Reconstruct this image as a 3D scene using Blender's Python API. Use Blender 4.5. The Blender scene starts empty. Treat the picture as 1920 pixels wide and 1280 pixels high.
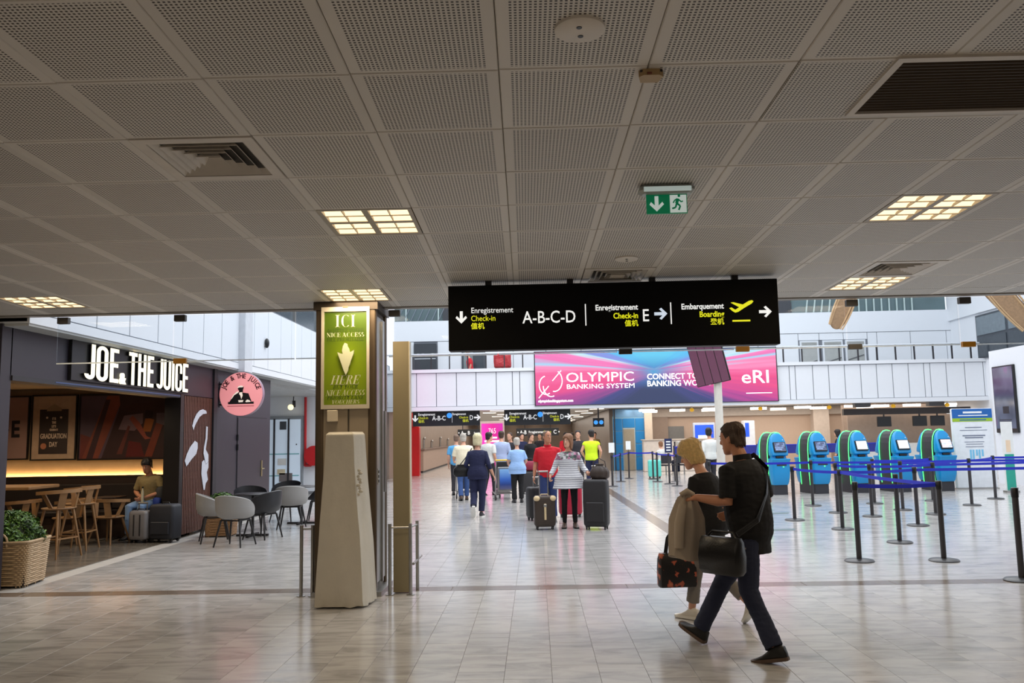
import bpy, math, random
import numpy as np
from mathutils import Vector, Matrix, Euler, noise
random.seed(7)
R = math.radians
scene = bpy.context.scene
COL = scene.collection

# ---------------------------------------------------------------- camera
F_PX, CAM_H = 1565.0, 1.65
_vy = np.array([1005 - 960, 815 - 640, F_PX]); _vy = _vy / np.linalg.norm(_vy)
_up = np.cross(_vy, np.array([1, -0.0187, 0.0])); _up /= np.linalg.norm(_up)
if _up[1] > 0: _up = -_up
_xx = np.cross(_vy, _up)
if _xx[0] < 0: _xx = -_xx
CM = np.stack([_xx, _vy, _up], 1)            # world -> (right, down, forward)
cam_d = bpy.data.cameras.new('camera')
cam_d.sensor_width = 36.0
cam_d.lens = 36.0 * F_PX / 1920
cam_d.clip_start = 0.05; cam_d.clip_end = 300
cam = bpy.data.objects.new('camera', cam_d); COL.objects.link(cam)
_r, _d, _f = CM[0], CM[1], CM[2]
cam.matrix_world = Matrix(((_r[0], -_d[0], -_f[0], 0), (_r[1], -_d[1], -_f[1], 0), (_r[2], -_d[2], -_f[2], CAM_H), (0, 0, 0, 1)))
scene.camera = cam

def ray(px, py):
    return CM.T @ np.array([(px - 960) / F_PX, (py - 640) / F_PX, 1.0])
def on(px, py, n, d):
    """point of the plane n.p = d seen at a pixel of the photograph"""
    r = ray(px, py); n = np.array(n, float); c = np.array([0, 0, CAM_H])
    t = (d - n @ c) / (n @ r); return Vector(c + t * r)
def G(px, py, z=0.0): return on(px, py, (0, 0, 1), z)
def atY(px, py, y): return on(px, py, (0, 1, 0), y)
def atX(px, py, x): return on(px, py, (1, 0, 0), x)
CSL, CH0 = 0.0255, 3.36
def CEIL(px, py): return on(px, py, (0, CSL, 1), CH0)
def cz(y): return CH0 - CSL * y

# ---------------------------------------------------------------- light and exposure
scene.view_settings.view_transform = 'Standard'
scene.view_settings.look = 'None'
scene.view_settings.gamma = 1.0
scene.view_settings.use_curve_mapping = False
scene.view_settings.exposure = 0.0
w = bpy.data.worlds.new('overcast_sky'); scene.world = w; w.use_nodes = True
bg = w.node_tree.nodes['Background']
bg.inputs[0].default_value = (0.90, 0.94, 1.0, 1); bg.inputs[1].default_value = 1.25
def area(name, loc, rot, sx, sy, power, col):
    l = bpy.data.lights.new(name, 'AREA'); l.shape = 'RECTANGLE'; l.size = sx; l.size_y = sy
    l.energy = power; l.color = col
    o = bpy.data.objects.new(name, l); o.location = loc; o.rotation_euler = rot; COL.objects.link(o); return o
area('skylight_daylight', (3.5, 21.5, 11.5), (0, 0, 0), 17, 21, 2600, (0.96, 0.98, 1.0))
for _x in (-4.5, -1.5, 1.5, 4.5):
    for _y in (-4.5, -2.0, 0.6): area('bay_fill_behind', (_x, _y, 3.3), (0, 0, 0), .6, .6, 15, (1.0, 0.84, 0.66))  # unseen warm fill lights added behind the camera to brighten the bay

# ---------------------------------------------------------------- materials
def lin(c):
    return tuple(((v / 255) / 12.92 if v / 255 <= 0.04045 else ((v / 255 + 0.055) / 1.055) ** 2.4) for v in c)
MATS = {}
def M(name, col=(200, 200, 200), rough=0.6, metal=0.0, emit=0.0, ecol=None, var=0.06, vscale=8.0, bump=0.0, bscale=60.0, coat=0.0, spec=0.5, trans=0.0):
    """procedural material: a base colour with fine noise in value and relief"""
    if name in MATS: return MATS[name]
    m = bpy.data.materials.new(name); m.use_nodes = True
    nt = m.node_tree; b = nt.nodes['Principled BSDF']
    c = lin(col)
    tc = nt.nodes.new('ShaderNodeTexCoord')
    if var:
        nz = nt.nodes.new('ShaderNodeTexNoise'); nz.inputs['Scale'].default_value = vscale; nz.inputs['Detail'].default_value = 4
        nt.links.new(tc.outputs['Object'], nz.inputs['Vector'])
        mx = nt.nodes.new('ShaderNodeMix'); mx.data_type = 'RGBA'
        mx.inputs[6].default_value = tuple(v * (1 - var * 2) for v in c) + (1,)
        mx.inputs[7].default_value = tuple(min(1, v * (1 + var * 2)) for v in c) + (1,)
        nt.links.new(nz.outputs[0], mx.inputs[0]); nt.links.new(mx.outputs[2], b.inputs['Base Color'])
    else:
        b.inputs['Base Color'].default_value = c + (1,)
    if bump:
        bn = nt.nodes.new('ShaderNodeTexNoise'); bn.inputs['Scale'].default_value = bscale
        nt.links.new(tc.outputs['Object'], bn.inputs['Vector'])
        bp = nt.nodes.new('ShaderNodeBump'); bp.inputs['Strength'].default_value = bump; bp.inputs['Distance'].default_value = 0.01
        nt.links.new(bn.outputs[0], bp.inputs['Height']); nt.links.new(bp.outputs[0], b.inputs['Normal'])
    b.inputs['Roughness'].default_value = rough; b.inputs['Metallic'].default_value = metal
    b.inputs['Specular IOR Level'].default_value = spec
    b.inputs['Coat Weight'].default_value = coat; b.inputs['Transmission Weight'].default_value = trans
    if emit:
        b.inputs['Emission Color'].default_value = lin(ecol or col) + (1,); b.inputs['Emission Strength'].default_value = emit
    MATS[name] = m; return m

def nodes_mat(name):
    m = bpy.data.materials.new(name); m.use_nodes = True
    MATS[name] = m
    return m, m.node_tree, m.node_tree.nodes['Principled BSDF'], m.node_tree.nodes.new, m.node_tree.links.new

def math_node(nt, op, a, b=None, c=None):
    n = nt.nodes.new('ShaderNodeMath'); n.operation = op
    for i, v in enumerate((a, b, c)):
        if v is None: continue
        if isinstance(v, (int, float)): n.inputs[i].default_value = v
        else: nt.links.new(v, n.inputs[i])
    return n.outputs[0]

def ramp(nt, fac, stops, interp='LINEAR'):
    r = nt.nodes.new('ShaderNodeValToRGB'); r.color_ramp.interpolation = interp
    e = r.color_ramp.elements
    while len(e) < len(stops): e.new(0.5)
    for el, (p, c) in zip(e, stops):
        el.position = p; el.color = (c if len(c) == 4 else tuple(lin(c)) + (1,))
    nt.links.new(fac, r.inputs[0]); return r.outputs[0]

def marble(name, base, vein, rough):
    m, nt, b, N, L = nodes_mat(name)
    geo = N('ShaderNodeNewGeometry'); oi = N('ShaderNodeObjectInfo')
    add = N('ShaderNodeVectorMath'); add.operation = 'ADD'
    sc = N('ShaderNodeVectorMath'); sc.operation = 'SCALE'; L(oi.outputs['Location'], sc.inputs[0]); sc.inputs['Scale'].default_value = 3.7
    L(geo.outputs['Position'], add.inputs[0]); L(sc.outputs[0], add.inputs[1])
    mp = N('ShaderNodeMapping'); mp.inputs['Scale'].default_value = (1.2, 4.0, 1.0); mp.inputs['Rotation'].default_value = (0, 0, 0.25)
    L(add.outputs[0], mp.inputs['Vector'])
    n1 = N('ShaderNodeTexNoise'); n1.inputs['Scale'].default_value = 1.6; n1.inputs['Detail'].default_value = 8; n1.inputs['Roughness'].default_value = 0.62; n1.inputs['Distortion'].default_value = 0.8
    L(mp.outputs[0], n1.inputs['Vector'])
    col = ramp(nt, n1.outputs[0], [(0.30, vein), (0.46, tuple((a * 2 + c) / 3 for a, c in zip(base, vein))), (0.56, base), (0.75, tuple(min(255, v + 6) for v in base))])
    hs = N('ShaderNodeHueSaturation'); L(col, hs.inputs['Color'])
    v = math_node(nt, 'MULTIPLY_ADD', oi.outputs['Random'], 0.14, 0.93); L(v, hs.inputs['Value'])
    L(hs.outputs[0], b.inputs['Base Color'])
    rv = math_node(nt, 'MULTIPLY_ADD', n1.outputs[0], 0.10, rough - 0.05); L(rv, b.inputs['Roughness'])
    b.inputs['Specular IOR Level'].default_value = 0.55
    return m

def glass(name, tint=(0.95, 0.98, 0.97), refl=0.10, rough=0.02):
    m = bpy.data.materials.new(name); m.use_nodes = True; nt = m.node_tree
    out = nt.nodes['Material Output']; nt.nodes.remove(nt.nodes['Principled BSDF'])
    t = nt.nodes.new('ShaderNodeBsdfTransparent'); t.inputs[0].default_value = tint + (1,)
    g = nt.nodes.new('ShaderNodeBsdfGlossy'); g.inputs['Roughness'].default_value = rough
    fr = nt.nodes.new('ShaderNodeFresnel'); fr.inputs[0].default_value = 1.45
    mx = nt.nodes.new('ShaderNodeMixShader')
    nt.links.new(math_node(nt, 'MULTIPLY', fr.outputs[0], refl * 10), mx.inputs[0])
    nt.links.new(t.outputs[0], mx.inputs[1]); nt.links.new(g.outputs[0], mx.inputs[2]); nt.links.new(mx.outputs[0], out.inputs[0])
    MATS[name] = m; return m

# ---------------------------------------------------------------- mesh helpers
class MB:
    """collects closed solids; build() links them as ONE mesh object"""
    def __init__(s): s.v = []; s.f = []
    def add(s, vs, fs, mat=None):
        o = len(s.v)
        s.v += [tuple(mat @ Vector(p)) if mat is not None else tuple(p) for p in vs]
        s.f += [tuple(i + o for i in f) for f in fs]; return s
    def box(s, a, b, mat=None):
        (x0, y0, z0), (x1, y1, z1) = a, b
        return s.add([(x0, y0, z0), (x1, y0, z0), (x1, y1, z0), (x0, y1, z0), (x0, y0, z1), (x1, y0, z1), (x1, y1, z1), (x0, y1, z1)],
                     [(3, 2, 1, 0), (4, 5, 6, 7), (0, 1, 5, 4), (1, 2, 6, 5), (2, 3, 7, 6), (3, 0, 4, 7)], mat)
    def cbox(s, c, d, mat=None):
        return s.box([c[i] - d[i] / 2 for i in range(3)], [c[i] + d[i] / 2 for i in range(3)], mat)
    def bbox(s, a, b, r=0.01, mat=None):
        """box with chamfered edges"""
        (x0, y0, z0), (x1, y1, z1) = a, b
        pts = []
        for z, k in ((z0, r), (z0 + r, 0), (z1 - r, 0), (z1, r)):
            xa, xb, ya, yb = x0 + k, x1 - k, y0 + k, y1 - k
            pts += [(xa + r, ya, z), (xb - r, ya, z), (xb, ya + r, z), (xb, yb - r, z), (xb - r, yb, z), (xa + r, yb, z), (xa, yb - r, z), (xa, ya + r, z)]
        fs = [tuple(range(7, -1, -1)), tuple(range(24, 32))]
        for k in range(3):
            for i in range(8):
                j = (i + 1) % 8; fs.append((k * 8 + i, k * 8 + j, k * 8 + 8 + j, k * 8 + 8 + i))
        return s.add(pts, fs, mat)
    def prism(s, poly, z0, z1, mat=None):
        """poly (x, y) counter-clockwise, extruded along z"""
        n = len(poly)
        ar = sum(poly[i][0] * poly[(i + 1) % n][1] - poly[(i + 1) % n][0] * poly[i][1] for i in range(n))
        if ar < 0: poly = poly[::-1]
        vs = [(x, y, z0) for x, y in poly] + [(x, y, z1) for x, y in poly]
        return s.add(vs, [tuple(range(n - 1, -1, -1)), tuple(range(n, 2 * n))] + [(i, (i + 1) % n, n + (i + 1) % n, n + i) for i in range(n)], mat)
    def rings(s, rings, cap=True, mat=None, closed=False):
        n = len(rings[0]); vs = [p for r in rings for p in r]; fs = []
        K = len(rings)
        for k in range(K if closed else K - 1):
            for i in range(n):
                j = (i + 1) % n; a, b = k * n, ((k + 1) % K) * n
                fs.append((a + i, a + j, b + j, b + i))
        if cap and not closed: fs += [tuple(range(n - 1, -1, -1)), tuple(range((K - 1) * n, K * n))]
        return s.add(vs, fs, mat)
    def tube(s, path, r, n=8, mat=None, side=None, caps=True):
        """loft circles (or ellipses: r gives (a, b)) along a path"""
        P = [Vector(p) for p in path]; rs = r if isinstance(r, (list,)) else [r] * len(P)
        rings = []; ref = Vector(side) if side else None
        for i, p in enumerate(P):
            t = (P[min(i + 1, len(P) - 1)] - P[max(i - 1, 0)])
            if t.length < 1e-9: t = Vector((0, 0, 1))
            t.normalize()
            if ref is None: ref = Vector((1, 0, 0)) if abs(t.x) < 0.8 else Vector((0, 1, 0))
            u = ref - t * ref.dot(t)
            if u.length < 1e-4: u = t.orthogonal()
            u.normalize(); ref = u if not side else Vector(side)
            w_ = t.cross(u)
            a, b = rs[i] if isinstance(rs[i], tuple) else (rs[i], rs[i])
            rings.append([p + u * (a * math.cos(q)) + w_ * (b * math.sin(q)) for q in (2 * math.pi * k / n for k in range(n))])
        return s.rings(rings, caps, mat)
    def bar(s, p, q, w_, h_, mat=None, up=(0, 0, 1)):
        """rectangular bar from p to q"""
        p, q = Vector(p), Vector(q); t = (q - p).normalized(); upv = Vector(up)
        u = t.cross(upv)
        if u.length < 1e-4: u = t.orthogonal()
        u.normalize(); v = u.cross(t)
        return s.rings([[c + u * (a * w_ / 2) + v * (b * h_ / 2) for a, b in ((-1, -1), (1, -1), (1, 1), (-1, 1))] for c in (p, q)], True, mat)
    def lathe(s, prof, n=24, mat=None):
        return s.rings([[(r * math.cos(2 * math.pi * k / n), r * math.sin(2 * math.pi * k / n), z) for k in range(n)] for r, z in prof], True, mat)
    def ball(s, c, r, n=12, m=8, mat=None):
        rx, ry, rz = r if isinstance(r, tuple) else (r, r, r)
        rr = []
        for k in range(1, m):
            a = -math.pi / 2 + math.pi * k / m
            rr.append([(c[0] + rx * math.cos(a) * math.cos(2 * math.pi * i / n), c[1] + ry * math.cos(a) * math.sin(2 * math.pi * i / n), c[2] + rz * math.sin(a)) for i in range(n)])
        return s.rings(rr, True, mat)
    def build(s, name, mat, parent=None, smooth=False, loc=None, rot=None):
        me = bpy.data.meshes.new(name); me.from_pydata(s.v, [], s.f); me.validate(); me.update()
        if smooth: smooth_mesh(me)
        if mat: me.materials.append(mat)
        return link(name, me, parent, loc, rot)

def smooth_mesh(me, ang=50):
    me.polygons.foreach_set('use_smooth', [True] * len(me.polygons))
    try: me.set_sharp_from_angle(angle=R(ang))
    except Exception: pass

def link(name, me, parent=None, loc=None, rot=None):
    o = bpy.data.objects.new(name, me); COL.objects.link(o)
    if parent: o.parent = parent
    if loc is not None: o.location = loc
    if rot is not None: o.rotation_euler = rot
    return o
def tag(o, label=None, cat=None, group=None, kind=None):
    if label: o['label'] = label
    if cat: o['category'] = cat
    if group: o['group'] = group
    if kind: o['kind'] = kind
    return o
def thing(name, label, cat, loc=(0, 0, 0), rz=0.0, group=None, rot=None):
    o = bpy.data.objects.new(name, None); COL.objects.link(o); o.empty_display_size = 0.1
    o.location = loc; o.rotation_euler = rot or (0, 0, rz)
    return tag(o, label, cat, group)
def kids(o): return [c for c in bpy.data.objects if c.parent == o]
def copy_tree(o, parent=None):
    c = o.copy(); COL.objects.link(c)
    if parent: c.parent = parent
    for k in KIDS.get(o.name, []) if False else list(o.children): copy_tree(k, c)
    return c
def dup(o, loc, rz, label, group=None, rot=None):
    c = copy_tree(o); c.location = loc; c.rotation_euler = rot or (0, 0, rz); c['label'] = label
    if group: c['group'] = group
    return c
KIDS = {}
def struct(name, mb, mat, parent=None, smooth=False):
    return tag(mb.build(name, mat, parent, smooth), kind='structure')

def text(body, size, mat, parent, mtx, name='lettering', align='LEFT', xs=1.0, bold=0.0, shear=0.0, depth=0.002, space=1.0, width=None):
    """lettering as mesh; mtx places the text plane (x right, y up, z out)"""
    cu = bpy.data.curves.new(name, 'FONT'); cu.body = body; cu.size = size; cu.align_x = align
    cu.offset = bold; cu.shear = shear; cu.extrude = depth; cu.space_character = space; cu.resolution_u = 3
    ob = bpy.data.objects.new(name, cu); COL.objects.link(ob)
    bpy.context.view_layer.update()
    dg = bpy.context.evaluated_depsgraph_get()
    me = bpy.data.meshes.new_from_object(ob.evaluated_get(dg)); me.name = name
    bpy.data.objects.remove(ob); bpy.data.curves.remove(cu)
    if width:
        xsv = [v.co.x for v in me.vertices]; w0 = max(xsv) - min(xsv) if xsv else 1; xs = width / w0
        if align == 'LEFT':
            mn = min(xsv) if xsv else 0
            me.transform(Matrix.Translation((-mn, 0, 0)))
    me.transform(mtx @ Matrix.Diagonal((xs, 1, 1, 1)))
    me.materials.clear(); me.materials.append(mat)
    return link(name, me, parent)
def face_mtx(o, right, up):
    """plane with origin o, x axis right, y axis up"""
    r = Vector(right).normalized(); u = Vector(up).normalized(); n = r.cross(u)
    return Matrix(((r.x, u.x, n.x, o[0]), (r.y, u.y, n.y, o[1]), (r.z, u.z, n.z, o[2]), (0, 0, 0, 1)))
FRONT = ((1, 0, 0), (0, 0, 1))         # text seen from the camera side (facing -Y)
def fm(x, y, z): return face_mtx((x, y, z), *FRONT)
def remesh(mb, name, mat, parent, vox, smooth_it=4, wrinkle=0.0, wscale=0.12):
    """fuses overlapping closed lofts into one continuous skin"""
    me = bpy.data.meshes.new(name); me.from_pydata(mb.v, [], mb.f); me.update()
    o = bpy.data.objects.new(name, me); COL.objects.link(o)
    r = o.modifiers.new('r', 'REMESH'); r.mode = 'VOXEL'; r.voxel_size = vox; r.use_smooth_shade = True
    if smooth_it:
        s_ = o.modifiers.new('s', 'SMOOTH'); s_.factor = 0.5; s_.iterations = smooth_it
    bpy.context.view_layer.update()
    dg = bpy.context.evaluated_depsgraph_get()
    m2 = bpy.data.meshes.new_from_object(o.evaluated_get(dg)); m2.name = name
    bpy.data.objects.remove(o); bpy.data.meshes.remove(me)
    if wrinkle:
        n = len(m2.vertices); co = np.empty(n * 3, np.float32); no = np.empty(n * 3, np.float32)
        m2.vertices.foreach_get('co', co); m2.vertex_normals.foreach_get('vector', no)
        co = co.reshape(-1, 3); no = no.reshape(-1, 3)
        d = np.array([noise.noise(Vector((p[0] / wscale, p[1] / wscale, p[2] / wscale * 0.6))) + 0.5 * noise.noise(Vector((p[0], p[1], p[2] * 2.2)) / (wscale * 0.4)) for p in co], np.float32)
        co += no * (d * wrinkle)[:, None]; m2.vertices.foreach_set('co', co.ravel()); m2.update()
    m2.polygons.foreach_set('use_smooth', [True] * len(m2.polygons))
    m2.materials.clear(); m2.materials.append(mat)
    return link(name, m2, parent)
# ================================================================ SETTING
m_tile_near = marble('marble_floor', (188, 185, 182), (150, 148, 146), 0.16)
m_band = marble('brown_stone', (118, 104, 92), (92, 80, 70), 0.2)
m_grout = M('floor_grout', (172, 168, 163), 0.6)
m_white = M('white_wall_panel', (222, 226, 232), 0.45, var=0.01)
m_cool = M('white_wall_paint', (232, 235, 240), 0.6, var=0.015)
m_joint = M('panel_joint_grey', (120, 124, 132), 0.7)  # even grey of the backing between the wall panels
m_beige = M('beige_wall_paint', (196, 172, 152), 0.6, var=0.02)
m_soff = M('soffit_paint', (190, 186, 180), 0.6, var=0.02)
m_dark = M('dark_charcoal_paint', (38, 36, 42), 0.5)
m_purple = M('aubergine_lacquer', (42, 38, 48), 0.4, var=0.04)
m_black = M('black_plastic', (18, 18, 20), 0.4)
m_glass = glass('clear_glass', (0.94, 0.96, 0.975), 0.014)
m_steel = M('brushed_steel', (170, 168, 165), 0.3, 0.9)
m_ceilback = M('ceiling_void', (70, 66, 60), 0.8)
m_grey = M('grey_wall', (150, 146, 140), 0.7)

# floor: dark grout bed with separate marble tiles
floor = struct('floor', MB().box((-14, -8, -0.12), (20, 106, -0.008)), m_grout)
def tile_mesh(name, dx, dy, mat):
    g = 0.0011
    b = MB(); b.bbox((-dx / 2 + g, -dy / 2 + g, -0.012), (dx / 2 - g, dy / 2 - g, 0.0), 0.0007)
    me = bpy.data.meshes.new(name); me.from_pydata(b.v, [], b.f); me.update(); me.materials.append(mat); return me
TX, TY = 0.33, 0.66
tm = tile_mesh('floor_tile', TX, TY, m_tile_near)
rest = MB(); n_t = 0
def put_tile(x, y, part):
    global n_t
    if part and n_t < 290: link('floor_tile', tm, floor, (x, y, 0)); n_t += 1
    else: rest.bbox((x - TX / 2 + .0011, y - TY / 2 + .0011, -0.012), (x + TX / 2 - .0011, y + TY / 2 - .0011, 0.0), 0.0007)
def column_shift(i): return TY / 2 if (i // 2) % 2 else 0.0
for i in range(-36, 34):                              # foreground bay
    x = -0.42 + TX * i
    for j in range(-1, 10):
        y = 9.2 - TY * (j + 0.5) - column_shift(i)
        if y + TY / 2 > 9.202 + TY / 2: continue
        if y + TY / 2 > 9.202:                        # cut tile along the border stones
            rest.bbox((x - TX / 2 + .0011, y - TY / 2 + .0011, -0.012), (x + TX / 2 - .0011, 9.199, 0.0), 0.0007); continue
        put_tile(x, y, -0.62 * y < x - .15 < 0.62 * y and 4.0 < y)
for i in range(-30, 46):                              # atrium
    x = -0.42 + TX * i
    for j in range(37):
        y = 9.46 + TY * (j + 0.5) - column_shift(i)
        if x - TX / 2 < -6.151 and y < 19.2: continue
        if y - TY / 2 < 9.45: rest.bbox((x - TX / 2 + .0011, 9.461, -0.012), (x + TX / 2 - .0011, y + TY / 2 - .0011, 0.0), 0.0007); continue
        put_tile(x, y, False)
t_ = tag(rest.build('far_floor_tiles', m_tile_near, floor), kind='stuff')
struct('floor_edge', MB().box((-14, -8, -0.012), (18, 9.2 - TY * 10 + .4, -0.004)), m_tile_near, floor)
struct('floor_beyond', MB().box((-14, 9.46 + TY * 36, -0.012), (19, 105, -0.003)), m_tile_near, floor)
struct('floor_side', MB().box((15, 9.46, -0.012), (19, 9.46 + TY * 36, -0.0005)), m_tile_near, floor)
# brown border band, stone by stone
for i in range(-8, 9):
    b = MB(); b.bbox((i * 0.95 + 0.003, 9.204, -0.012), (i * 0.95 + 0.947, 9.456, 0.0), 0.0012); b.build('border_stone', m_band, floor)
# brown border running away on the right of the walkway
p0, p1 = G(1253, 991), G(1128, 911)
dv = (p1 - p0).normalized(); nv = Vector((dv.y, -dv.x, 0)); st = p0 - dv * ((p0.y - 9.6) / dv.y)
for k in range(22):
    q0, q1 = st + dv * (k * 1.0 + .003), st + dv * (k * 1.0 + .997)
    b = MB(); b.prism([tuple((q0 - nv * .13)[:2]), tuple((q0 + nv * .13)[:2]), tuple((q1 + nv * .13)[:2]), tuple((q1 - nv * .13)[:2])], -0.012, 0.0012); b.build('border_stone', m_band, floor)
m_darkfloor = marble('cafe_stone_floor', (110, 102, 92), (80, 74, 66), 0.22)
for j in range(9):
    for i in range(7):
        x0, y0 = -6.15 - 0.6 * (i + 1), 9.5 + 0.66 * j
        if y0 > 15.2: continue
        b = MB(); b.bbox((x0 + .002, y0 + .002, -0.012), (x0 + .598, min(y0 + .658, 15.25), 0.001), 0.0012); b.build('cafe_floor_tile', m_darkfloor, floor)

# ---- ceiling of the foreground bay: perforated metal panels under a dark void
ceiling = struct('ceiling', MB().add([(-13, -8, cz(-8) + .03), (11, -8, cz(-8) + .03), (11, 9.4, cz(9.4) + .03), (-13, 9.4, cz(9.4) + .03),
                                      (-13, -8, cz(-8) + .3), (11, -8, cz(-8) + .3), (11, 9.4, cz(9.4) + .3), (-13, 9.4, cz(9.4) + .3)],
                                     [(3, 2, 1, 0), (4, 5, 6, 7), (0, 1, 5, 4), (1, 2, 6, 5), (2, 3, 7, 6), (3, 0, 4, 7)]), m_ceilback)
PX, PY = 0.667, 0.675
def perf_mat():
    m, nt, b, N, L = nodes_mat('perforated_ceiling_metal')
    tc = N('ShaderNodeTexCoord'); sp = N('ShaderNodeSeparateXYZ'); L(tc.outputs['Object'], sp.inputs[0])
    P_ = 0.0195
    def cell(o):
        f = math_node(nt, 'FRACT', math_node(nt, 'MULTIPLY_ADD', o, 1 / P_, 100.5)); return math_node(nt, 'ABSOLUTE', math_node(nt, 'SUBTRACT', f, 0.5))
    cx, cy = cell(sp.outputs[0]), cell(sp.outputs[1])
    hx = math_node(nt, 'LESS_THAN', cx, 0.27); hy = math_node(nt, 'LESS_THAN', cy, 0.27)
    mx_ = math_node(nt, 'LESS_THAN', math_node(nt, 'ABSOLUTE', sp.outputs[0]), 0.2825); my_ = math_node(nt, 'LESS_THAN', math_node(nt, 'ABSOLUTE', sp.outputs[1]), 0.3120)
    h = math_node(nt, 'MULTIPLY', math_node(nt, 'MULTIPLY', hx, hy), math_node(nt, 'MULTIPLY', mx_, my_))
    low = math_node(nt, 'LESS_THAN', sp.outputs[2], 0.004); h = math_node(nt, 'MULTIPLY', h, low)
    oi = N('ShaderNodeObjectInfo')
    mix = N('ShaderNodeMix'); mix.data_type = 'RGBA'; L(h, mix.inputs[0])
    base = ramp(nt, oi.outputs['Random'], [(0, (214, 208, 200)), (1, (224, 218, 210))]); L(base, mix.inputs[6])
    mix.inputs[7].default_value = lin((58, 50, 42)) + (1,)
    L(mix.outputs[2], b.inputs['Base Color']); b.inputs['Roughness'].default_value = 0.55
    return m
m_perf = perf_mat()
m_panel = M('ceiling_panel_metal', (204, 198, 190), 0.5, var=0.02)
pb = MB()
hx_, hy_ = PX / 2 - 0.0015, PY / 2 - 0.003
pb.rings([[(-a, -b_, z), (a, -b_, z), (a, b_, z), (-a, b_, z)] for a, b_, z in ((hx_ - .004, hy_ - .004, 0.0), (hx_, hy_, 0.006), (hx_, hy_, 0.028))])
pm = bpy.data.meshes.new('ceiling_panel'); pm.from_pydata(pb.v, [], pb.f); pm.update(); pm.materials.append(m_perf)
YAW = 0.0128
def grid(i, j):
    """centre of ceiling module (i, j)"""
    y = 3.56 + PY * (j + 0.5); x = -0.15 + PX * (i + 0.5) - YAW * (y - 5.0); return x, y
LIGHTS = [(-2, 3), (4, 3), (-3, 7), (-8, 7), (5, 7)]
VENTS = [(-3, 1), (5, 6), (1, 6)]
GRILLE = [(3, 0), (2, 0), (4, 0)]
for j in range(-3, 9):
    for i in range(-12, 11):
        if (i, j) in LIGHTS or (i, j) in VENTS: continue
        if (i, j) in ((2, 0), (3, 0), (4, 0)): continue
        x, y = grid(i, j)
        if y + PY / 2 > 9.42: continue
        if -2.5 < x < -1.5 and y > 9.0 and False: continue
        link('ceiling_panel', pm, ceiling, (x, y, cz(y)), (-CSL, 0, YAW + random.uniform(-.0006, .0006)))
pe = MB(); pe.rings([[(-a, -b_, z), (a, -b_, z), (a, b_, z), (-a, b_, z)] for a, b_, z in ((hx_ - .004, .172, 0.0), (hx_, .176, 0.006), (hx_, .176, 0.028))])
pem = bpy.data.meshes.new('ceiling_panel'); pem.from_pydata(pe.v, [], pe.f); pem.update(); pem.materials.append(m_perf)
for i in range(-12, 11): x = grid(i, 8)[0]; link('ceiling_panel', pem, ceiling, (x, 9.14, cz(9.14)), (-CSL, 0, YAW))
struct('trim_1', MB().add([(-13, 9.32, cz(9.32) - .012), (11, 9.32, cz(9.32) - .012), (11, 9.42, cz(9.42) - .012), (-13, 9.42, cz(9.42) - .012),
                           (-13, 9.32, 3.55), (11, 9.32, 3.55), (11, 9.42, 3.55), (-13, 9.42, 3.55)],
                          [(3, 2, 1, 0), (4, 5, 6, 7), (0, 1, 5, 4), (1, 2, 6, 5), (2, 3, 7, 6), (3, 0, 4, 7)]), M('edge_trim_bronze', (150, 142, 132), 0.5))
# storey above the bay (its edge faces the atrium)
struct('wall_above', MB().box((-13, 9.2, 3.56), (18, 9.42, 6.6)), m_cool)
# walls closing the foreground bay
struct('wall_left', MB().box((-9.3, -8, 0), (-9.0, 9.5, 3.7)), m_grey)
struct('wall_right', MB().box((9.5, -8, 0), (9.8, 9.4, 3.7)), m_grey)
struct('wall_back', MB().box((-9, -8.2, 0), (9.5, -8.0, 3.7)), m_grey)

# ---- glass smoke curtain along the ceiling edge
for k, (xa, xb) in enumerate([(-5.52, -4.17), (-4.15, -2.75), (-2.73, -2.42), (-1.66, -0.42), (-0.40, 0.94), (0.96, 2.26), (2.28, 3.52), (3.54, 4.78), (4.80, 6.1)]):
    gb = thing('glass_curtain_pane', 'clear hanging glass pane under the ceiling edge, %s' % ['at the cafe corner', 'second from the cafe', 'left of the poster column', 'narrow one touching the column', 'right of the column', 'behind the black sign, left', 'behind the black sign, right', 'right of the black sign', 'at the right picture edge'][k], 'glass pane', ((xa + xb) / 2, 9.46, 2.57), group='glass smoke curtain')
    L_ = (xb - xa) / 2
    MB().box((-L_, -0.005, 0), (L_, 0.005, 0.53)).build('pane', m_glass, gb)
    MB().box((-L_, -0.007, -0.008), (L_, 0.007, 0.006)).build('edge_strip', M('glass_edge', (235, 240, 242), 0.3, emit=.0, trans=.6), gb)
    if k not in (2,):
        MB().bbox((-L_, -0.03, 0.46), (-L_ + 0.13, 0.03, 0.535), 0.004).build('clip', M('dark_clip', (62, 58, 54), 0.5), gb)
        if k in (1, 5, 6, 7, 8): MB().bbox((-L_, -0.022, -0.03), (-L_ + 0.15, 0.022, 0.03), 0.004).build('edge_tag', M('amber_tag', (172, 118, 24), 0.4) if k != 7 and k != 5 else M('dark_clip'), gb)

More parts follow.
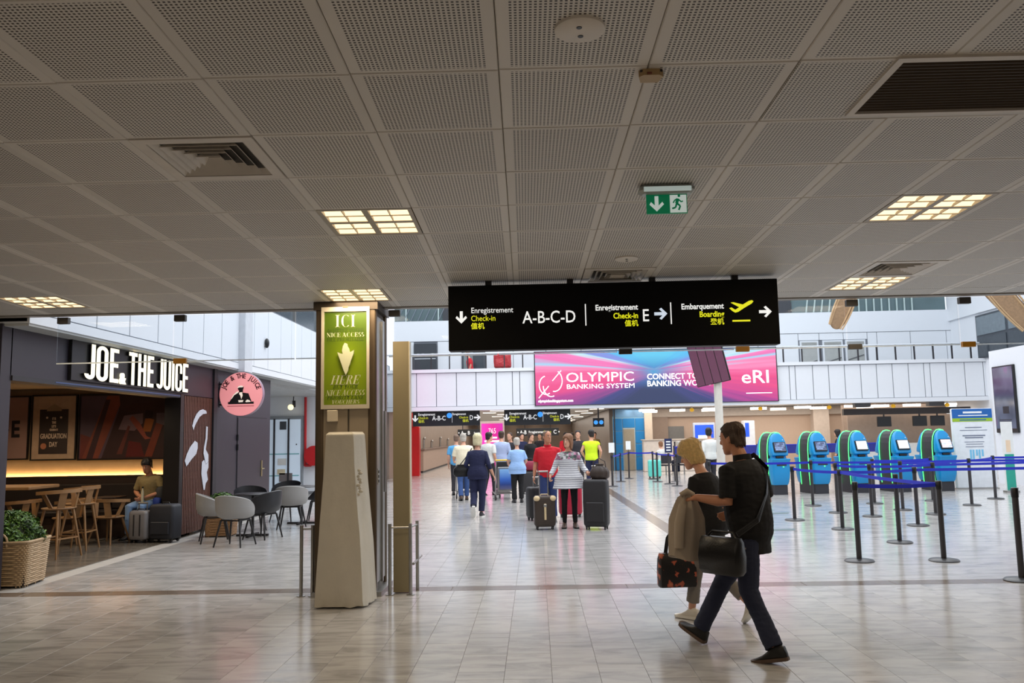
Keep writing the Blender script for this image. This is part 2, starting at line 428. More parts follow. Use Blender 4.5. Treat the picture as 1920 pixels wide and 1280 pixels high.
# ---- left side of the atrium: upper white wall, panel by panel
wl = struct('wall_left_upper', MB().box((-6.45, 9.43, 3.07), (-5.87, 33.6, 4.52)), m_joint)
MB().box((-6.45, 9.43, 3.05), (-5.84, 33.6, 3.17)).build('lower_band', m_white, wl)
ys = [9.43, 10.02, 10.93, 11.84, 12.75, 13.66, 14.53, 15.39, 16.3, 17.2, 18.11, 19.03, 19.87, 20.75, 21.65] + [22.55 + .9 * k for k in range(13)]
for a, b_ in zip(ys[:-1], ys[1:]):
    MB().bbox((-5.87, a + .012, 3.185), (-5.85, b_ - .012, 4.49), 0.004).build('wall_panel', m_white, wl)
struct('wall_left_top', MB().box((-6.6, 9.43, 4.52), (-6.3, 33.6, 6.9)), M('dark_glazing', (74, 84, 92), 0.2, var=0.1))
pil = struct('trim_2', MB().box((-5.86, 16.28, 3.0), (-5.72, 16.72, 5.2)), M('white_duct', (205, 208, 214), 0.5))
for k in range(10):
    y = 10 + k * 2.3; MB().box((-6.3, y, 4.52), (-6.24, y + .08, 6.9)).build('mullion', m_steel, wl)
cl = thing('wall_lamp', 'small dark oval lamp on the white left wall above the dark door', 'lamp', (-5.85, 17.9, 3.74))
MB().ball((0.04, 0, 0), (0.05, 0.07, 0.11)).build('body', m_black, cl, True)
MB().box((0, -.05, -.06), (0.03, .05, .06)).build('mount', m_steel, cl)

# ---- facade with balcony (faces the camera at y = 33)
FY = 33.0
SOF = 2.72
fac = struct('wall_back_balcony', MB().box((-5.9, FY + .03, SOF), (19, FY + .5, 4.2)), m_joint)
MB().box((-5.9, FY - .06, SOF - .06), (19, FY + .5, SOF + .1)).build('lower_band', m_white, fac)
MB().box((-5.9, FY - .08, 4.17), (19, FY + .6, 4.3)).build('coping', m_white, fac)
xs_ = [-5.9, -5.5, -4.7, -3.91, -3.11, -2.33, -1.53, -0.89, -0.6, 0.02]
xs2 = [9.47, 9.99, 10.22, 10.9, 11.52, 12.14, 12.76, 13.38, 13.99, 14.61, 15.21, 15.45, 16.07, 16.78, 17.5, 18.2]
for X_ in (xs_, xs2):
    for a, b_ in zip(X_[:-1], X_[1:]): MB().bbox((a + .014, FY, SOF + .115), (b_ - .014, FY + .04, 4.155), 0.005).build('wall_panel', m_white, fac)
struct('ceiling_hall', MB().box((-6, FY + .1, SOF + .03), (19, 104, SOF + .3)), m_soff)
# recessed upper wall behind the balcony
UY = 35.5
up = struct('wall_back_upper', MB().box((-6, UY + .03, 3.2), (19, UY + .3, 6.5)), m_joint)
MB().box((-6, UY - .02, 5.72), (19, UY + .05, 6.6)).build('upper_band', m_cool, up)
def upanel(a, b_, z0=4.25, z1=5.70): MB().bbox((a + .012, UY, z0), (b_ - .012, UY + .04, z1), 0.005).build('wall_panel', m_cool, up)
for a, b_ in ((-6, -5.15), (-4.15, -3.1), (-2.1, -0.9), (-0.9, 0.5), (0.5, 2.0), (2, 3.5), (3.5, 5), (5, 6.5), (6.5, 8), (8, 9.5), (9.5, 11.2), (14.1, 14.5), (14.5, 15.9), (15.9, 17.4), (17.4, 18.05)): upanel(a, b_)
for a, b_ in ((11.2, 12.08), (12.08, 13.1), (13.1, 14.1)): upanel(a, b_, 5.42, 5.70)
struct('floor_balcony', MB().box((-5.9, FY + .5, 3.2), (19, UY + .03, 3.45)), m_soff)
m_dglass = M('dark_window_glass', (58, 66, 74), 0.12, var=0.12)
m_lglass = M('pale_window_glass', (172, 174, 172), 0.15, var=0.08)
for k, (a, b_) in enumerate(((11.25, 12.03), (12.2, 13.05), (13.15, 14.0))):
    wn = struct('window_%d' % (k + 1), MB().box((a, UY - .03, 4.25), (b_, UY + .06, 5.4)), m_white)
    MB().box((a + .07, UY - .045, 4.3), (b_ - .07, UY - .02, 5.33)).build('pane', m_lglass, wn)
    for q in range(4): MB().box((a + .08, UY - .055, 5.28 - .07 * q), (b_ - .08, UY - .045, 5.26 - .07 * q)).build('blind_slat', M('blind_grey', (150, 150, 146), .6), wn)
    MB().bar((a + .1, UY - .05, 4.35 + .1 * k), (b_ - .1, UY - .05, 4.55 + .1 * k), .02, .05).build('stair_rail', M('rail_grey', (96, 98, 100), .5), wn)
dr = struct('door_2', MB().box((18.1, UY - .05, 3.46), (19.2, UY + .06, 5.7)), M('anthracite_frame', (70, 76, 84), .5))
MB().box((18.2, UY - .07, 3.5), (19.05, UY - .04, 5.25)).build('leaf', m_dglass, dr); MB().box((18.2, UY - .07, 5.35), (19.05, UY - .04, 5.62)).build('fanlight', m_lglass, dr)
d3 = struct('door_3', MB().box((-3.1, UY - .04, 3.46), (-2.1, UY + .05, 5.65)), M('anthracite_frame'))
MB().box((-3.02, UY - .06, 3.5), (-2.62, UY - .03, 5.6)).build('leaf', M('grey_door_glass', (128, 138, 140), .2), d3); MB().box((-2.58, UY - .06, 3.5), (-2.18, UY - .03, 5.6)).build('leaf', m_dglass, d3)
bx_ = thing('switch_cabinet', 'dark grey wall cabinet with two doors on the balcony beside the beige panel', 'cabinet', (-4.66, UY - .1, 4.2))
MB().bbox((-.48, -.02, .05), (.48, .1, 1.42), .01).build('body', M('anthracite', (58, 62, 68), .5), bx_)
MB().box((-.45, -.035, .75), (.45, -.02, .78)).build('divider', m_white, bx_)
for p in ((-.3, .95), (-.1, .95), (.32, .95)): MB().cbox((p[0], -.03, p[1]), (.1, .02, .07)).build('switch', M('switch_white', (210, 212, 214), .5), bx_)
MB().cbox((.05, -.03, .22), (.35, .02, .06)).build('plate', M('switch_white'), bx_)
# clerestory band over the recessed wall
ct = struct('window_4', MB().box((-6, UY + .1, 6.55), (17.5, UY + .2, 8.3)), M('clerestory_glass', (96, 116, 120), .45, var=.2, vscale=.8))
for k in range(20):
    x = 11.6 + .32 * k if k < 15 else -5.5 + (k - 15) * 1.4
    MB().bar((x, UY + .05, 6.55), (x + (.25 if k < 6 else 0.02), UY + .05, 8.2), .06, .05).build('mullion', M('clerestory_bar', (188, 206, 204), .4), ct)
MB().box((-6, UY + .0, 6.5), (19, UY + .25, 6.6)).build('sill', m_cool, ct)
MB().box((-3.9, UY + .02, 6.62), (11, UY + .09, 8.2)).build('dark_louvre', M('dark_truss', (60, 62, 68), .6), ct)
for k in range(7): MB().bar((-5.9 + .3 * k, UY + .03, 6.6), (-5.3 + .3 * k, UY + .03, 7.9), .03, .03).build('brace', M('grey_brace', (120, 130, 142), .5), ct)

# balcony railing
for xa, xb, n_, nm in ((-5.9, 0.0, 8, 'left of'), (9.5, 18.8, 13, 'right of')):
    rl = thing('balcony_railing', 'glass balcony railing with dark posts and a white rail, %s the pink screen' % nm, 'railing', (xa, FY + .1, 4.3), group=None)
    MB().tube([(0, 0, .62), (xb - xa, 0, .62)], .03).build('handrail', m_white, rl, True)
    MB().box((0, -.006, .02), (xb - xa, .006, .58)).build('glass_panel', m_glass, rl)
    n2 = int((xb - xa) / .73)
    for k in range(n2 + 1): MB().box((k * .73 + .3, -.03, 0), (k * .73 + .345, .03, .6)).build('post', m_dark, rl)

# ---- right side: white pier with a display, upper dark windows
pr = struct('wall_right_pier', MB().box((13.5, 15.5, 0), (14.2, 25.1, 3.86)), m_white)
struct('wall_right_upper', MB().box((17.6, 20, 0), (17.9, 35.5, 6.1)), m_cool)
struct('wall_right_top', MB().box((17.5, 20, 6.1), (17.9, 35.5, 9.5)), m_cool)
rw = struct('window_5', MB().box((17.5, 24.5, 4.3), (17.62, 33.3, 6.0)), M('anthracite_frame'))
for k in range(4): MB().box((17.47, 24.6 + 2.2 * k, 5.2), (17.52, 26.6 + 2.2 * k, 5.92)).build('pane', M('grey_blind_glass', (112, 124, 132), .2, var=.1), rw); MB().box((17.47, 24.6 + 2.2 * k, 4.35), (17.52, 26.6 + 2.2 * k, 5.1)).build('pane', m_dglass, rw)
ds = thing('wall_display', 'tall dark advertising display on the white pier at far right', 'display', (13.5, 24.35, 1.46))
MB().bbox((-.06, -.55, 0), (0, .55, 1.92), .01).build('casing', m_black, ds)
m_sc, nt, b_, N, L = nodes_mat('dim_screen')
tc = N('ShaderNodeTexCoord'); nz = N('ShaderNodeTexNoise'); nz.inputs['Scale'].default_value = 1.3; L(tc.outputs['Object'], nz.inputs[0])
c_ = ramp(nt, nz.outputs[0], [(.35, (58, 66, 84)), (.55, (84, 92, 112)), (.7, (120, 70, 120))]); L(c_, b_.inputs['Base Color']); L(c_, b_.inputs['Emission Color']); b_.inputs['Emission Strength'].default_value = .35; b_.inputs['Roughness'].default_value = .1
MB().box((-.07, -.5, .12), (-.058, .5, 1.88)).build('screen', m_sc, ds)
MB().box((-.074, -.2, .55), (-.068, .1, .75)).build('emblem', M('screen_ink', (24, 28, 38), .4), ds)
for q in range(3): MB().box((-.074, -.3 + .05 * q, .36 - .05 * q), (-.068, .32, .38 - .05 * q)).build('text_line', M('screen_ink'), ds)

# ---- hall under the balcony
struct('wall_hall_left', MB().box((-6.2, FY + .6, 0), (-5.9, 104, SOF)), M('brown_hall_wall', (150, 132, 118), .5, var=.08, vscale=2))
struct('wall_hall_end', MB().box((-6, 78, 0), (4, 78.3, SOF)), M('brown_hall_wall'))
struct('wall_hall_right', MB().box((3.3, 37.8, 0), (3.5, 104, SOF)), M('dark_hall_wall', (112, 100, 90), .4, var=.1, vscale=1.5))
bw = struct('wall_hall_back', MB().box((5.2, 38.6, 0), (18, 38.9, SOF)), m_beige)
struct('trim_3', MB().box((5.2, 38.35, 2.35), (18, 38.62, SOF)), M('pale_beam', (188, 176, 164), .6))
struct('trim_4', MB().box((12.5, 38.1, 0), (13.2, 38.6, SOF)), M('pale_pillar', (205, 190, 176), .6))
struct('wall_hall_far_right', MB().box((13.2, 36.4, 0), (17.6, 36.6, SOF)), M('taupe_wall', (150, 132, 118), .6))
struct('trim_5', MB().box((4.85, 37.6, 0), (5.2, 38.6, SOF)), M('cream_column', (214, 198, 180), .5))
# blue panelled wall with beige door
bl = struct('wall_blue', MB().box((3.45, 37.72, 0), (4.87, 37.9, 2.4)), M('pale_joint', (150, 196, 220), .5))
m_blue = M('blue_panel', (28, 132, 200), .35, var=.02)
for a, b_ in ((3.47, 3.86), (4.45, 4.85)):
    for z0, z1 in ((.02, .58), (.61, 1.16), (1.19, 1.73), (1.76, 2.3)): MB().bbox((a, 37.69, z0), (b_, 37.74, z1), .005).build('wall_panel', m_blue, bl)
MB().bbox((3.89, 37.69, 1.9), (4.42, 37.74, 2.3), .005).build('wall_panel', m_blue, bl)
d1 = struct('door_1', MB().box((3.88, 37.68, 0), (4.43, 37.73, 1.88)), M('door_frame_pale', (176, 190, 196), .5))
MB().box((3.92, 37.65, 0.01), (4.39, 37.69, 1.83)).build('leaf', M('beige_door', (160, 150, 130), .5), d1); MB().ball((4.34, 37.63, .9), .02).build('handle', m_steel, d1)
gt = struct('window_6', MB().box((3.47, 37.7, 2.36), (5.2, 37.74, SOF)), M('blue_glass_transom', (120, 168, 214), .2, var=.3, vscale=2))

# soffit lights, hall lights
m_hl = M('hall_light', (255, 238, 218), .4, emit=5.0, var=0)
def hall_light(x, y, w_=.55, d_=.35, label=None, grp='hall ceiling lights', drop=0.0):
    t = thing('hall_ceiling_light', label, 'ceiling light', (x, y, SOF + .03 - drop), group=grp)
    if drop:
        for q in (-.2, .2): MB().tube([(q, 0, 0), (q, 0, drop)], .006, 6).build('rod', m_steel, t)
        MB().box((-w_ / 2 - .01, -d_ / 2 - .01, .0), (w_ / 2 + .01, d_ / 2 + .01, .02)).build('frame', m_white, t); MB().box((-w_ / 2, -d_ / 2, -.085), (w_ / 2, d_ / 2, .0)).build('diffuser', m_hl, t); return
    MB().box((-w_ / 2 - .03, -d_ / 2 - .03, -.012), (w_ / 2 + .03, d_ / 2 + .03, .0)).build('frame', m_white, t)
    MB().box((-w_ / 2, -d_ / 2, -.02), (w_ / 2, d_ / 2, -.011)).build('diffuser', m_hl, t)
k_ = 0
ORD = ['first', 'second', 'third', 'fourth', 'fifth', 'sixth', 'seventh', 'eighth', 'ninth', 'tenth', 'eleventh', 'twelfth', 'thirteenth', 'fourteenth']
for y in (34.6, 37, 40, 44, 48, 53, 58, 64, 66, 69, 72, 75, 77.2):
    for x in (-4.4, -2.2, 0.0, 2.2):
        hall_light(x + (.5 if k_ % 2 else 0), y, .6, .4, 'bright ceiling light in the deep hall, %s row from the balcony, %s column' % (ORD[k_], {-4.4: 'leftmost', -2.2: 'second', 0.0: 'third', 2.2: 'rightmost'}[x]))
    k_ += 1
for k_, (x, y) in enumerate(sorted([(4.6, 34.8), (5.0, 36.8), (7.2, 34.6), (7.5, 36.4), (9.3, 35.2), (10.6, 36.9), (11.0, 34.8), (12.1, 36.2), (12.9, 34.4), (14.2, 34.9), (14.0, 36.0), (15.4, 34.7), (16.6, 34.2), (6.0, 35.6)])):
    hall_light(x, y, .6, .3, 'bright ceiling light over the beige hall behind the kiosks, %s from the left' % ORD[k_], 'ceiling lights over the beige hall', .14)
for k_, x in enumerate((6.2, 8.9, 11.6, 14.1, 16.2)):
    t = thing('beacon', 'small yellow warning lamp under the balcony soffit, %s from the left' % ORD[k_], 'lamp', (x, 33.4, SOF - .25), group='yellow lamps under the soffit')
    MB().tube([(0, 0, .12), (0, 0, .28)], .012).build('stem', m_steel, t); MB().ball((0, 0, .05), (.09, .09, .08)).build('dome', M('amber_dome', (226, 170, 30), .3, emit=.3), t, True)
area('hall_lamps', (-1.4, 54, SOF - .05), (0, 0, 0), 8.5, 38, 1300, (1, .92, .84))
area('beige_hall_lamps', (10.5, 36, SOF - .05), (0, 0, 0), 13, 3.6, 320, (1, .92, .84))
# ================================================================ CEILING FIXTURES
TILT = (-CSL, 0, YAW)
m_diff = M('lamp_diffuser', (255, 226, 180), .4, emit=1.5, var=.03, vscale=20)
m_lframe = M('lamp_frame', (176, 166, 152), .5)
where = ['warm four-field ceiling lamp nearest the camera, left of the aisle', 'warm four-field ceiling lamp on the right below the dark air grille', 'warm four-field ceiling lamp right over the green poster column', 'warm four-field ceiling lamp at far left above the cafe corner', 'warm four-field ceiling lamp on the right next to a square air vent']
for (i, j), lb in zip(LIGHTS, where):
    x, y = grid(i, j)
    t = thing('ceiling_lamp', lb, 'ceiling light', (x, y, cz(y)), rot=TILT, group='warm lamps in the panel ceiling')
    f = MB(); h = .329
    for a, b_ in (((-h, -h), (h, -.30)), ((-h, .30), (h, h)), ((-h, -.30), (-.30, .30)), ((.30, -.30), (h, .30)), ((-.022, -.30), (.022, .30)), ((-.30, -.022), (-.022, .022)), ((.022, -.022), (.30, .022))):
        f.box(a + (0.0,), b_ + (.028,))
    f.build('frame', m_lframe, t)
    lamp = area('lamp_light', (0, 0, -.01), (0, 0, 0), .56, .56, 20, (1.0, .80, .55)); lamp.parent = t
    for sx in (-1, 1):
        for sy in (-1, 1):
            cx, cy = sx * .161, sy * .161
            d = MB()                                     # bent reflector: two curved fields per quarter
            for q in range(2):
                y0 = cy - .139 + q * .139
                rr = []
                for k in range(6):
                    yy = y0 + .139 * k / 5; zz = .006 + .02 * math.sin(math.pi * k / 5)
                    rr.append([(cx - .139, yy, zz), (cx + .139, yy, zz), (cx + .139, yy, zz + .003), (cx - .139, yy, zz + .003)])
                d.rings(rr)
            df = d.build('diffuser', m_diff, t)
            MB().box((cx - .003, cy - .139, .0), (cx + .003, cy + .139, .02)).build('louvre', m_lframe, df)
            MB().box((cx - .139, cy - .003, .0), (cx + .139, cy + .003, .02)).build('louvre', m_lframe, df)
m_vent = M('vent_metal', (216, 208, 198), .5)
for (i, j), lb in zip(VENTS, ['square louvred air diffuser in the ceiling at upper left', 'square louvred air diffuser beside the lamp at the right ceiling edge', 'square louvred air diffuser just above the black direction sign']):
    x, y = grid(i, j)
    t = thing('ceiling_vent', lb, 'vent', (x, y, cz(y)), rot=TILT, group='square air diffusers')
    f = MB(); h = .329
    for a, b_ in (((-h, -h), (h, -.265)), ((-h, .265), (h, h)), ((-h, -.265), (-.265, .265)), ((.265, -.265), (h, .265))): f.box(a + (-.004,), b_ + (.02,))
    f.build('frame', m_vent, t)
    MB().box((-.29, -.29, .085), (.29, .29, .1)).build('duct', M('vent_dark', (30, 27, 24), .8), t)
    for k in range(5):
        ro, ri = .262 - .048 * k, .262 - .048 * k - .052
        b = MB()
        for q in range(4):                               # four sloping blades, one louvre ring
            rot = Matrix.Rotation(q * math.pi / 2, 4, 'Z')
            z0, z1 = .0 - .002 * k, .05
            b.add([(-ro, -ro, z0), (ro, -ro, z0), (ri, -ri, z1), (-ri, -ri, z1), (-ro, -ro, z0 + .004), (ro, -ro, z0 + .004), (ri, -ri, z1 + .004), (-ri, -ri, z1 + .004)],
                  [(3, 2, 1, 0), (4, 5, 6, 7), (0, 1, 5, 4), (1, 2, 6, 5), (2, 3, 7, 6), (3, 0, 4, 7)], rot)
        b.build('louvre_ring', m_vent, t)
# long return-air grille
x0, y0 = grid(3, 0)
t = thing('air_grille', 'long brown slatted return-air grille in the ceiling at upper right', 'grille', (x0 - .0, y0, cz(y0)), rot=TILT)
ga, gb2 = -.575, .99
pq = MB(); pq.rings([[(-a, -b_, z), (a, -b_, z), (a, b_, z), (-a, b_, z)] for a, b_, z in ((.21, hy_ - .004, 0.0), (.213, hy_, 0.006), (.213, hy_, 0.028))]); xq, yq = grid(2, 0)
pq.build('ceiling_panel', m_perf, ceiling, loc=(xq - .115, yq, cz(yq)), rot=TILT)
f = MB()
for a, b_ in (((ga, -.345), (gb2, -.305)), ((ga, .255), (gb2, .285)), ((ga, -.305), (ga + .035, .255)), ((gb2 - .035, -.305), (gb2, .255))): f.box(a + (-.012,), b_ + (.03,))
f.build('frame', m_vent, t)
MB().box((ga, .29, .0), (gb2, .337, .02)).build('cover_strip', m_panel, t)
MB().box((ga, -.34, .06), (gb2, .29, .07)).build('duct', M('vent_dark'), t)
m_sl = M('grille_slat', (86, 73, 59), .5)
sm = MB(); sm.box((ga + .035, -.007, -.004), (gb2 - .035, .007, .028), Matrix.Rotation(R(20), 4, 'X')); sme = None
for k in range(18):
    yy = -.29 + .0311 * k
    if sme is None: o = sm.build('slat', m_sl, t, loc=(0, yy, 0)); sme = o.data
    else: link('slat', sme, t, (0, yy, 0))
for px, py, lb, s_ in ((1087, 53, 'white round ceiling speaker with two dark dots, top centre', 1.0), (1175, 484, 'small white round ceiling speaker above the black sign', 1.0)):
    p = CEIL(px, py)
    t = thing('ceiling_speaker', lb, 'speaker', (p.x, p.y, cz(p.y)), rot=TILT)
    MB().lathe([(.001, -.016), (.09, -.016), (.102, -.010), (.104, 0.0), (.001, 0.002)], 32).build('disc', M('speaker_white', (226, 218, 208), .5), t, True)
    for q in (-.035, .035): MB().lathe([(.001, -.0185), (.011, -.0185), (.012, -.015), (.001, -.0149)], 14, Matrix.Translation((.005 if q > 0 else -.005, q, 0))).build('port', m_black, t)
p = CEIL(1219, 136)
t = thing('smoke_detector', 'small yellowed detector box on a ceiling joint', 'detector', (p.x, p.y, cz(p.y)), rot=TILT)
MB().prism([(-.055, -.02), (-.035, -.04), (.035, -.04), (.055, -.02), (.04, .04), (-.04, .04)], -.03, 0.0).build('body', M('yellowed_plastic', (176, 148, 104), .5), t)
MB().box((-.05, -.036, -.012), (.05, -.03, -.004)).build('seam', m_dark, t); MB().box((-.02, -.046, -.026), (0, -.038, -.018)).build('indicator', M('rust_red', (120, 60, 44), .5), t)
# emergency exit sign
ey = 5.25
t = thing('exit_sign', 'green emergency exit sign with arrow and running man under the ceiling', 'exit sign', (.87, ey, cz(ey)))
MB().bbox((-.175, -.06, -.06), (.175, .06, 0), .02).build('housing', M('exit_housing', (170, 176, 174), .3), t)
MB().box((-.15, -.064, -.05), (.15, -.05, -.022)).build('lamp_strip', M('exit_lamp', (206, 222, 218), .3, emit=.35), t)
pl = MB().box((-.13, -.006, -.185), (.13, .006, -.055)).build('panel', M('exit_green', (0, 120, 78), .4, emit=.35), t)
m_ew = M('exit_white', (214, 226, 220), .4, emit=.45)
def flat(poly, y, z0, mat, parent, name, dy=.004, ox=0, oz=0):
    """flat outline (x, z) as a thin raised plate facing the camera side"""
    return MB().prism(poly, 0, dy, Matrix(((1, 0, 0, ox), (0, 0, -1, y), (0, 1, 0, z0 + oz), (0, 0, 0, 1)))).build(name, mat, parent)
ARROW_D = [(-.012, .05), (.012, .05), (.012, -.012), (.036, .012), (.046, -.004), (0, -.05), (-.046, -.004), (-.036, .012), (-.012, -.012)]
flat(ARROW_D, -.006, -.12, m_ew, pl, 'arrow', ox=-.065)
flat([(.02, -.06), (.125, -.06), (.125, .055), (.02, .055)], -.006, -.12, m_ew, pl, 'door_field', .003)
m_eg = M('exit_green')
def stroke(pts, w_, y, z0, mat, parent, name, ox=0, sc=1, dy=.004):
    b = MB()
    for a, c in zip(pts[:-1], pts[1:]): b.bar((ox + a[0] * sc, y - dy / 2, z0 + a[1] * sc), (ox + c[0] * sc, y - dy / 2, z0 + c[1] * sc), dy, w_, up=(0, 1, 0)) if False else b.bar((ox + a[0] * sc, y - dy / 2, z0 + a[1] * sc), (ox + c[0] * sc, y - dy / 2, z0 + c[1] * sc), w_, dy, up=(0, -1, 0))
    return b.build(name, mat, parent)
b = MB()
for pts, w_ in (([(.0, .03), (-.008, 0)], .02), ([(-.008, 0), (.014, -.018), (.004, -.045)], .011), ([(-.008, 0), (-.016, -.028), (-.038, -.034)], .011), ([(.002, .026), (.022, .008), (.032, .014)], .008), ([(-.002, .028), (-.02, .02), (-.03, .002)], .008)):
    for a, c in zip(pts[:-1], pts[1:]): b.bar((.07 + a[0], -.0115, -.12 + a[1]), (.07 + c[0], -.0115, -.12 + c[1]), w_, .003, up=(0, -1, 0))
b.ball((.078, -.0115, -.072), (.009, .002, .009)); b.build('running_figure', m_eg, pl)

# ================================================================ BLACK DIRECTION SIGN
SY = 8.0
t = thing('direction_sign', 'long black hanging direction sign reading Enregistrement A-B-C-D and Embarquement', 'sign', (.765, SY, 2.47))
MB().bbox((-1.59, 0, 0), (1.59, .16, .635), .004).build('case', M('sign_black', (8, 8, 9), .5, spec=.12), t)
for x in (-1.2, -.4, .4, 1.2): MB().box((x - .03, .05, .63), (x + .03, .1, .70)).build('bracket', m_dark, t)
m_sw = M('sign_white', (240, 242, 240), .4, emit=.85, var=0); m_sy = M('sign_yellow', (226, 226, 30), .4, emit=.85, var=0)
def st_(s, px, py, size, mat, al='LEFT', bold=0.006, width_px=None, xs=.86):
    """text on the sign; px, py = baseline start in the photograph"""
    p = atY(px, py, SY)
    return text(s, size, mat, t, fm(p.x - .765, -.002, p.z - 2.47), align=al, xs=xs, bold=bold, depth=.001, width=None)
st_('Enregistrement', 883, 587, .077, m_sw, bold=.0); st_('Check-in', 883, 602, .077, m_sy, bold=.0); st_('值机', 883, 616, .066, m_sy, bold=.001, xs=1)
st_('A-B-C-D', 980, 606, .168, m_sw, bold=.001, xs=.84)
st_('Enregistrement', 1196, 580, .077, m_sw, 'RIGHT', .0015); st_('Check-in', 1197, 596, .077, m_sy, 'RIGHT', .0015); st_('值机', 1197, 610, .066, m_sy, 'RIGHT', .001, xs=1)
st_('E', 1204, 602, .168, m_sw, bold=.001, xs=.84)
st_('Embarquement', 1357, 578, .077, m_sw, 'RIGHT', .0015); st_('Boarding', 1358, 593, .077, m_sy, 'RIGHT', .0015); st_('登机', 1358, 607, .066, m_sy, 'RIGHT', .001, xs=1)
def rel(px, py): p = atY(px, py, SY); return p.x - .765, p.z - 2.47
for bx in (1098, 1258):
    x, z = rel(bx, 590 if bx < 1200 else 587); MB().box((x - .005, -.004, z - .105), (x + .005, 0, z + .105)).build('divider', m_sw, t)
def arrow(px, py, rot, sc, mat):
    x, z = rel(px, py); c, s_ = math.cos(rot), math.sin(rot)
    flat([((a * c - b_ * s_) * sc, (a * s_ + b_ * c) * sc) for a, b_ in ARROW_D], 0.0, z, mat, t, 'arrow', .004, ox=x)
arrow(865, 595, 0, 1.2, m_sw); arrow(1239, 588, math.pi / 2, 1.25, M('sign_bluewhite', (206, 220, 236), .4, emit=.8, var=0)); arrow(1435, 584, math.pi / 2, 1.2, m_sw)
x, z = rel(1390, 578)
flat([(-.115, .005), (-.095, .012), (-.06, -.012), (-.02, .012), (-.1, .058), (-.075, .062), (.015, .037), (.075, .072), (.105, .078), (.118, .066), (.1, .045), (.03, .006), (-.03, -.032), (-.06, -.04), (-.088, -.022)], 0.0, z, m_sy, t, 'aeroplane_symbol', .004, ox=x)
x, z = rel(1390, 601); MB().box((x - .085, -.004, z - .008), (x + .085, 0, z + .008)).build('runway_line', m_sy, t)

# ================================================================ POSTER COLUMN
cx0, cx1, cy0, cy1 = -2.37, -1.71, 8.94, 9.62
m_bronze = M('bronze_metal', (98, 84, 68), .35, .6); m_taupe = M('taupe_cladding', (156, 142, 122), .5, var=.02)
t = thing('advertising_column', 'square metal clad column with bronze corners and green poster', 'column', ((cx0 + cx1) / 2, (cy0 + cy1) / 2, 0))
ox, oy = -(cx0 + cx1) / 2, -(cy0 + cy1) / 2
def cb(n, a, b_, m): return MB().box((a[0] + ox, a[1] + oy, a[2]), (b_[0] + ox, b_[1] + oy, b_[2]), ).build(n, m, t)
HC = 3.10
cb('core', (cx0 + .03, cy0 + .03, 0), (cx1 - .03, cy1 - .03, HC), M('column_core', (90, 82, 72), .6))
for k, (a, b_) in enumerate(((cx0 + .09, -2.02), (-2.0, cx1 - .085))): cb('front_panel', (a, cy0 + .012, .04), (b_, cy0 + .04, HC - .06), m_taupe)
for k, (a, b_) in enumerate(((cy0 + .1, 9.30), (9.32, cy1 - .07))): cb('side_panel', (cx1 - .04, a, .12), (cx1 - .012, b_, HC - .12), M('aluminium_panel', (176, 176, 174), .3, .5)); cb('side_panel', (cx0 + .012, a, .04), (cx0 + .04, b_, HC - .06), m_taupe)
for (x, y) in ((cx0 + .045, cy0 + .045), (cx1 - .045, cy0 + .045), (cx0 + .045, cy1 - .045), (cx1 - .045, cy1 - .045)):
    q = .045; MB().prism([(x + ox + q * math.copysign(min(1, abs(1.25 * math.cos(a))), math.cos(a)), y + oy + q * math.copysign(min(1, abs(1.25 * math.sin(a))), math.sin(a))) for a in [2 * math.pi * k / 24 for k in range(24)]], 0, HC).build('corner_post', m_bronze, t, True)
cb('head_trim', (cx0 - .02, cy0 - .02, HC - .06), (cx1 + .02, cy1 + .02, HC + .03), M('bronze_dark', (66, 56, 46), .4, .4))
cb('base_plate', (cx0 - .02, cy0 - .02, 0), (cx1 + .06, cy1 + .02, .05), m_steel)
cb('side_rail', (cx1 - .012, 9.27, .1), (cx1 + .012, 9.31, 2.95), m_steel)
cb('side_handle', (cx1 - .012, 9.4, 1.05), (cx1 + .02, 9.43, 1.95), m_steel)
s_ = cb('key_plate', (cx1 - .012, 9.08, 1.15), (cx1 - .004, 9.13, 1.32), M('plate_grey', (196, 196, 192), .4))
for q in range(3): MB().box((cx1 - .006 + ox, 9.09 + oy, 1.17 + .05 * q), (cx1 + .002 + ox, 9.12 + oy, 1.2 + .05 * q)).build('socket', m_black, s_)
# thermostat box
MB().bbox((-2.235 + ox, cy0 - .03 + oy, 1.83), (-2.12 + ox, cy0 + .012 + oy, 1.955), .006).build('thermostat', M('ivory_plastic', (205, 192, 170), .5), t)
# poster
t = thing('poster', 'green framed poster reading ICI and HERE with a white arrow on the column', 'poster', ((cx0 + cx1) / 2, cy0 - .005, 1.965))
fr = MB(); W2, Hh = .262, 1.105
for a, b_ in (((-W2, 0), (W2, .045)), ((-W2, Hh - .05), (W2, Hh)), ((-W2, .045), (-W2 + .03, Hh - .05)), ((W2 - .03, .045), (W2, Hh - .05))): fr.box((a[0], -.022, a[1]), (b_[0], .012, b_[1]))
fr.build('frame', M('poster_frame', (196, 186, 166), .4), t)
MB().box((-.03, -.024, Hh - .012), (.03, -.018, Hh + .01)).build('latch', m_bronze, t)
m_gr, nt, b_, N, L = nodes_mat('poster_green')
tc = N('ShaderNodeTexCoord'); mp = N('ShaderNodeMapping'); mp.inputs['Location'].default_value = (0, 0, -.52); mp.inputs['Scale'].default_value = (2.6, 1, 1.75); L(tc.outputs['Object'], mp.inputs[0])
g_ = N('ShaderNodeTexGradient'); g_.gradient_type = 'SPHERICAL'; L(mp.outputs[0], g_.inputs[0])
c_ = ramp(nt, g_.outputs[0], [(0, (72, 96, 12)), (.5, (120, 142, 10)), (1, (138, 160, 14))]); L(c_, b_.inputs['Base Color']); b_.inputs['Roughness'].default_value = .35
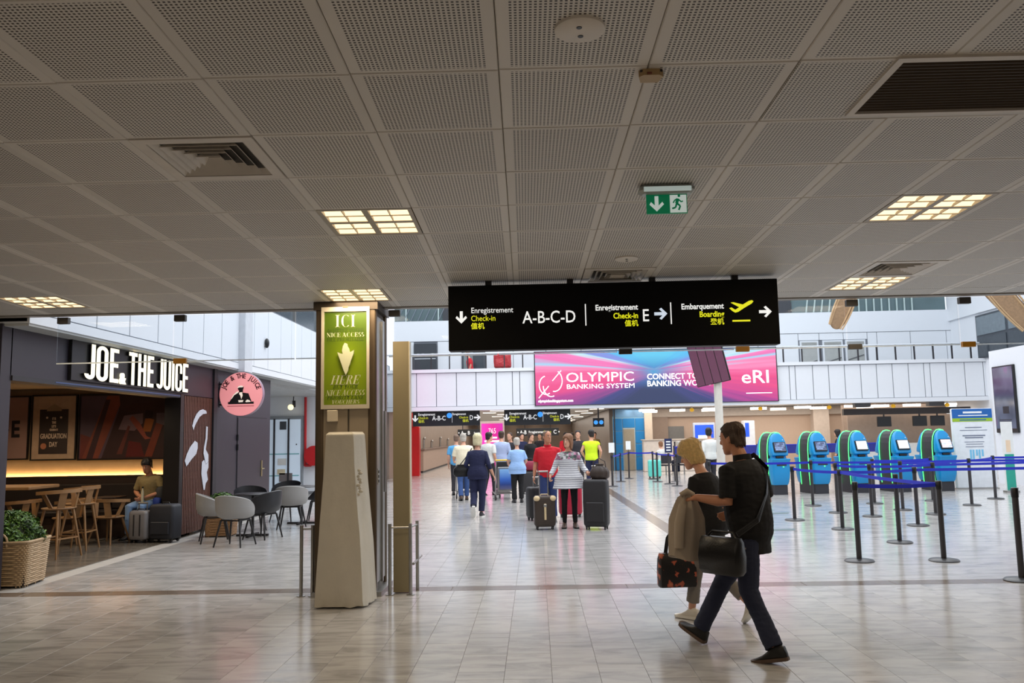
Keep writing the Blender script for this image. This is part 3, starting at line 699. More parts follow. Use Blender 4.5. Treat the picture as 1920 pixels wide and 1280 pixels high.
MB().box((-W2 + .03, -.006, .045), (W2 - .03, .0, Hh - .05)).build('print', m_gr, t)
m_pi = M('poster_ivory', (214, 216, 180), .5, var=0); m_pg = M('poster_darkgreen', (62, 84, 16), .5, var=0)
# didone capitals: strokes on a unit-height grid (x, z); T = thick, t = hairline
def didone(ch):
    T, h = .17, .035
    def V(x, w_=T): return ('b', x, 0, x + w_, 1)
    def Hn(x0, x1, z): return ('b', x0, z, x1, z + h)
    def sf(x, w_=T): return [Hn(x - .08, x + w_ + .08, 0), Hn(x - .08, x + w_ + .08, 1 - h)]
    if ch == 'I': return [V(.1)] + sf(.1), .42
    if ch == 'H': return [V(.1), V(.62)] + sf(.1) + sf(.62) + [Hn(.2, .7, .5)], .95
    if ch == 'E': return [V(.1)] + [Hn(.02, .68, 0), Hn(.02, .68, 1 - h), Hn(.2, .5, .5), ('b', .65, 0, .68, .25), ('b', .65, .75, .68, 1), ('b', .49, .38, .52, .65)], .76
    if ch == 'F': return [V(.1)] + [Hn(.02, .36, 0), Hn(.02, .68, 1 - h), Hn(.2, .5, .5), ('b', .65, .75, .68, 1), ('b', .49, .38, .52, .65)], .72
    if ch == 'L': return [V(.1)] + [Hn(.02, .66, 0), Hn(.02, .35, 1 - h), ('b', .63, 0, .66, .28)], .7
    if ch == 'T': return [V(.28)] + [Hn(.2, .53, 0), Hn(.02, .71, 1 - h), ('b', .02, .74, .05, 1), ('b', .68, .74, .71, 1)], .76
    if ch == 'N': return [('b', .12, 0, .155, 1), ('b', .70, 0, .735, 1), Hn(.02, .26, 0), Hn(.6, .84, 1 - h), ('l', .10, 1, .72, 0, T), Hn(.02, .2, 1 - h)], .9
    if ch == 'A': return [('l', .36, 1, .08, 0, .035), ('l', .36, 1, .66, 0, T), Hn(-.02, .2, 0), Hn(.5, .84, 0), Hn(.2, .55, .32)], .86
    if ch == 'V': return [('l', .12, 1, .38, 0, T), ('l', .38, 0, .66, 1, .035), Hn(-.02, .3, 1 - h), Hn(.52, .78, 1 - h)], .8
    if ch == 'Y': return [V(.28, .15), ('l', .08, 1, .36, .45, T), ('l', .36, .45, .64, 1, .035), Hn(.2, .52, 0), Hn(-.02, .28, 1 - h), Hn(.5, .78, 1 - h)], .78
    if ch == 'Z': return [('l', .62, 1, .1, 0, .16), Hn(.05, .68, 0), Hn(.05, .68, 1 - h), ('b', .65, 0, .68, .28), ('b', .05, .74, .08, 1)], .74
    if ch == 'C': return [('a', .45, .5, .38, .5, 50, 310)], .84
    if ch == 'O': return [('a', .45, .5, .40, .5, 0, 360)], .92
    if ch == 'U': return [('b', .12, .3, .29, 1), ('b', .66, .3, .695, 1), ('a', .405, .32, .285, .32, 180, 360), Hn(.02, .38, 1 - h), Hn(.56, .8, 1 - h)], .84
    if ch == 'S': return [('a', .32, .74, .24, .26, 40, 270), ('a', .32, .25, .26, .25, -140, 90)], .64
    if ch in 'PRB':
        r = [V(.1), Hn(.02, .36, 0), ('a', .36, .75, .27, .25, -90, 90), Hn(.02, .4, 1 - h), Hn(.2, .4, .48)]
        if ch == 'R': r += [('l', .42, .5, .66, 0, .15), Hn(.58, .8, 0)]
        if ch == 'B': r += [('a', .36, .25, .3, .25, -90, 90), Hn(.02, .4, 0)]
        return r, (.82 if ch == 'R' else .74)
    return [], .34
def serif(body, x, z, h, mat, y=-.0065, it=0.0, width=None, par=None, name='lettering'):
    tot = sum(didone(c)[1] for c in body); k = (width / (tot * h)) if width else 1.0
    b = MB(); cx = x - tot * h * k / 2; dy = .001
    def P(a, zz): return (cx + (a * k) * h + it * zz * h, zz * h + z)
    def quad(p, q, r, s2): b.prism([p, q, r, s2], 0, dy, Matrix(((1, 0, 0, 0), (0, 0, -1, y), (0, 1, 0, 0), (0, 0, 0, 1))))
    for ch in body:
        st, adv = didone(ch)
        for e in st:
            if e[0] == 'b': quad(P(e[1], e[2]), P(e[3], e[2]), P(e[3], e[4]), P(e[1], e[4]))
            elif e[0] == 'l':
                w_ = e[5] / 2; quad(P(e[1] - w_, e[2]), P(e[1] + w_, e[2]), P(e[3] + w_, e[4]), P(e[3] - w_, e[4]))
            else:
                _, ax, az, rx, rz, d0, d1 = e; n = max(4, int(abs(d1 - d0) / 20))
                for q in range(n):
                    a0, a1 = R(d0 + (d1 - d0) * q / n), R(d0 + (d1 - d0) * (q + 1) / n)
                    def pt(a, inner):
                        th = .03 + .14 * abs(math.cos(a)) ** 1.3 if inner else 0
                        return P(ax + (rx - th) * math.cos(a), az + (rz - th * .25) * math.sin(a))
                    quad(pt(a0, 0), pt(a1, 0), pt(a1, 1), pt(a0, 1))
        cx += adv * h * k
    return b.build(name, mat, par)
serif('ICI', 0, .885, .135, m_pi, width=.225, par=t)
serif('ACHETEZ VOTRE', 0, .832, .036, m_pg, width=.40, par=t); serif('NICE ACCESS', 0, .778, .047, m_pi, width=.41, par=t); serif('FILE PRIORITAIRE', 0, .733, .036, m_pg, width=.40, par=t)
serif('HERE', -.01, .262, .1, m_pi, it=.28, width=.31, par=t); serif('BUY YOUR', .0, .216, .04, m_pg, it=.25, width=.27, par=t)
serif('NICE ACCESS', -.005, .142, .062, m_pi, it=.25, width=.42, par=t); serif('PRIORITY LANE', 0, .104, .036, m_pg, it=.25, width=.40, par=t); serif('VOUCHERS', 0, .055, .042, m_pi, it=.25, width=.30, par=t)
AR = [(-.02, .20), (0, .235), (.025, .225), (.03, .195), (.045, .17), (.055, .13), (.1, .155), (.095, .115), (.08, .075), (.065, .035), (.055, 0), (.04, -.035), (.035, -.07), (.012, -.115), (-.012, -.06), (-.03, -.01), (-.05, .05), (-.07, .105), (-.08, .135), (-.045, .12), (-.02, .115), (-.03, .15)]
flat(AR, -.0245, .475, m_pi, t, 'arrow', .02)
# ================================================================ COVERED STAND, RAILS, SLAB
m_cloth = M('grey_cover_cloth', (206, 199, 184), .8, var=.03, bump=.25, bscale=30)
t = thing('covered_stand', 'tall stand shrouded in a grey-beige cloth cover before the poster column', 'covered stand', (-1.9, 8.55, 0))
b = MB(); rr = []
prof = [(0.012, -0.300, 0.230, -0.220, 0.220), (0.300, -0.288, 0.213, -0.215, 0.220), (0.600, -0.270, 0.195, -0.205, 0.220), (0.900, -0.255, 0.170, -0.190, 0.210), (1.150, -0.240, 0.150, -0.175, 0.200), (1.400, -0.225, 0.130, -0.165, 0.190), (1.600, -0.215, 0.120, -0.160, 0.180), (1.690, -0.212, 0.113, -0.158, 0.170), (1.715, -0.190, 0.095, -0.130, 0.150)]
zz = []
for a, c in zip(prof[:-1], prof[1:]):
    for q in range(5): k = q / 5; zz.append(tuple(u + (v - u) * k for u, v in zip(a, c)))
zz.append(prof[-1])
N_ = 64
for z, xl, xr, yf, yb in zz:
    ring = []
    for k in range(N_):
        s_ = k / N_ * 4; e = int(s_); f = s_ - e
        X = [(xl, yf), (xr - .07, yf), (xr, yb * .2), (xr - .02, yb), (xl, yb)]
        # four sides: front, bevelled right, back, left
        cs = [(xl, yf), (xr - .055, yf), (xr, yf + .10), (xl, yb)] if False else None
        P4 = [(xl, yf), (xr - .05, yf - .0), (xr, yb), (xl + .01, yb)]
        a, c = P4[e], P4[(e + 1) % 4]
        x, y = a[0] + (c[0] - a[0]) * f, a[1] + (c[1] - a[1]) * f
        nx, ny = ((0, -1), (1, -.15), (0, 1), (-1, 0))[e]
        bow = .012 * math.sin(math.pi * f) if z < 1.7 else 0
        fold = .014 * noise.noise(Vector((x * 5 + z * 1.5, y * 5 + 3, z * 1.1))) + .006 * noise.noise(Vector((x * 14, y * 14, z * 5)))
        d = 0.5 * max(0, 1 - ((x + .02) ** 2 / .012 + (z - .95) ** 2 / .10)) * .03 if e == 0 else 0
        fold *= 1 if z < 1.66 else .3
        if z < .02: fold += .01 * math.sin(k * 1.7)
        ring.append((x + nx * (fold + bow - d), y + ny * (fold + bow - d), z + (.012 * noise.noise(Vector((k * .3, 1, 2))) + .006 if z < .02 else 0)))
    rr.append(ring)
b.rings(rr); b.build('cloth_cover', m_cloth, t, True)
b = MB()
for k in range(9): b.ball((.125 + .012 * math.sin(k * 2.1), -.155 + .004 * k, 1.33 - .03 * k), (.018 + .006 * (k % 2), .012, .016), 8, 6)
b.build('gathered_seam', m_cloth, t, True)
# stainless guard rails
for nm, x0, x1, lb, ny in (('guard_rail', -2.52, -2.40, 'short stainless guard rail left of the poster column', .35), ('guard_rail', -1.575, -1.355, 'stainless guard rail around the beige slab right of the poster column', .45)):
    t = thing(nm, lb, 'guard rail', ((x0 + x1) / 2, 9.0, 0))
    h = (x1 - x0) / 2
    for x in (-h, h):
        MB().tube([(x, 0, 0), (x, 0, .74)], .019, 12).build('post', m_steel, t, True); MB().lathe([(.001, 0), (.045, 0), (.045, .008), (.001, .01)], 16, Matrix.Translation((x, 0, 0))).build('base_flange', m_steel, t)
    MB().tube([(-h, 0, .70), (h, 0, .70)], .011, 8).build('rail', m_steel, t, True)
    if x0 > -2:
        MB().tube([(h + .03, .3, 0), (h + .03, .3, .74)], .019, 12).build('post', m_steel, t, True); MB().tube([(h + .03, 0, .32), (h + .03, .6, .32)], .014, 8).build('rail', m_steel, t, True); MB().tube([(h, 0, .7), (h + .03, .3, .7)], .011, 8).build('rail', m_steel, t, True)
    else:
        MB().tube([(h, 0, .25), (h + .02, .25, .02)], .012, 8).build('strut', m_steel, t, True)
t = thing('beige_slab', 'plain beige upright slab standing behind the right guard rail', 'panel', (-1.47, 9.2, 0))
MB().box((-.085, -.1, 0.01), (.09, .02, 2.7)).build('body', M('olive_beige', (146, 134, 104), .6, var=.02), t); MB().box((.09, -.1, .01), (.10, .02, 2.7)).build('edge', M('slab_edge', (222, 214, 190), .4), t)
# LED wall seen edge-on beyond the slab
t = thing('side_screen', 'pink lit screen seen edge-on at the left end of the far hall', 'screen', (-4.91, 31.9, 0))
MB().box((-.1, -.9, 0), (.0, .9, 4.9)).build('casing', m_white, t)
MB().box((.0, -.9, 1.6), (.03, .9, 4.75)).build('screen', M('pink_led', (244, 120, 176), .4, emit=.2, var=.3, vscale=1.2), t)

# ================================================================ CAFE
CX_ = -6.15
struct('wall_cafe_end', MB().box((-6.6, 9.42, 0), (-6.15, 9.62, 3.05)), m_purple)
fs = struct('wall_cafe_fascia', MB().box((-6.4, 9.6, 2.46), (-6.15, 15.78, 3.02)), m_purple)
MB().box((-6.42, 9.62, 2.40), (-6.13, 14.4, 2.46)).build('lower_trim', m_dark, fs); MB().box((-6.14, 10.5, 2.425), (-6.125, 14.4, 2.44)).build('blue_strip', M('blue_trim', (60, 84, 130), .3), fs)
struct('trim_6', MB().box((-6.4, 9.45, 3.02), (-5.86, 22.9, 3.05)), M('soffit_grey', (178, 180, 180), .6))
struct('ceiling_cafe', MB().box((-11, 9.5, 2.66), (-6.4, 15.4, 2.75)), M('cafe_ceiling', (92, 76, 62), .7))
wb = struct('wall_cafe_back', MB().box((-11, 15.2, 0), (-6.3, 15.4, 2.66)), M('cafe_brown_wall', (132, 110, 86), .7))
MB().box((-11, 15.13, 0), (-6.35, 15.2, 1.03)).build('dado', M('dark_walnut', (44, 30, 24), .5, var=.15), wb)
struct('wall_cafe_left', MB().box((-11.2, 9.5, 0), (-11, 15.4, 2.7)), M('cafe_brown_wall'))
struct('wall_cafe_near', MB().box((-11.2, 9.42, 0), (-6.6, 9.5, 3.05)), M('cafe_brown_wall'))
ls = thing('light_strip', 'glowing warm light strip along the cafe back wall above the bench', 'light strip', (-8.4, 15.15, 1.03))
MB().box((-2.0, -.02, 0), (1.9, .045, .012)).box((-2.0, -.03, 0), (1.9, -.018, .036)).build('ledge', M('dark_walnut'), ls); MB().box((-1.9, -.005, .012), (1.88, .03, .03)).build('led_strip', M('warm_led', (255, 208, 140), .4, emit=60, var=0), ls)
bn = thing('bench', 'dark upholstered bench along the cafe back wall', 'bench', (-8.4, 14.83, 0))
MB().bbox((-2.3, -.27, .38), (1.95, .27, .47), .02).build('seat', M('dark_leather', (34, 26, 24), .5), bn); MB().box((-2.3, -.2, 0.002), (1.95, .25, .38)).build('base', M('dark_walnut'), bn)
MB().bbox((-2.3, .19, .47), (1.95, .27, .92), .02).build('backrest', M('dark_leather'), bn)
# pictures
def picture(name, lb, x0, x1, z0, z1, mat):
    t = thing(name, lb, 'picture', ((x0 + x1) / 2, 15.19, z0)); w_, h = (x1 - x0) / 2, z1 - z0
    fr = MB()
    for a, b_ in (((-w_, 0), (w_, .025)), ((-w_, h - .025), (w_, h)), ((-w_, .025), (-w_ + .025, h - .025)), ((w_ - .025, .025), (w_, h - .025))): fr.box((a[0], -.04, a[1]), (b_[0], 0, b_[1]))
    fr.build('frame', M('black_frame', (22, 18, 18), .4), t)
    MB().box((-w_ + .025, -.025, .025), (w_ - .025, 0, h - .025)).build('print', mat, t); return t
m_pink = M('photo_pale_pink', (150, 118, 108), .5, var=.15, vscale=2)
t = picture('wall_picture', 'framed picture with a dark figure and big letter E, leftmost in the cafe', -9.95, -9.31, 1.37, 2.54, m_pink)
text('E', .42, M('ink', (30, 24, 26), .5), t, fm(-.02, -.028, .42), bold=.012, xs=.8)
flat([(-.3, .04), (-.12, .04), (-.16, .3), (-.05, .55), (-.16, .7), (-.2, .9), (-.1, 1.0), (-.16, 1.13), (-.3, 1.13)], -.026, 0, M('ink'), t, 'dark_figure')
t = picture('wall_picture', 'framed poster of a clipboard reading GRADUATION DAY on the cafe wall', -9.27, -8.42, 1.35, 2.55, M('poster_cream', (176, 148, 122), .6, var=.1, vscale=10))
MB().box((-.27, -.032, .12), (.26, -.025, .93)).build('board', M('board_dark', (52, 40, 36), .5), t)
flat([(-.14, 0), (.14, 0), (.13, .05), (.05, .1), (0, .13), (-.05, .1), (-.13, .05)], -.032, .9, M('clip_brass', (150, 128, 100), .4), t, 'clip')
m_chalk = M('chalk', (206, 184, 160), .6)
for s_, z, sz in (('GRADUATION', .40, .125), ('DAY', .25, .125), ('IT IS', .74, .06), ('TIME', .67, .06), ("LET'S", .60, .06), ('CELEBRATE', .54, .05)): text(s_, sz, m_chalk, t, fm(.0, -.033, z), align='CENTER', xs=.6, bold=.003)
for x, z, r in ((-.18, .26, .055), (-.13, .78, .02), (.13, .78, .02)): MB().tube([(x, -.036, z), (x, -.031, z)], r, 14).build('dot', M('rust_dot', (176, 112, 80), .6) if r > .03 else m_chalk, t)
t = picture('wall_picture', 'wide dark framed photograph of a person sitting inside an old car', -8.39, -6.50, 1.34, 2.55, M('photo_night', (58, 38, 38), .4, var=.2, vscale=2))
def shp(poly, col, y, nm): flat(poly, y, 0, M('photo_%d_%d_%d' % col, col, .45, var=.1, vscale=6), t, nm, .001)
shp([(-.91, .03), (-.5, .03), (-.2, .9), (-.2, 1.17), (-.91, 1.17)], (84, 66, 78), -.025, 'sky_area'); shp([(-.9, .03), (-.6, .03), (-.72, .42), (-.9, .48)], (104, 46, 40), -.0258, 'red_field')
shp([(-.86, .03), (-.56, .03), (-.18, 1.0), (-.2, 1.17), (-.42, 1.17)], (124, 62, 46), -.0266, 'car_pillar'); shp([(-.78, .03), (-.66, .03), (-.36, 1.1), (-.45, 1.1)], (60, 36, 40), -.0272, 'pillar_shade')
shp([(-.12, .96), (.1, 1.02), (.6, 1.08), (.85, 1.05), (.85, .82), (.3, .88), (-.05, .86)], (60, 36, 34), -.026, 'car_roof')
shp([(-.2, .55), (-.1, .8), (.25, .84), (.25, .66), (.1, .52)], (116, 92, 96), -.026, 'window_area'); shp([(.5, .62), (.72, .62), (.7, .84), (.5, .84)], (98, 84, 92), -.026, 'rear_window')
shp([(.25, .5), (.4, .5), (.46, .72), (.3, .76)], (150, 84, 30), -.0268, 'yellow_top'); shp([(.0, .74), (.06, .8), (.2, .66), (.33, .42), (.42, .38), (.3, .36), (.14, .56)], (142, 72, 56), -.0274, 'arm'); shp([(.28, .74), (.42, .74), (.44, .88), (.3, .9)], (40, 22, 22), -.0274, 'head')
shp([(.44, .05), (.62, .62), (.5, .66), (.3, .05)], (118, 52, 34), -.0266, 'car_seat'); shp([(-.05, .05), (.3, .05), (.22, .3), (.0, .34)], (92, 28, 26), -.0266, 'lap'); shp([(-.12, .1), (.02, .6), (-.02, .62), (-.22, .1)], (96, 48, 42), -.0262, 'door_edge')
# fascia letters
m_let = M('letter_face', (255, 244, 214), .4, emit=1.15, var=0); m_can = M('letter_can', (16, 14, 16), .4)
t = thing('shop_sign', 'large lit white letters on the dark fascia above the cafe opening', 'sign', (-6.15, 12.8, 2.5))
MB().bbox((0.0, -2.0, -.02), (.05, 1.72, .52), .004).build('backing', m_can, t)
def strokes_letter(ch):
    """condensed grotesque capitals on a 1-high grid: outlines as bars / arcs"""
    S = .115
    d = {'J': ([('b', .20, .16, .20 + S, 1), ('arc', .16, .16, .155, 180, 360)], .36),
         'O': ([('b', 0, .17, S, .83), ('b', .25, .17, .25 + S, .83), ('arc', .1825, .17, .1825, 180, 360), ('arc', .1825, .83, .1825, 0, 180)], .43),
         'E': ([('b', 0, 0, S, 1), ('b', S, 0, .29, S), ('b', S, 1 - S, .29, 1), ('b', S, .45, .27, .45 + S)], .36),
         'T': ([('b', .12, 0, .12 + S, 1), ('b', 0, 1 - S, .355, 1)], .41),
         'H': ([('b', 0, 0, S, 1), ('b', .24, 0, .24 + S, 1), ('b', S, .45, .24, .45 + S)], .42),
         'U': ([('b', 0, .17, S, 1), ('b', .25, .17, .25 + S, 1), ('arc', .1825, .17, .1825, 180, 360)], .43),
         'I': ([('b', 0, 0, S, 1)], .18),
         'C': ([('b', 0, .17, S, .83), ('b', .25, .17, .25 + S, .38), ('b', .25, .62, .25 + S, .83), ('arc', .1825, .17, .1825, 180, 360), ('arc', .1825, .83, .1825, 0, 180)], .42)}
    return d[ch]
def wall_letter(ch, y, z, h, wid):
    """letter on a plane x = const, reading along +y"""
    st, adv = strokes_letter(ch); k = wid / (adv - .06)
    if ch == 'J': k = wid / .315
    f = MB(); c = MB()
    mt = Matrix(((0, 0, 1, 0), (1, 0, 0, y), (0, 1, 0, z), (0, 0, 0, 1)))
    for mb, za, zb in ((f, .085, .09), (c, .05, .085)):
        for e in st:
            if e[0] == 'b': mb.box((e[1] * k, e[2] * h, za), (e[3] * k, e[4] * h, zb), mt)
            else:
                _, ax, az, r, d0, d1 = e; n = 9; S = .115
                for q in range(n):
                    a0, a1 = R(d0 + (d1 - d0) * q / n), R(d0 + (d1 - d0) * (q + 1) / n)
                    P = lambda a, rr: ((ax + rr * math.cos(a)) * k, (az + rr * math.sin(a) * .95) * h)
                    mb.prism([P(a0, r), P(a1, r), P(a1, r - S), P(a0, r - S)], za, zb, mt)
    o = f.build('letter_face', m_let, t); cc = c.build('letter_side', m_can, o); return o
def letters(word, y0, y1, z0, z1):
    advs = [.36 if c == 'J' else strokes_letter(c)[1] for c in word]; tot = sum(advs) - .06; k = (y1 - y0) / tot; y = y0
    for ch, a in zip(word, advs): wall_letter(ch, y - 12.8, z0 - 2.5, z1 - z0, (a - .06) * k if ch != 'J' else .315 * k); y += a * k
letters('JOE', 11.05, 11.98, 2.51, 3.0); letters('THE', 12.28, 13.10, 2.51, 3.0); letters('JUICE', 13.2, 14.42, 2.5, 2.99)
text('&', .22, m_let, t, face_mtx((.06, 12.06 - 12.8, .015), (0, 1, 0), (0, 0, 1)), bold=.008, depth=.02, xs=1.1)
# slatted panel with white face outline
sp_ = struct('wall_cafe_slats', MB().box((-6.4, 14.4, 0.05), (-6.2, 15.78, 2.46)), M('dark_walnut'))
m_slat = M('walnut_slat', (92, 58, 46), .45, var=.15, vscale=20)
sl = MB(); sl.box((-6.2, 0, .05), (-6.155, .04, 2.45)); me = None
for k in range(19):
    y = 14.46 + .07 * k
    if me is None: o = sl.build('slat', m_slat, sp_, loc=(0, y, 0)); me = o.data
    else: link('slat', me, sp_, (0, y, 0))
struct('trim_7', MB().box((-6.4, 14.28, 0), (-6.12, 14.42, 2.46)), M('black_frame'))
mu = thing('wall_emblem', 'white painted outline of a bearded face with cap on the walnut slats', 'emblem', (-6.148, 15.1, 0.0))
m_mur = M('mural_white', (196, 198, 208), .6, emit=.0)
def wallpoly(px_pts, nm):
    P = [atX(x, y, -6.14) for x, y in px_pts]
    MB().prism([(p.y - 15.1, p.z) for p in P], 0, .006, Matrix(((0, 0, 1, 0), (1, 0, 0, 0), (0, 1, 0, 0), (0, 0, 0, 1)))).build(nm, m_mur, mu)
wallpoly([(363, 806), (361, 798), (364, 787), (369, 776), (375, 769), (381, 767), (387, 770), (388, 775), (381, 776), (374, 782), (367, 795)], 'cap')
wallpoly([(347, 864), (351, 851), (357, 838), (366, 826), (371, 830), (371, 840), (368, 851), (360, 860), (350, 874)], 'cheek')
wallpoly([(387, 799), (390, 800), (389, 822), (386, 842), (391, 852), (391, 865), (386, 870), (382, 850), (383, 838), (386, 822)], 'profile')
wallpoly([(379, 866), (383, 862), (386, 871), (391, 866), (391, 876), (388, 885), (390, 899), (386, 906), (384, 918), (382, 918), (378, 888)], 'beard')
# dark wall with service door
sw = struct('wall_cafe_service', MB().box((-6.5, 15.78, 0), (-6.15, 19.25, 3.02)), m_purple)
MB().box((-6.16, 15.78, 0), (-6.12, 15.95, 3.02)).build('edge_post', m_dark, sw)
d4 = struct('door_4', MB().box((-6.2, 17.1, 0.01), (-6.145, 19.0, 2.15)), M('door_seam', (26, 24, 30), .5))
MB().box((-6.17, 17.13, .02), (-6.135, 18.97, 2.12)).build('leaf', m_purple, d4)
for z in (.4, 1.45, 1.65): MB().tube([(-6.13, 17.11, z), (-6.13, 17.11, z + .12)], .02).build('hinge', m_black, d4)
MB().box((-6.135, 18.6, .85), (-6.12, 18.66, 1.2)).build('lock_plate', M('brass', (190, 176, 130), .3, .8), d4); MB().tube([(-6.12, 18.63, 1.02), (-6.07, 18.63, 1.02), (-6.07, 18.45, 1.02)], .013).build('handle', M('brass'), d4, True)
# round blade sign
t = thing('round_sign', 'round pink sign with a black coffee drinker emblem on a wall bracket', 'sign', (-5.71, 16.1, 2.545))
MB().tube([(0, -.03, 0), (0, .09, 0)], .425, 48).build('drum', M('pink_drum', (150, 120, 140), .3), t, True)
MB().tube([(0, -.036, 0), (0, -.03, 0)], .42, 48).build('face', M('pink_face', (246, 156, 158), .4, emit=.45, var=.02), t)
m_ink = M('sign_ink', (20, 14, 16), .5, var=0); m_iv = M('sign_ivory', (250, 232, 214), .5, emit=.5, var=0); m_si = M('sign_maroon', (92, 40, 48), .5, var=0)
for k, ch in enumerate('JOE & THE JUICE'):
    a = R(158 - k * 9.75) ; rr_ = .325
    p = Vector((rr_ * math.cos(a), 0, rr_ * math.sin(a) - .015)); 
    if ch != ' ': text(ch, .13, m_si, t, face_mtx((p.x, -.0365, p.z), (math.sin(a), 0, -math.cos(a)), (math.cos(a), 0, math.sin(a))), align='CENTER', xs=.85, bold=.004)
def em(poly, m, d=0, nm='emblem'): flat([(x * .1, z * .1) for x, z in poly], -.0365 - d, 0, m, t, nm, .001)
em([(-2.5, -1.95), (2.55, -1.95), (2.55, -1.5), (-2.5, -1.5)], m_ink, nm='counter'); em([(-2.2, -1.5), (-1.7, -.5), (-1.2, 0), (-.4, .35), (-.3, .9), (.3, .9), (.45, .5), (.3, .3), (.8, .2), (1.5, .1), (1.75, -.6), (2.1, -1.4), (1.8, -1.5)], m_ink, nm='coat')
em([(-.75, 1.1), (-.5, 1.5), (0, 1.65), (.5, 1.5), (.3, 1.3), (-.3, 1.3)], m_iv, .001, 'cap'); em([(-.7, 1.2), (-.3, 1.3), (.3, 1.3), (.55, 1.5), (.5, 1.0), (.3, .6), (-.35, .55), (-.55, .9)], m_ink, .0005, 'head')
em([(-2.0, -1.1), (-1.5, -.2), (-.9, .4), (-.4, .6), (-.6, .2), (-1.3, -.2), (-1.7, -.8)], m_iv, .001, 'arm_light'); em([(-.3, .3), (.25, .35), (.35, -.3), (.1, -1.0), (-.1, -.3), (-.35, 0)], m_iv, .001, 'shirt'); em([(-.5, -1.2), (.5, -1.2), (.4, -1.55), (-.4, -1.6)], m_iv, .001, 'cup'); em([(.9, -1.4), (1.3, -1.1), (1.8, -1.3), (1.9, -1.55), (1.0, -1.6)], m_iv, .001, 'hand')
MB().box((-.26, -.0375, -.24), (.26, -.0365, -.225)).build('small_line', M('sign_rose', (214, 110, 118), .5), t)
for z in (.2, -.2): MB().bar((-.44, .03, z), (-.3, .03, z), .03, .03).build('bracket', m_black, t)
MB().box((-.45, .0, -.25), (-.43, .06, .25)).build('bracket_plate', m_black, t)
# recess with glass door, pipe and hose reel
struct('wall_recess_back', MB().box((-10, 25.5, 0), (-6.45, 25.7, 3.03)), m_white)
struct('ceiling_recess', MB().box((-10, 19.25, 2.95), (-6.4, 25.5, 3.05)), M('soffit_grey'))
struct('wall_recess_left', MB().box((-10.1, 19.25, 0), (-9.9, 25.5, 3.03)), m_white)
struct('wall_left_lower', MB().box((-6.45, 25.5, 0), (-6.1, 33.6, 3.05)), m_white)
struct('baseboard_recess', MB().box((-7.1, 25.47, 0), (-6.45, 25.5, .08)), M('grey_base', (120, 122, 126), .5))
dg_ = struct('door_5', MB().box((-8.9, 25.4, 0), (-7.1, 25.52, 2.36)), M('alu_frame', (150, 156, 162), .35, .4))
for k, (a, b_) in enumerate(((-8.85, -8.36), (-8.3, -7.98), (-7.95, -7.55), (-7.5, -7.17))): MB().box((a, 25.37, .06), (b_, 25.41, 2.26)).build('pane', M('backlit_glass', (204, 220, 236), .1, emit=.25, var=.06, vscale=1.5), dg_)
for x in (-8.33, -7.965, -7.525): MB().box((x - .025, 25.33, .02), (x + .025, 25.42, 2.28)).build('stile', m_dark, dg_)
for z in (.55, 1.2): MB().box((-8.85, 25.36, z), (-7.2, 25.372, z + .03)).build('transom_line', M('teal_line', (120, 186, 190), .4), dg_)
for x, z, w_, h, c in ((-7.7, 1.95, .2, .25, (70, 74, 80)), (-7.72, .88, .26, .2, (226, 226, 222)), (-7.74, .6, .24, .16, (216, 202, 170)), (-7.6, .38, .4, .26, (120, 112, 112))): MB().box((x - w_ / 2, 25.35, z), (x + w_ / 2, 25.368, z + h)).build('notice', M('notice_%d' % c[0], c, .5), dg_)
MB().ball((-7.28, 25.35, 1.5), .02).build('door_bell', m_dark, dg_)
fh = thing('hose_reel', 'red fire hose reel with a red riser pipe on the white recess wall', 'hose reel', (-6.95, 25.42, 0))
MB().tube([(-.08, 0, .84), (-.08, 0, 2.93)], .04, 12).build('riser_pipe', M("fire_red", (190, 22, 30), .4), fh, True)
MB().tube([(.22, -.14, 1.15), (.22, .02, 1.15)], .30, 28).build('reel', M('fire_red'), fh, True); MB().tube([(-.08, 0, .86), (.1, -.06, .86), (.2, -.06, .95)], .045, 10).build('valve', M('fire_red'), fh, True)
for z, c in ((1.52, (190, 22, 30)), (1.28, (30, 30, 32)), (1.02, (190, 22, 30)), (.86, (30, 30, 32))): MB().ball((-.24, .04, z + .1), (.05, .03, .05)).build('push_button', M('btn%d' % c[0], c, .4), fh, True)
sl_ = thing('spot_lamp', 'small emergency spot lamp under the recess soffit', 'lamp', (-7.35, 25.2, 2.62))
MB().tube([(0, 0, 0), (0, .05, .33)], .015).build('stem', m_dark, sl_); MB().ball((-.06, -.05, 0), .09).build('head', M('lamp_glow', (255, 240, 190), .4, emit=1.2), sl_, True); MB().box((-.02, -.02, .0), (.06, .06, .2)).build('box', m_dark, sl_)
# unseen warm fill spots, added to light the cafe interior
for k_, (x, y) in enumerate(((-7.2, 11.2), (-7.2, 13.6), (-9.0, 11.2), (-9.0, 13.6))):
    t = thing('cafe_fill_lamp', 'small round fill lamp added in the brown cafe ceiling, %s' % ['by the fascia near the corner pillar', 'by the fascia near the slatted panel', 'deep inside near the corner pillar side', 'deep inside above the leftmost picture'][k_], 'ceiling light', (x, y, 2.66), group='added cafe fill lamps')
    MB().lathe([(.001, -.03), (.05, -.03), (.055, 0), (.001, 0)], 16).build('housing', m_black, t, True)
    l = bpy.data.lights.new('cafe_fill_spot', 'SPOT'); l.energy = 52; l.color = (1, .78, .52); l.spot_size = R(150); l.spot_blend = .5; l.shadow_soft_size = .04
    o = bpy.data.objects.new('cafe_fill_spot', l); COL.objects.link(o); o.parent = t; o.location = (0, 0, -.05)
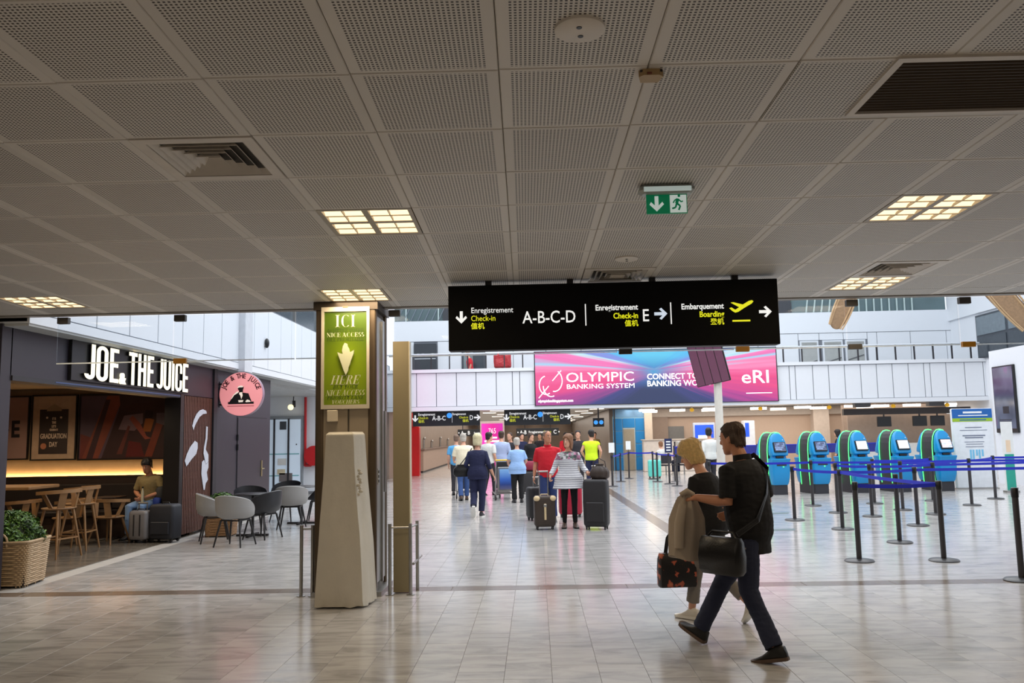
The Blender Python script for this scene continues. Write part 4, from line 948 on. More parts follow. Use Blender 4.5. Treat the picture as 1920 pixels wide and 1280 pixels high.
# ================================================================ CHAIRS AND PLANTS OF THE CAFE
m_bleg = M('black_wood', (24, 22, 24), .45)
def shell_mesh(seat=.45, back=.80, side=.68):
    nphi = 40; prof = [0.02, .25, .5, .68, .8, .88, .94, .98, 1.0]
    def pt(v, ph, off):
        c = math.cos(ph)                                  # +1 at the back (-y), -1 at the front
        if c > 0: rim = side + (back - side) * c ** .8
        else: rim = side + (seat + .015 - side) * min(1, (-c) * 1.25) ** 1.1
        rad = (.245 + .035 * max(c, 0)) * (1 + .12 * abs(math.sin(ph)) ** 2)
        k = max(0.0, (v - .62) / .38)
        r = rad * (min(1, v / .78) ** .9) * (1 + .05 * k)
        z = seat + (rim - seat) * k ** 1.25 - .02 * (1 - v)
        return (r * math.sin(ph) * (1 + off), -r * c * (1 + off) , z)
    b = MB(); rr = []
    for v in prof: rr.append([(x, y, z - .016 * (1 - v * .6)) for x, y, z in (pt(v, 2 * math.pi * k / nphi, .045) for k in range(nphi))])
    for v in reversed(prof): rr.append([(x, y, z + (.004 if v == 1.0 else 0)) for x, y, z in (pt(v, 2 * math.pi * k / nphi, 0) for k in range(nphi))])
    b.rings(rr); return b
def tub_chair(name, label, mat, group):
    t = thing(name, label, 'chair', group=group)
    shell_mesh().build('seat_shell', mat, t, True)
    for sx in (-1, 1):
        for sy in (-1, 1): MB().tube([(sx * .15, sy * .13, .42), (sx * .165, sy * .15, .395), (sx * .235, sy * .225, 0)], [.017, .018, .012], 8).build('leg', m_bleg, t, True)
    b = MB()
    for sx in (-1, 1): b.bar((sx * .16, -.15, .405), (sx * .16, .15, .405), .03, .02)
    for sy in (-1, 1): b.bar((-.16, sy * .145, .405), (.16, sy * .145, .405), .03, .02)
    b.build('seat_frame', m_bleg, t); return t
m_gsh = M('grey_shell', (148, 146, 144), .5, var=.02); m_bsh = M('black_shell', (34, 34, 38), .4)
g0 = tub_chair('tub_chair', 'grey tub armchair with black legs, nearest to the cafe opening by the basket', m_gsh, 'terrace armchairs')
b0 = tub_chair('tub_chair', 'black tub armchair between the two nearer grey ones and the column', m_bsh, 'terrace armchairs')
g0.location = (-5.32, 13.85, 0); g0.rotation_euler = (0, 0, R(-65))
b0.location = (-4.65, 14.25, 0); b0.rotation_euler = (0, 0, R(70))
dup(g0, (-4.78, 13.30, 0), R(-12), 'grey tub armchair seen from the back in front of the other terrace chairs')
dup(g0, (-4.60, 15.75, 0), R(8), 'grey tub armchair next to the poster column edge')
dup(b0, (-5.3, 15.55, 0), R(-150), 'black tub armchair against the dark cafe wall behind the green plant')
dup(b0, (-5.15, 17.2, 0), R(170), 'black tub armchair behind the rear grey one, in front of the glass door')
dup(b0, (-4.42, 17.05, 0), R(100), 'black tub armchair half hidden by the poster column')
def cafe_table(x, y, lb):
    t = thing('terrace_table', lb, 'table', (x, y, 0), group='terrace tables')
    MB().lathe([(.001, .71), (.3, .71), (.31, .72), (.3, .732), (.001, .734)], 32).build('table_top', m_bsh, t, True)
    MB().tube([(0, 0, .02), (0, 0, .71)], .025, 12).build('pedestal', m_bleg, t, True)
    b = MB()
    for a in (0, math.pi / 2): b.bar((-.28 * math.cos(a), -.28 * math.sin(a), .018), (.28 * math.cos(a), .28 * math.sin(a), .018), .05, .034)
    b.build('foot', m_bleg, t)
cafe_table(-4.95, 14.62, 'round black terrace table amid the nearer armchairs'); cafe_table(-4.65, 16.6, 'round black terrace table amid the rear armchairs')

m_oak = M('oak', (142, 106, 68), .5, var=.12, vscale=14)
def ring_arc(b, r0, r1, z0, z1, a0, a1, n, w_=.03, h_=.03, sx=1.15):
    rr = []
    for k in range(n + 1):
        f = k / n; a = R(a0 + (a1 - a0) * f); r = r0 + (r1 - r0) * abs(2 * f - 1) ** 2; z = z0 + (z1 - z0) * abs(2 * f - 1) ** 2
        c, s_ = math.sin(a) * sx, -math.cos(a)
        rr.append([((r - w_ / 2) * c, (r - w_ / 2) * s_, z - h_ / 2), ((r + w_ / 2) * c, (r + w_ / 2) * s_, z - h_ / 2), ((r + w_ / 2) * c, (r + w_ / 2) * s_, z + h_ / 2), ((r - w_ / 2) * c, (r - w_ / 2) * s_, z + h_ / 2)])
    b.rings(rr)
def oak_seat(name, label, cat, sh, bh, group, foot=None):
    t = thing(name, label, cat, group=group)
    MB().lathe([(.001, sh - .035), (.2, sh - .03), (.225, sh - .01), (.22, sh), (.14, sh - .008), (.001, sh - .012)], 28, Matrix.Diagonal((1.1, 1, 1, 1))).build('seat', m_oak, t, True)
    b = MB(); ring_arc(b, .255, .27, sh + bh, sh + bh - .02, -115, 115, 24, .045, .05); b.build('top_rail', m_oak, t, True)
    for a in (-95, -28, 28, 95):
        s1, c1 = math.sin(R(a)) * 1.15, -math.cos(R(a)); a2 = a * .72 if abs(a) > 50 else a * 1.3
        s2, c2 = math.sin(R(a2)) * 1.1, -math.cos(R(a2))
        wv = .10 if abs(a) < 50 else .075
        MB().bar((.205 * s2, .205 * c2, sh - .01), (.25 * s1, .25 * c1, sh + bh - .005), .016, wv, up=(-c1, s1, 0)).build('back_stave', m_oak, t)
    for sx in (-1, 1):
        for sy in (-1, 1): MB().tube([(sx * .14, sy * .12, sh - .02), (sx * .235, sy * .22, 0)], [.021, .013], 10).build('leg', m_oak, t, True)
    if foot:
        b = MB(); k = 1 - foot / sh; q = .14 + .095 * k; r_ = .12 + .10 * k
        for p, q2 in (((-q, -r_), (q, -r_)), ((q, -r_), (q, r_)), ((q, r_), (-q, r_)), ((-q, r_), (-q, -r_))): b.bar((p[0], p[1], foot), (q2[0], q2[1], foot), .02, .02)
        b.build('foot_rail', m_oak, t)
    return t
s0 = oak_seat('bar_stool', 'oak bar stool with curved back standing next to the basket shrub', 'bar stool', .72, .24, 'oak bar stools', .28)
s0.location = (-7.05, 12.3, 0); s0.rotation_euler = (0, 0, R(75))
dup(s0, (-7.2, 13.15, 0), R(95), 'oak bar stool with curved back, second from the basket shrub')
c0 = oak_seat('oak_chair', 'oak round-backed chair in front of the cafe bench, beside the grey suitcase', 'chair', .44, .27, 'oak cafe chairs')
c0.location = (-7.12, 13.92, 0); c0.rotation_euler = (0, 0, R(-15))
dup(c0, (-7.82, 13.9, 0), R(105), 'oak round-backed chair behind the bar stools')
dup(c0, (-8.6, 13.9, 0), R(80), 'oak round-backed chair in the dark left part of the cafe')
ht = thing('high_table', 'high oak bar table at the left end of the cafe', 'table', (-8.2, 12.6, 0))
MB().bbox((-.75, -.4, .98), (.75, .4, 1.03), .01).build('table_top', m_oak, ht); MB().box((-.06, -.06, .02), (.06, .06, .98)).build('post', m_bleg, ht); MB().bbox((-.4, -.3, 0), (.4, .3, .03), .01).build('foot', m_bleg, ht)
lt = thing('cafe_table', 'small dark square cafe table between the oak chairs', 'table', (-7.40, 14.46, 0))
MB().bbox((-.2, -.2, .70), (.2, .2, .73), .008).build('table_top', M('dark_walnut'), lt); MB().box((-.03, -.03, .02), (.03, .03, .70)).build('post', m_bleg, lt); MB().bbox((-.15, -.15, 0), (.15, .15, .025), .008).build('foot', m_bleg, lt)

# wicker baskets with shrubs
m_wick = M('wicker', (160, 122, 84), .6, var=.2, vscale=30); m_wick2 = M('pale_wicker', (176, 150, 116), .6, var=.2, vscale=30)
m_leaf, nt, b_, N, L = nodes_mat('box_leaves')
ge = N('ShaderNodeNewGeometry'); c_ = ramp(nt, ge.outputs['Random Per Island'], [(0, (34, 62, 20)), (.5, (62, 98, 30)), (1, (98, 136, 48))]); L(c_, b_.inputs['Base Color']); b_.inputs['Roughness'].default_value = .45
def basket(name, label, loc, rz, w_, h, mat, bush, nl, leaf, handles=True, seed=1):
    rnd = random.Random(seed)
    t = thing(name, label, 'planter', loc, rz)
    def sq(k, n, half):                                   # rounded square outline
        a = 2 * math.pi * k / n; c, s_ = math.cos(a), math.sin(a); e = .28
        return half * math.copysign(abs(c) ** e, c), half * math.copysign(abs(s_) ** e, s_)
    rows = int(h / .024); n = 96
    b = MB()
    for r in range(rows):
        z = .03 + (h - .05) * r / (rows - 1); half = w_ / 2 * (.88 + .12 * z / h)
        path = []
        for k in range(n):
            x, y = sq(k, n, half); d = 1 + .014 * math.sin(k * math.pi / 2 * 1.0 + math.pi * (r % 2)) ; path.append((x * d, y * d, z))
        rr = []
        for k in range(n):
            x, y, zz = path[k]; l = math.hypot(x, y); ux, uy = x / l, y / l; q = .0115
            rr.append([(x + ux * q * math.cos(a), y + uy * q * math.cos(a), zz + q * math.sin(a)) for a in (0, math.pi / 2, math.pi, 1.5 * math.pi)])
        b.rings(rr, closed=True)
    b.build('woven_strands', mat, t, True)
    sb = MB()
    for k in range(0, n, 4):
        x0, y0 = sq(k, n, w_ / 2 * .88); x1, y1 = sq(k, n, w_ / 2)
        sb.tube([(x0 * .985, y0 * .985, .0), (x1 * .985, y1 * .985, h)], .008, 5)
    sb.build('stakes', mat, t)
    rr = []
    for k in range(n):
        x, y = sq(k, n, w_ / 2 * 1.01); l = math.hypot(x, y); ux, uy = x / l, y / l; q = .02
        rr.append([(x + ux * q * math.cos(a), y + uy * q * math.cos(a), h + q * .8 * math.sin(a)) for a in [2 * math.pi * i / 6 for i in range(6)]])
    MB().rings(rr, closed=True).build('rim', mat, t, True)
    if handles:
        for s_ in (-1, 1):
            MB().tube([(-.09, s_ * w_ / 2, h - .05)] + [(.1 * math.sin(R(a)), s_ * w_ / 2, h + .0 + .105 * math.cos(R(a))) for a in range(-80, 81, 20)] + [(.09, s_ * w_ / 2, h - .05)], .014, 8).build('handle', mat, t, True)
    MB().box((-w_ * .42, -w_ * .42, .01), (w_ * .42, w_ * .42, h - .06)).build('soil', M('soil', (40, 30, 22), .9), t)
    lf = MB(); bx, bz = bush
    for k in range(nl):
        a = rnd.uniform(0, 2 * math.pi); u = rnd.uniform(-.25, 1); rad = rnd.uniform(.72, 1.0) ** .5
        cr = math.sqrt(max(0, 1 - max(u, 0) ** 2))
        lump = 1 + .12 * math.sin(a * 5 + u * 6) + .07 * math.sin(a * 11)
        p = Vector((bx * cr * rad * lump * math.cos(a), bx * cr * rad * lump * math.sin(a), h + bz * max(u, -.1) * rad + .01))
        nrm = Vector((p.x, p.y, (p.z - h) * 1.2)).normalized() + Vector((rnd.uniform(-.8, .8), rnd.uniform(-.8, .8), rnd.uniform(-.5, .9)))
        nrm.normalize(); u1 = nrm.orthogonal().normalized(); u1 = Matrix.Rotation(rnd.uniform(0, 6.28), 3, nrm) @ u1; v1 = nrm.cross(u1); s1 = leaf * rnd.uniform(.7, 1.25)
        o = len(lf.v); lf.v += [tuple(p - u1 * s1), tuple(p + v1 * s1 * .45 + nrm * s1 * .12), tuple(p + u1 * s1), tuple(p - v1 * s1 * .45 + nrm * s1 * .12)]; lf.f += [(o, o + 1, o + 2, o + 3)]
    tag(lf.build('foliage', m_leaf, t), kind='stuff')
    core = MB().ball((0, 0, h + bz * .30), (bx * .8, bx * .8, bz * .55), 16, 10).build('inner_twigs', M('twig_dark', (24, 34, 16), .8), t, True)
    return t
basket('basket_planter', 'wicker basket planter with a clipped green shrub at the left edge of the walkway', (-6.30, 10.02, 0), R(8), .66, .52, m_wick2, (.32, .34), 5200, .024, True, 3)
basket('basket_planter', 'smaller woven basket with a green plant among the terrace chairs', (-5.55, 14.75, 0), R(5), .50, .48, m_wick, (.27, .26), 2200, .028, False, 5)

# ================================================================ BELT POSTS
m_post = M('post_grey', (62, 60, 62), .4, .3); m_pbase = M('post_base', (58, 58, 60), .35, .3); m_belt = M('belt_blue', (26, 40, 184), .6)
def belt_post(x, y, lb, grp='belt barrier posts of the kiosk area', dark=False):
    t = thing('belt_post', lb, 'barrier post', (x, y, 0), group=grp)
    if not hasattr(belt_post, 'me'):
        belt_post.me = [MB().lathe([(.001, 0), (.175, 0), (.18, .008), (.165, .022), (.06, .034), (.001, .036)], 28), MB().tube([(0, 0, .03), (0, 0, .90)], .032, 16), MB().lathe([(.001, .88), (.036, .88), (.038, .90), (.038, .975), (.03, .985), (.001, .986)], 16)]
        belt_post.o = [b.build(n, m, t, True) for b, n, m in zip(belt_post.me, ('base_plate', 'tube', 'belt_head'), (m_pbase, m_post, m_black))]
    else:
        for o in belt_post.o: link(o.name.split('.')[0], o.data, t)
    return t
POSTS = {}
def bp(k, x, y, lb, grp='belt barrier posts of the kiosk area'): POSTS[k] = (belt_post(x, y, lb, grp), x, y)
bp('a', 4.02, 10.83, 'belt post nearest the man in black, left end of the front belt'); bp('b', 5.04, 10.77, 'belt post at the right end of the front blue belt'); bp('c', 5.24, 12.51, 'belt post with broad base right behind the front belt')
bp('d', 5.05, 14.25, 'belt post third row back, where the sloping blue belt starts'); bp('e', 6.45, 14.62, 'belt post in front of the fourth kiosk'); bp('f', 4.73, 15.78, 'belt post leftmost in the queue, just right of the man in black')
bp('g', 5.97, 17.05, 'belt post close behind another post in front of the second kiosk gap'); bp('h', 6.32, 16.23, 'belt post in front of the third blue kiosk'); bp('i', 6.01, 18.68, 'belt post standing before the second kiosk'); bp('j', 7.39, 17.38, 'belt post before the gap of third and fourth kiosk')
bp('k', 7.6, 16.43, 'belt post partly hidden by the right front post'); bp('l', 9.18, 18.19, 'belt post in front of the white information totem, left one'); bp('m', 10.48, 19.68, 'belt post right of the information totem'); bp('n', 5.18, 9.34, 'belt post cut off by the right picture edge')
bp('o', 7.45, 18.95, 'belt post directly before the third kiosk plinth'); bp('p', 8.93, 19.39, 'belt post directly before the fifth kiosk')
bp('q', 13.2, 15.2, 'belt post beyond the right picture edge, front'); bp('r', 13.3, 18.2, 'belt post beyond the right picture edge, rear'); bp('s', 3.9, 19.2, 'belt post hidden behind the man in black'); bp('t', 12.6, 20.4, 'belt post beside the roll-up at the white pier')
FARG = 'belt posts by the blue wall'
bp('A', 2.36, 26.49, 'belt post with a white card nearest the walkway, left of the blue wall', FARG); bp('B', 2.87, 29.02, 'thin belt post between the two posts with white cards', FARG); bp('C', 3.37, 30.96, 'belt post with a white card in front of the beige door', FARG)
bp('D', 4.16, 30.33, 'rear belt post by the turquoise suitcase', FARG); bp('E', 4.07, 28.65, 'belt post in front of the turquoise suitcase', FARG); bp('F', 4.27, 27.36, 'belt post right of the turquoise suitcase', FARG); bp('G', 4.32, 26.21, 'belt post close to the blonde woman in black', FARG)
def belt(k1, k2, sag=.015, z=.935, hh=.048):
    t, x1, y1 = POSTS[k1]; _, x2, y2 = POSTS[k2]; dx, dy = x2 - x1, y2 - y1; n = 8
    l = math.hypot(dx, dy); ux, uy = dx / l, dy / l; nx, ny = -uy * .002, ux * .002; rr = []
    for k in range(n + 1):
        f = k / n; d = .038 + (l - .076) * f; zc = z - sag * 4 * f * (1 - f)
        rr.append([(ux * d + nx, uy * d + ny, zc - hh / 2), (ux * d - nx, uy * d - ny, zc - hh / 2), (ux * d - nx, uy * d - ny, zc + hh / 2), (ux * d + nx, uy * d + ny, zc + hh / 2)])
    MB().rings(rr).build('belt', m_belt, t)
for k in ('ab', 'bd', 'fd', 'de', 'eq', 'hk', 'il', 'lm', 'si', 'jl', 'lr', 'mt', 'gh', 'kr', 'po', 'AB', 'BC', 'CD', 'DE', 'EF', 'FG'): belt(k[0], k[1])
for k in 'AC':
    t = POSTS[k][0]; MB().box((-.09, -.008, 1.05), (.09, .008, 1.36)).build('card', M('paper_white', (236, 238, 238), .6), t); MB().tube([(0, 0, .98), (0, 0, 1.06)], .01, 8).build('card_stem', m_black, t)
t = POSTS['F'][0]; MB().box((-.12, -.01, 1.0), (.12, .01, 1.45)).build('notice_board', M('navy_board', (24, 36, 80), .5), t)
for q in range(4): MB().box((-.07, -.014, 1.06 + .09 * q), (.07, -.009, 1.1 + .09 * q)).build('notice_text', M('paper_white'), t)
# wide blue barrier banners behind the kiosks
for k, (x, y, w_) in enumerate(((6.9, 29.0, 1.3), (8.55, 29.2, 1.3), (10.2, 29.3, 1.3), (11.9, 29.4, 1.3), (5.3, 28.6, 1.3))):
    t = thing('barrier_banner', 'wide dark blue barrier banner behind the kiosks, %s' % ['left of the first kiosk foot side', 'in the gap after the first kiosk', 'in the gap after the second kiosk', 'in the gap after the third kiosk', 'just right of the man in black'][k], 'barrier', (x, y, 0), group='blue barrier banners')
    MB().box((-w_ / 2, -.006, .86), (w_ / 2, .006, 1.14)).build('banner', M('banner_blue', (34, 40, 130), .6, var=.1), t); MB().tube([(-w_ / 2, 0, 0.01), (-w_ / 2, 0, 1.2)], .025, 10).build('post', m_post, t, True); MB().tube([(w_ / 2, 0, .01), (w_ / 2, 0, 1.2)], .025, 10).build('post', m_post, t, True)
    MB().box((-w_ / 2, -.012, 1.14), (w_ / 2, .012, 1.17)).build('top_rail', M('belt_blue'), t)
    for s_ in (-1, 1): MB().lathe([(.001, 0), (.15, 0), (.13, .02), (.001, .025)], 16, Matrix.Translation((s_ * w_ / 2, 0, 0))).build('foot', m_pbase, t)

# ================================================================ CHECK-IN KIOSKS
m_kb = M('kiosk_blue', (14, 138, 200), .3, var=.02); m_kd = M('kiosk_dark', (52, 48, 54), .5); m_led = M('kiosk_led', (90, 255, 130), .4, emit=1.6, var=0); m_kdark2 = M('kiosk_plinth', (44, 44, 50), .5)
def rrect(hw, y0, y1, z, r=.05, zt=0):
    r = min(r, hw * .8, (y1 - y0) * .45); P = []
    for cx, cy, a0 in ((hw - r, y0 + r, -90), (hw - r, y1 - r, 0), (-hw + r, y1 - r, 90), (-hw + r, y0 + r, 180)):
        for q in range(4): a = R(a0 + 30 * q); P.append((cx + r * math.cos(a), cy + r * math.sin(a), z))
    return P
def kiosk_mesh():
    front = [(.25, .195, .0), (.30, .215, -.02), (.45, .23, -.055), (.62, .238, -.07), (.78, .238, -.06), (.86, .245, -.085), (.885, .25, -.10), (.915, .25, -.10), (.922, .24, -.09), (.925, .2, .03), (.985, .2, .05), (1.0, .215, -.02), (1.02, .226, -.04), (1.1, .23, -.02), (1.25, .222, .03), (1.38, .205, .075), (1.46, .18, .10), (1.52, .14, .12), (1.56, .09, .135), (1.575, .04, .145)]
    f = MB(); f.rings([rrect(hw, y, .22, z) for z, hw, y in front])
    r = MB(); r.rings([[(-x, .92 - y, zz) for x, y, zz in rrect(hw, y, .22, z)] for z, hw, y in front])
    arch = [(-.215, .0), (.215, .0), (.222, .9), (.228, 1.1), (.218, 1.27), (.195, 1.40), (.15, 1.50), (.09, 1.56), (0, 1.58), (-.09, 1.56), (-.15, 1.50), (-.195, 1.40), (-.218, 1.27), (-.228, 1.1), (-.222, .9)]
    core = MB(); core.prism(arch, -.70, -.22, Matrix(((1, 0, 0, 0), (0, 0, -1, 0), (0, 1, 0, 0), (0, 0, 0, 1))))
    s1 = [(.222, .22), (.236, .5), (.243, .9), (.243, 1.1), (.23, 1.28), (.205, 1.42), (.158, 1.52), (.095, 1.585), (0, 1.603)]
    strip = s1 + [(-a, z) for a, z in reversed(s1[:-1])]
    l1 = MB(); l1.tube([(a, .225, z) for a, z in strip], .011, 6); l2 = MB(); l2.tube([(a, .695, z) for a, z in strip], .011, 6)
    pl = MB(); pl.box((-.18, .03, 0), (.18, .22, .27)); pl2 = MB(); pl2.box((-.18, .70, 0), (.18, .89, .27))
    scr = Matrix.Translation((0, -.012, 1.22)) @ Matrix.Rotation(R(-20), 4, 'X')
    bez = MB().bbox((-.165, -.012, -.135), (.165, .06, .135), .008, scr)
    sc = MB(); sc.box((-.142, -.016, -.105), (.142, -.011, .115), scr)
    slot = MB().box((-.1, .0, .935), (.1, .06, .985)); lamp = MB().ball((0, .17, 1.585), (.045, .04, .02), 12, 6)
    cam_ = MB().ball((.11, .04, 1.40), (.012, .012, .012), 8, 6); pay = MB().box((-.13, -.075, .74), (.13, -.055, .78)); rd = MB().box((.03, -.082, .70), (.06, -.06, .725))
    return dict(front_body=(f, m_kb, 1), rear_body=(r, m_kb, 1), core=(core, m_kd, 0), led_strip=(l1, m_led, 1), led_strip_2=(l2, m_led, 1), plinth=(pl, m_kdark2, 0), plinth_2=(pl2, m_kdark2, 0), screen_bezel=(bez, m_black, 0), screen=(sc, None, 0), document_slot=(slot, m_black, 0), status_lamp=(lamp, m_led, 1), camera_eye=(cam_, M('paper_white'), 1), card_reader=(pay, m_dark, 0), reader_light=(rd, m_led, 0))
def screen_mat(name, stops, scale, e):
    m, nt, b_, N, L = nodes_mat(name); tc = N('ShaderNodeTexCoord'); br = N('ShaderNodeTexBrick'); br.inputs['Scale'].default_value = scale
    mp = N('ShaderNodeMapping'); mp.inputs['Rotation'].default_value = (R(90), 0, 0); L(tc.outputs['Object'], mp.inputs[0]); L(mp.outputs[0], br.inputs[0])
    for i, c in enumerate(stops): br.inputs[('Color1', 'Color2', 'Mortar')[i]].default_value = lin(c) + (1,)
    L(br.outputs[0], b_.inputs['Base Color']); L(br.outputs[0], b_.inputs['Emission Color']); b_.inputs['Emission Strength'].default_value = e; b_.inputs['Roughness'].default_value = .1; return m
s_dim = screen_mat('kiosk_screen_dim', ((120, 140, 176), (52, 54, 84), (70, 72, 100)), 5.5, .45); s_lit = screen_mat('kiosk_screen_lit', ((236, 240, 250), (250, 252, 255), (214, 224, 240)), 4.5, .8); s_mid = screen_mat('kiosk_screen_mid', ((222, 190, 190), (170, 186, 206), (232, 222, 222)), 5, .6)
KM = kiosk_mesh(); first = None; KS = {}
for k, (px, py, sm_, lb) in enumerate(((1466, 929, s_dim, 'first blue check-in kiosk from the left, dim screen'), (1543, 925, s_dim, 'second blue check-in kiosk from the left, dim screen'), (1620, 922, s_lit, 'third blue check-in kiosk, middle one with bright screen'), (1698, 920, s_lit, 'fourth blue check-in kiosk with bright screen'), (1779, 918, s_mid, 'fifth blue check-in kiosk, beside the white totem'))):
    p = G(px, py); yb = 22.0 + .08 * k
    p = atY(px, py, yb)
    t = thing('check_in_kiosk', lb, 'kiosk', (p.x, yb - .03, 0), R(10), group='blue check-in kiosks')
    for n, (mb, mt, sm2) in KM.items():
        nm = n[:-2] if n.endswith('_2') else n
        if n in KS: o = link(nm, KS[n] if n != 'screen' else KS[n].copy(), t)
        else: o = mb.build(nm, mt, t, bool(sm2)); KS[n] = o.data
        if n == 'screen': o.data.materials.clear(); o.data.materials.append(sm_)
pp = atY(1737, 885, 22.0)
# information totem, roll-up, floor arrow
t = thing('info_totem', 'white information totem with blue and green header right of the kiosks', 'totem', (11.75, 22.9, 0))
MB().bbox((-.54, 0, .02), (.54, .12, 2.14), .02).build('body', M('totem_white', (226, 230, 236), .4), t); MB().box((-.54, -.008, 1.88), (.52, .0, 2.13)).build('blue_header', M('totem_blue', (12, 92, 168), .4), t); MB().box((-.54, -.008, 1.79), (.52, .0, 1.88)).build('green_band', M('totem_green', (150, 186, 40), .4), t); MB().box((-.56, -.02, 0), (.56, .14, .03)).build('base', m_steel, t)
for x0, x1, z, h, c in ((-.25, .25, 2.01, .05, 'paper_white'), (-.38, .4, 1.94, .025, 'paper_white'), (-.35, .35, 1.82, .025, 'totem_blue')): MB().box((x0, -.012, z), (x1, -.007, z + h)).build('text_line', M(c), t)
for z, h, w_ in ((1.62, .022, .22), (1.55, .014, .36), (1.40, .03, .30), (1.345, .03, .24), (1.24, .014, .26), (1.18, .014, .22), (1.11, .014, .24)): MB().box((-w_, -.006, z), (w_, .001, z + h)).build('text_line', M('totem_text', (112, 120, 140), .5), t)
for x, h in ((-.14, .26), (-.07, .26), (.02, .16), (.09, .24), (.17, .18)): MB().box((x, -.006, 1.04 - h), (x + .05, .001, 1.04)).build('tube_symbol', M('totem_sky', (120, 190, 226), .5), t)
rp = atY(1895, 905, 21.5)
t = thing('roll_up', 'narrow white roll-up with teal foot against the white pier', 'roll-up', (rp.x, 21.5, 0))
MB().box((-.14, -.02, .05), (.14, .0, 1.76)).build('sheet', M('rollup_white', (228, 230, 228), .5, var=.04), t); MB().box((-.1, -.03, .06), (.12, -.02, .95)).build('teal_field', M('teal_field', (40, 160, 140), .5), t); MB().box((-.05, -.026, 1.0), (.06, -.02, 1.3)).build('peach_field', M('peach', (232, 206, 176), .5), t); MB().box((-.16, -.1, 0), (.16, .08, .05)).build('base', m_steel, t)
t = thing('yellow_pole', 'thin yellow pole beside the right pier', 'pole', (12.65, 22.9, 0)); MB().box((-.03, -.03, .02), (.03, .03, 1.72)).build('pole', M('signal_yellow', (236, 190, 40), .4), t); MB().lathe([(.001, 0), (.14, 0), (.14, .02), (.001, .02)], 16).build('foot', m_dark, t)
for px, py, lb in ((1462, 993, 'dark grey floor sticker before the man, right'), (1455, 962, 'thin dark floor sticker further back')):
    p = G(px, py); t = thing('floor_sticker', lb, 'floor sticker', (p.x, p.y, .0012)); MB().prism([(-.24, -.16), (.22, -.1), (.3, .14), (-.1, .1)], 0, .0015).build('sheet', M('sticker_grey', (84, 104, 108), .5), t)
# leaning flight display on a white pole
t = thing('flight_display', 'dark flight display of four panels leaning on a white pole behind the couple', 'display', (4.35, 20.0, 0))
MB().tube([(0, 0, 0.02), (0, 0, 2.9)], .095, 20).build('pole', M('pole_white', (220, 216, 206), .4), t, True); MB().lathe([(.001, 0), (.16, 0), (.15, .03), (.001, .03)], 24).build('foot', m_steel, t)
m_dp, nt, b_, N, L = nodes_mat('display_panel'); b_.inputs['Base Color'].default_value = lin((112, 62, 90)) + (1,); b_.inputs['Roughness'].default_value = .25; b_.inputs['Specular IOR Level'].default_value = .8  # mauve reflection on the black panels put into their base colour
mt = Matrix.Translation((-.26, -.22, 3.36)) @ Matrix.Rotation(R(-20), 4, 'Z') @ Matrix.Rotation(R(-10.5), 4, 'Y') @ Matrix.Rotation(R(14), 4, 'X')
MB().bbox((-.40, .0, -.62), (.40, .09, .62), .01, mt).build('casing', m_black, t)
for q in range(4): MB().box((-.385 + .193 * q, -.008, -.60), (-.385 + .193 * q + .178, .001, .60), mt).build('panel', m_dp, t)
MB().bbox((.02, .05, 3.0), (.18, .2, 3.3), .01).build('mount', M('pole_white'), t); MB().bar((0, 0, 2.88), (-.2, -.1, 3.2), .08, .08).build('arm', M('pole_white'), t)

# hanging wood sculptures in the atrium
for px, py, y, lb, sc, tilt in ((1580, 580, 24, 'hanging pale wooden fin sculpture beside the black sign', 1.0, 25), (1897, 572, 22, 'hanging wooden sculpture of ribs at the top right edge', 1.25, -38)):
    p = atY(px, py, y); t = thing('wood_sculpture', lb, 'sculpture', tuple(p), 0)
    b = MB(); m_w = M('pale_oak', (190, 156, 116), .6, var=.1)
    rot = Matrix.Rotation(R(tilt), 4, 'Y') @ Matrix.Scale(sc, 4)
    for k in range(9):
        a = -1 + 2 * k / 8
        MB().tube([(.26 * a * (1 - .0 * f) * math.sin(math.pi * min(1, .22 + .78 * f)) ** .6 if f < 1 else .24 * a, .08 * (1 - a * a), -.55 + 1.9 * f) for f in [q / 10 for q in range(11)]], .022, 6, rot).build('rib', m_w, t, True)
    b.rings([[(rx * math.cos(q), .02 * math.sin(q) + .05, z) for q in [2 * math.pi * i / 12 for i in range(12)]] for z, rx in ((-.60, .05), (-.57, .11), (-.5, .17), (-.35, .22), (-.2, .24), (.2, .26), (.7, .28), (1.35, .27))], True, rot)
    b.build('shell', M('sculpture_shell', (150, 118, 86), .6, var=.2, vscale=18), t, True)
    MB().tube([(0, 0, .8), (0, 0, 10.6 - p.z)], .006, 6).build('wire', m_steel, t); struct('trim_%d' % (10 if y > 23 else 11), MB().box((-6.3, y - .06, 10.6), (17.5, y + .06, 10.8)), m_steel)
# hanging signs of the far hall
def hall_sign(px0, px1, py0, py1, y, lb, words):
    a, c = atY(px0, py0, y), atY(px1, py1, y); w_, h = c.x - a.x, a.z - c.z
    t = thing('hall_sign', lb, 'sign', ((a.x + c.x) / 2, y, c.z)); MB().bbox((-w_ / 2, 0, 0), (w_ / 2, .12, h), .01).build('case', M('sign_grey', (34, 38, 44), .4), t)
    for x in (-.3, .3): MB().box((x * w_ - .02, .04, h), (x * w_ + .02, .08, max(h + .01, SOF + .03 - c.z))).build('hanger', m_dark, t)
    for s_, fx, fz, sz, mat, xs in words: text(s_, sz * h, mat, t, fm((fx - .5) * w_, -.003, fz * h), xs=xs, bold=.002, depth=.001)
    return t, w_, h
m_dw = M('sign_dimwhite', (226, 228, 230), .4, emit=.7, var=0); m_dy = M('sign_dimyellow', (186, 190, 40), .4, emit=.7, var=0)
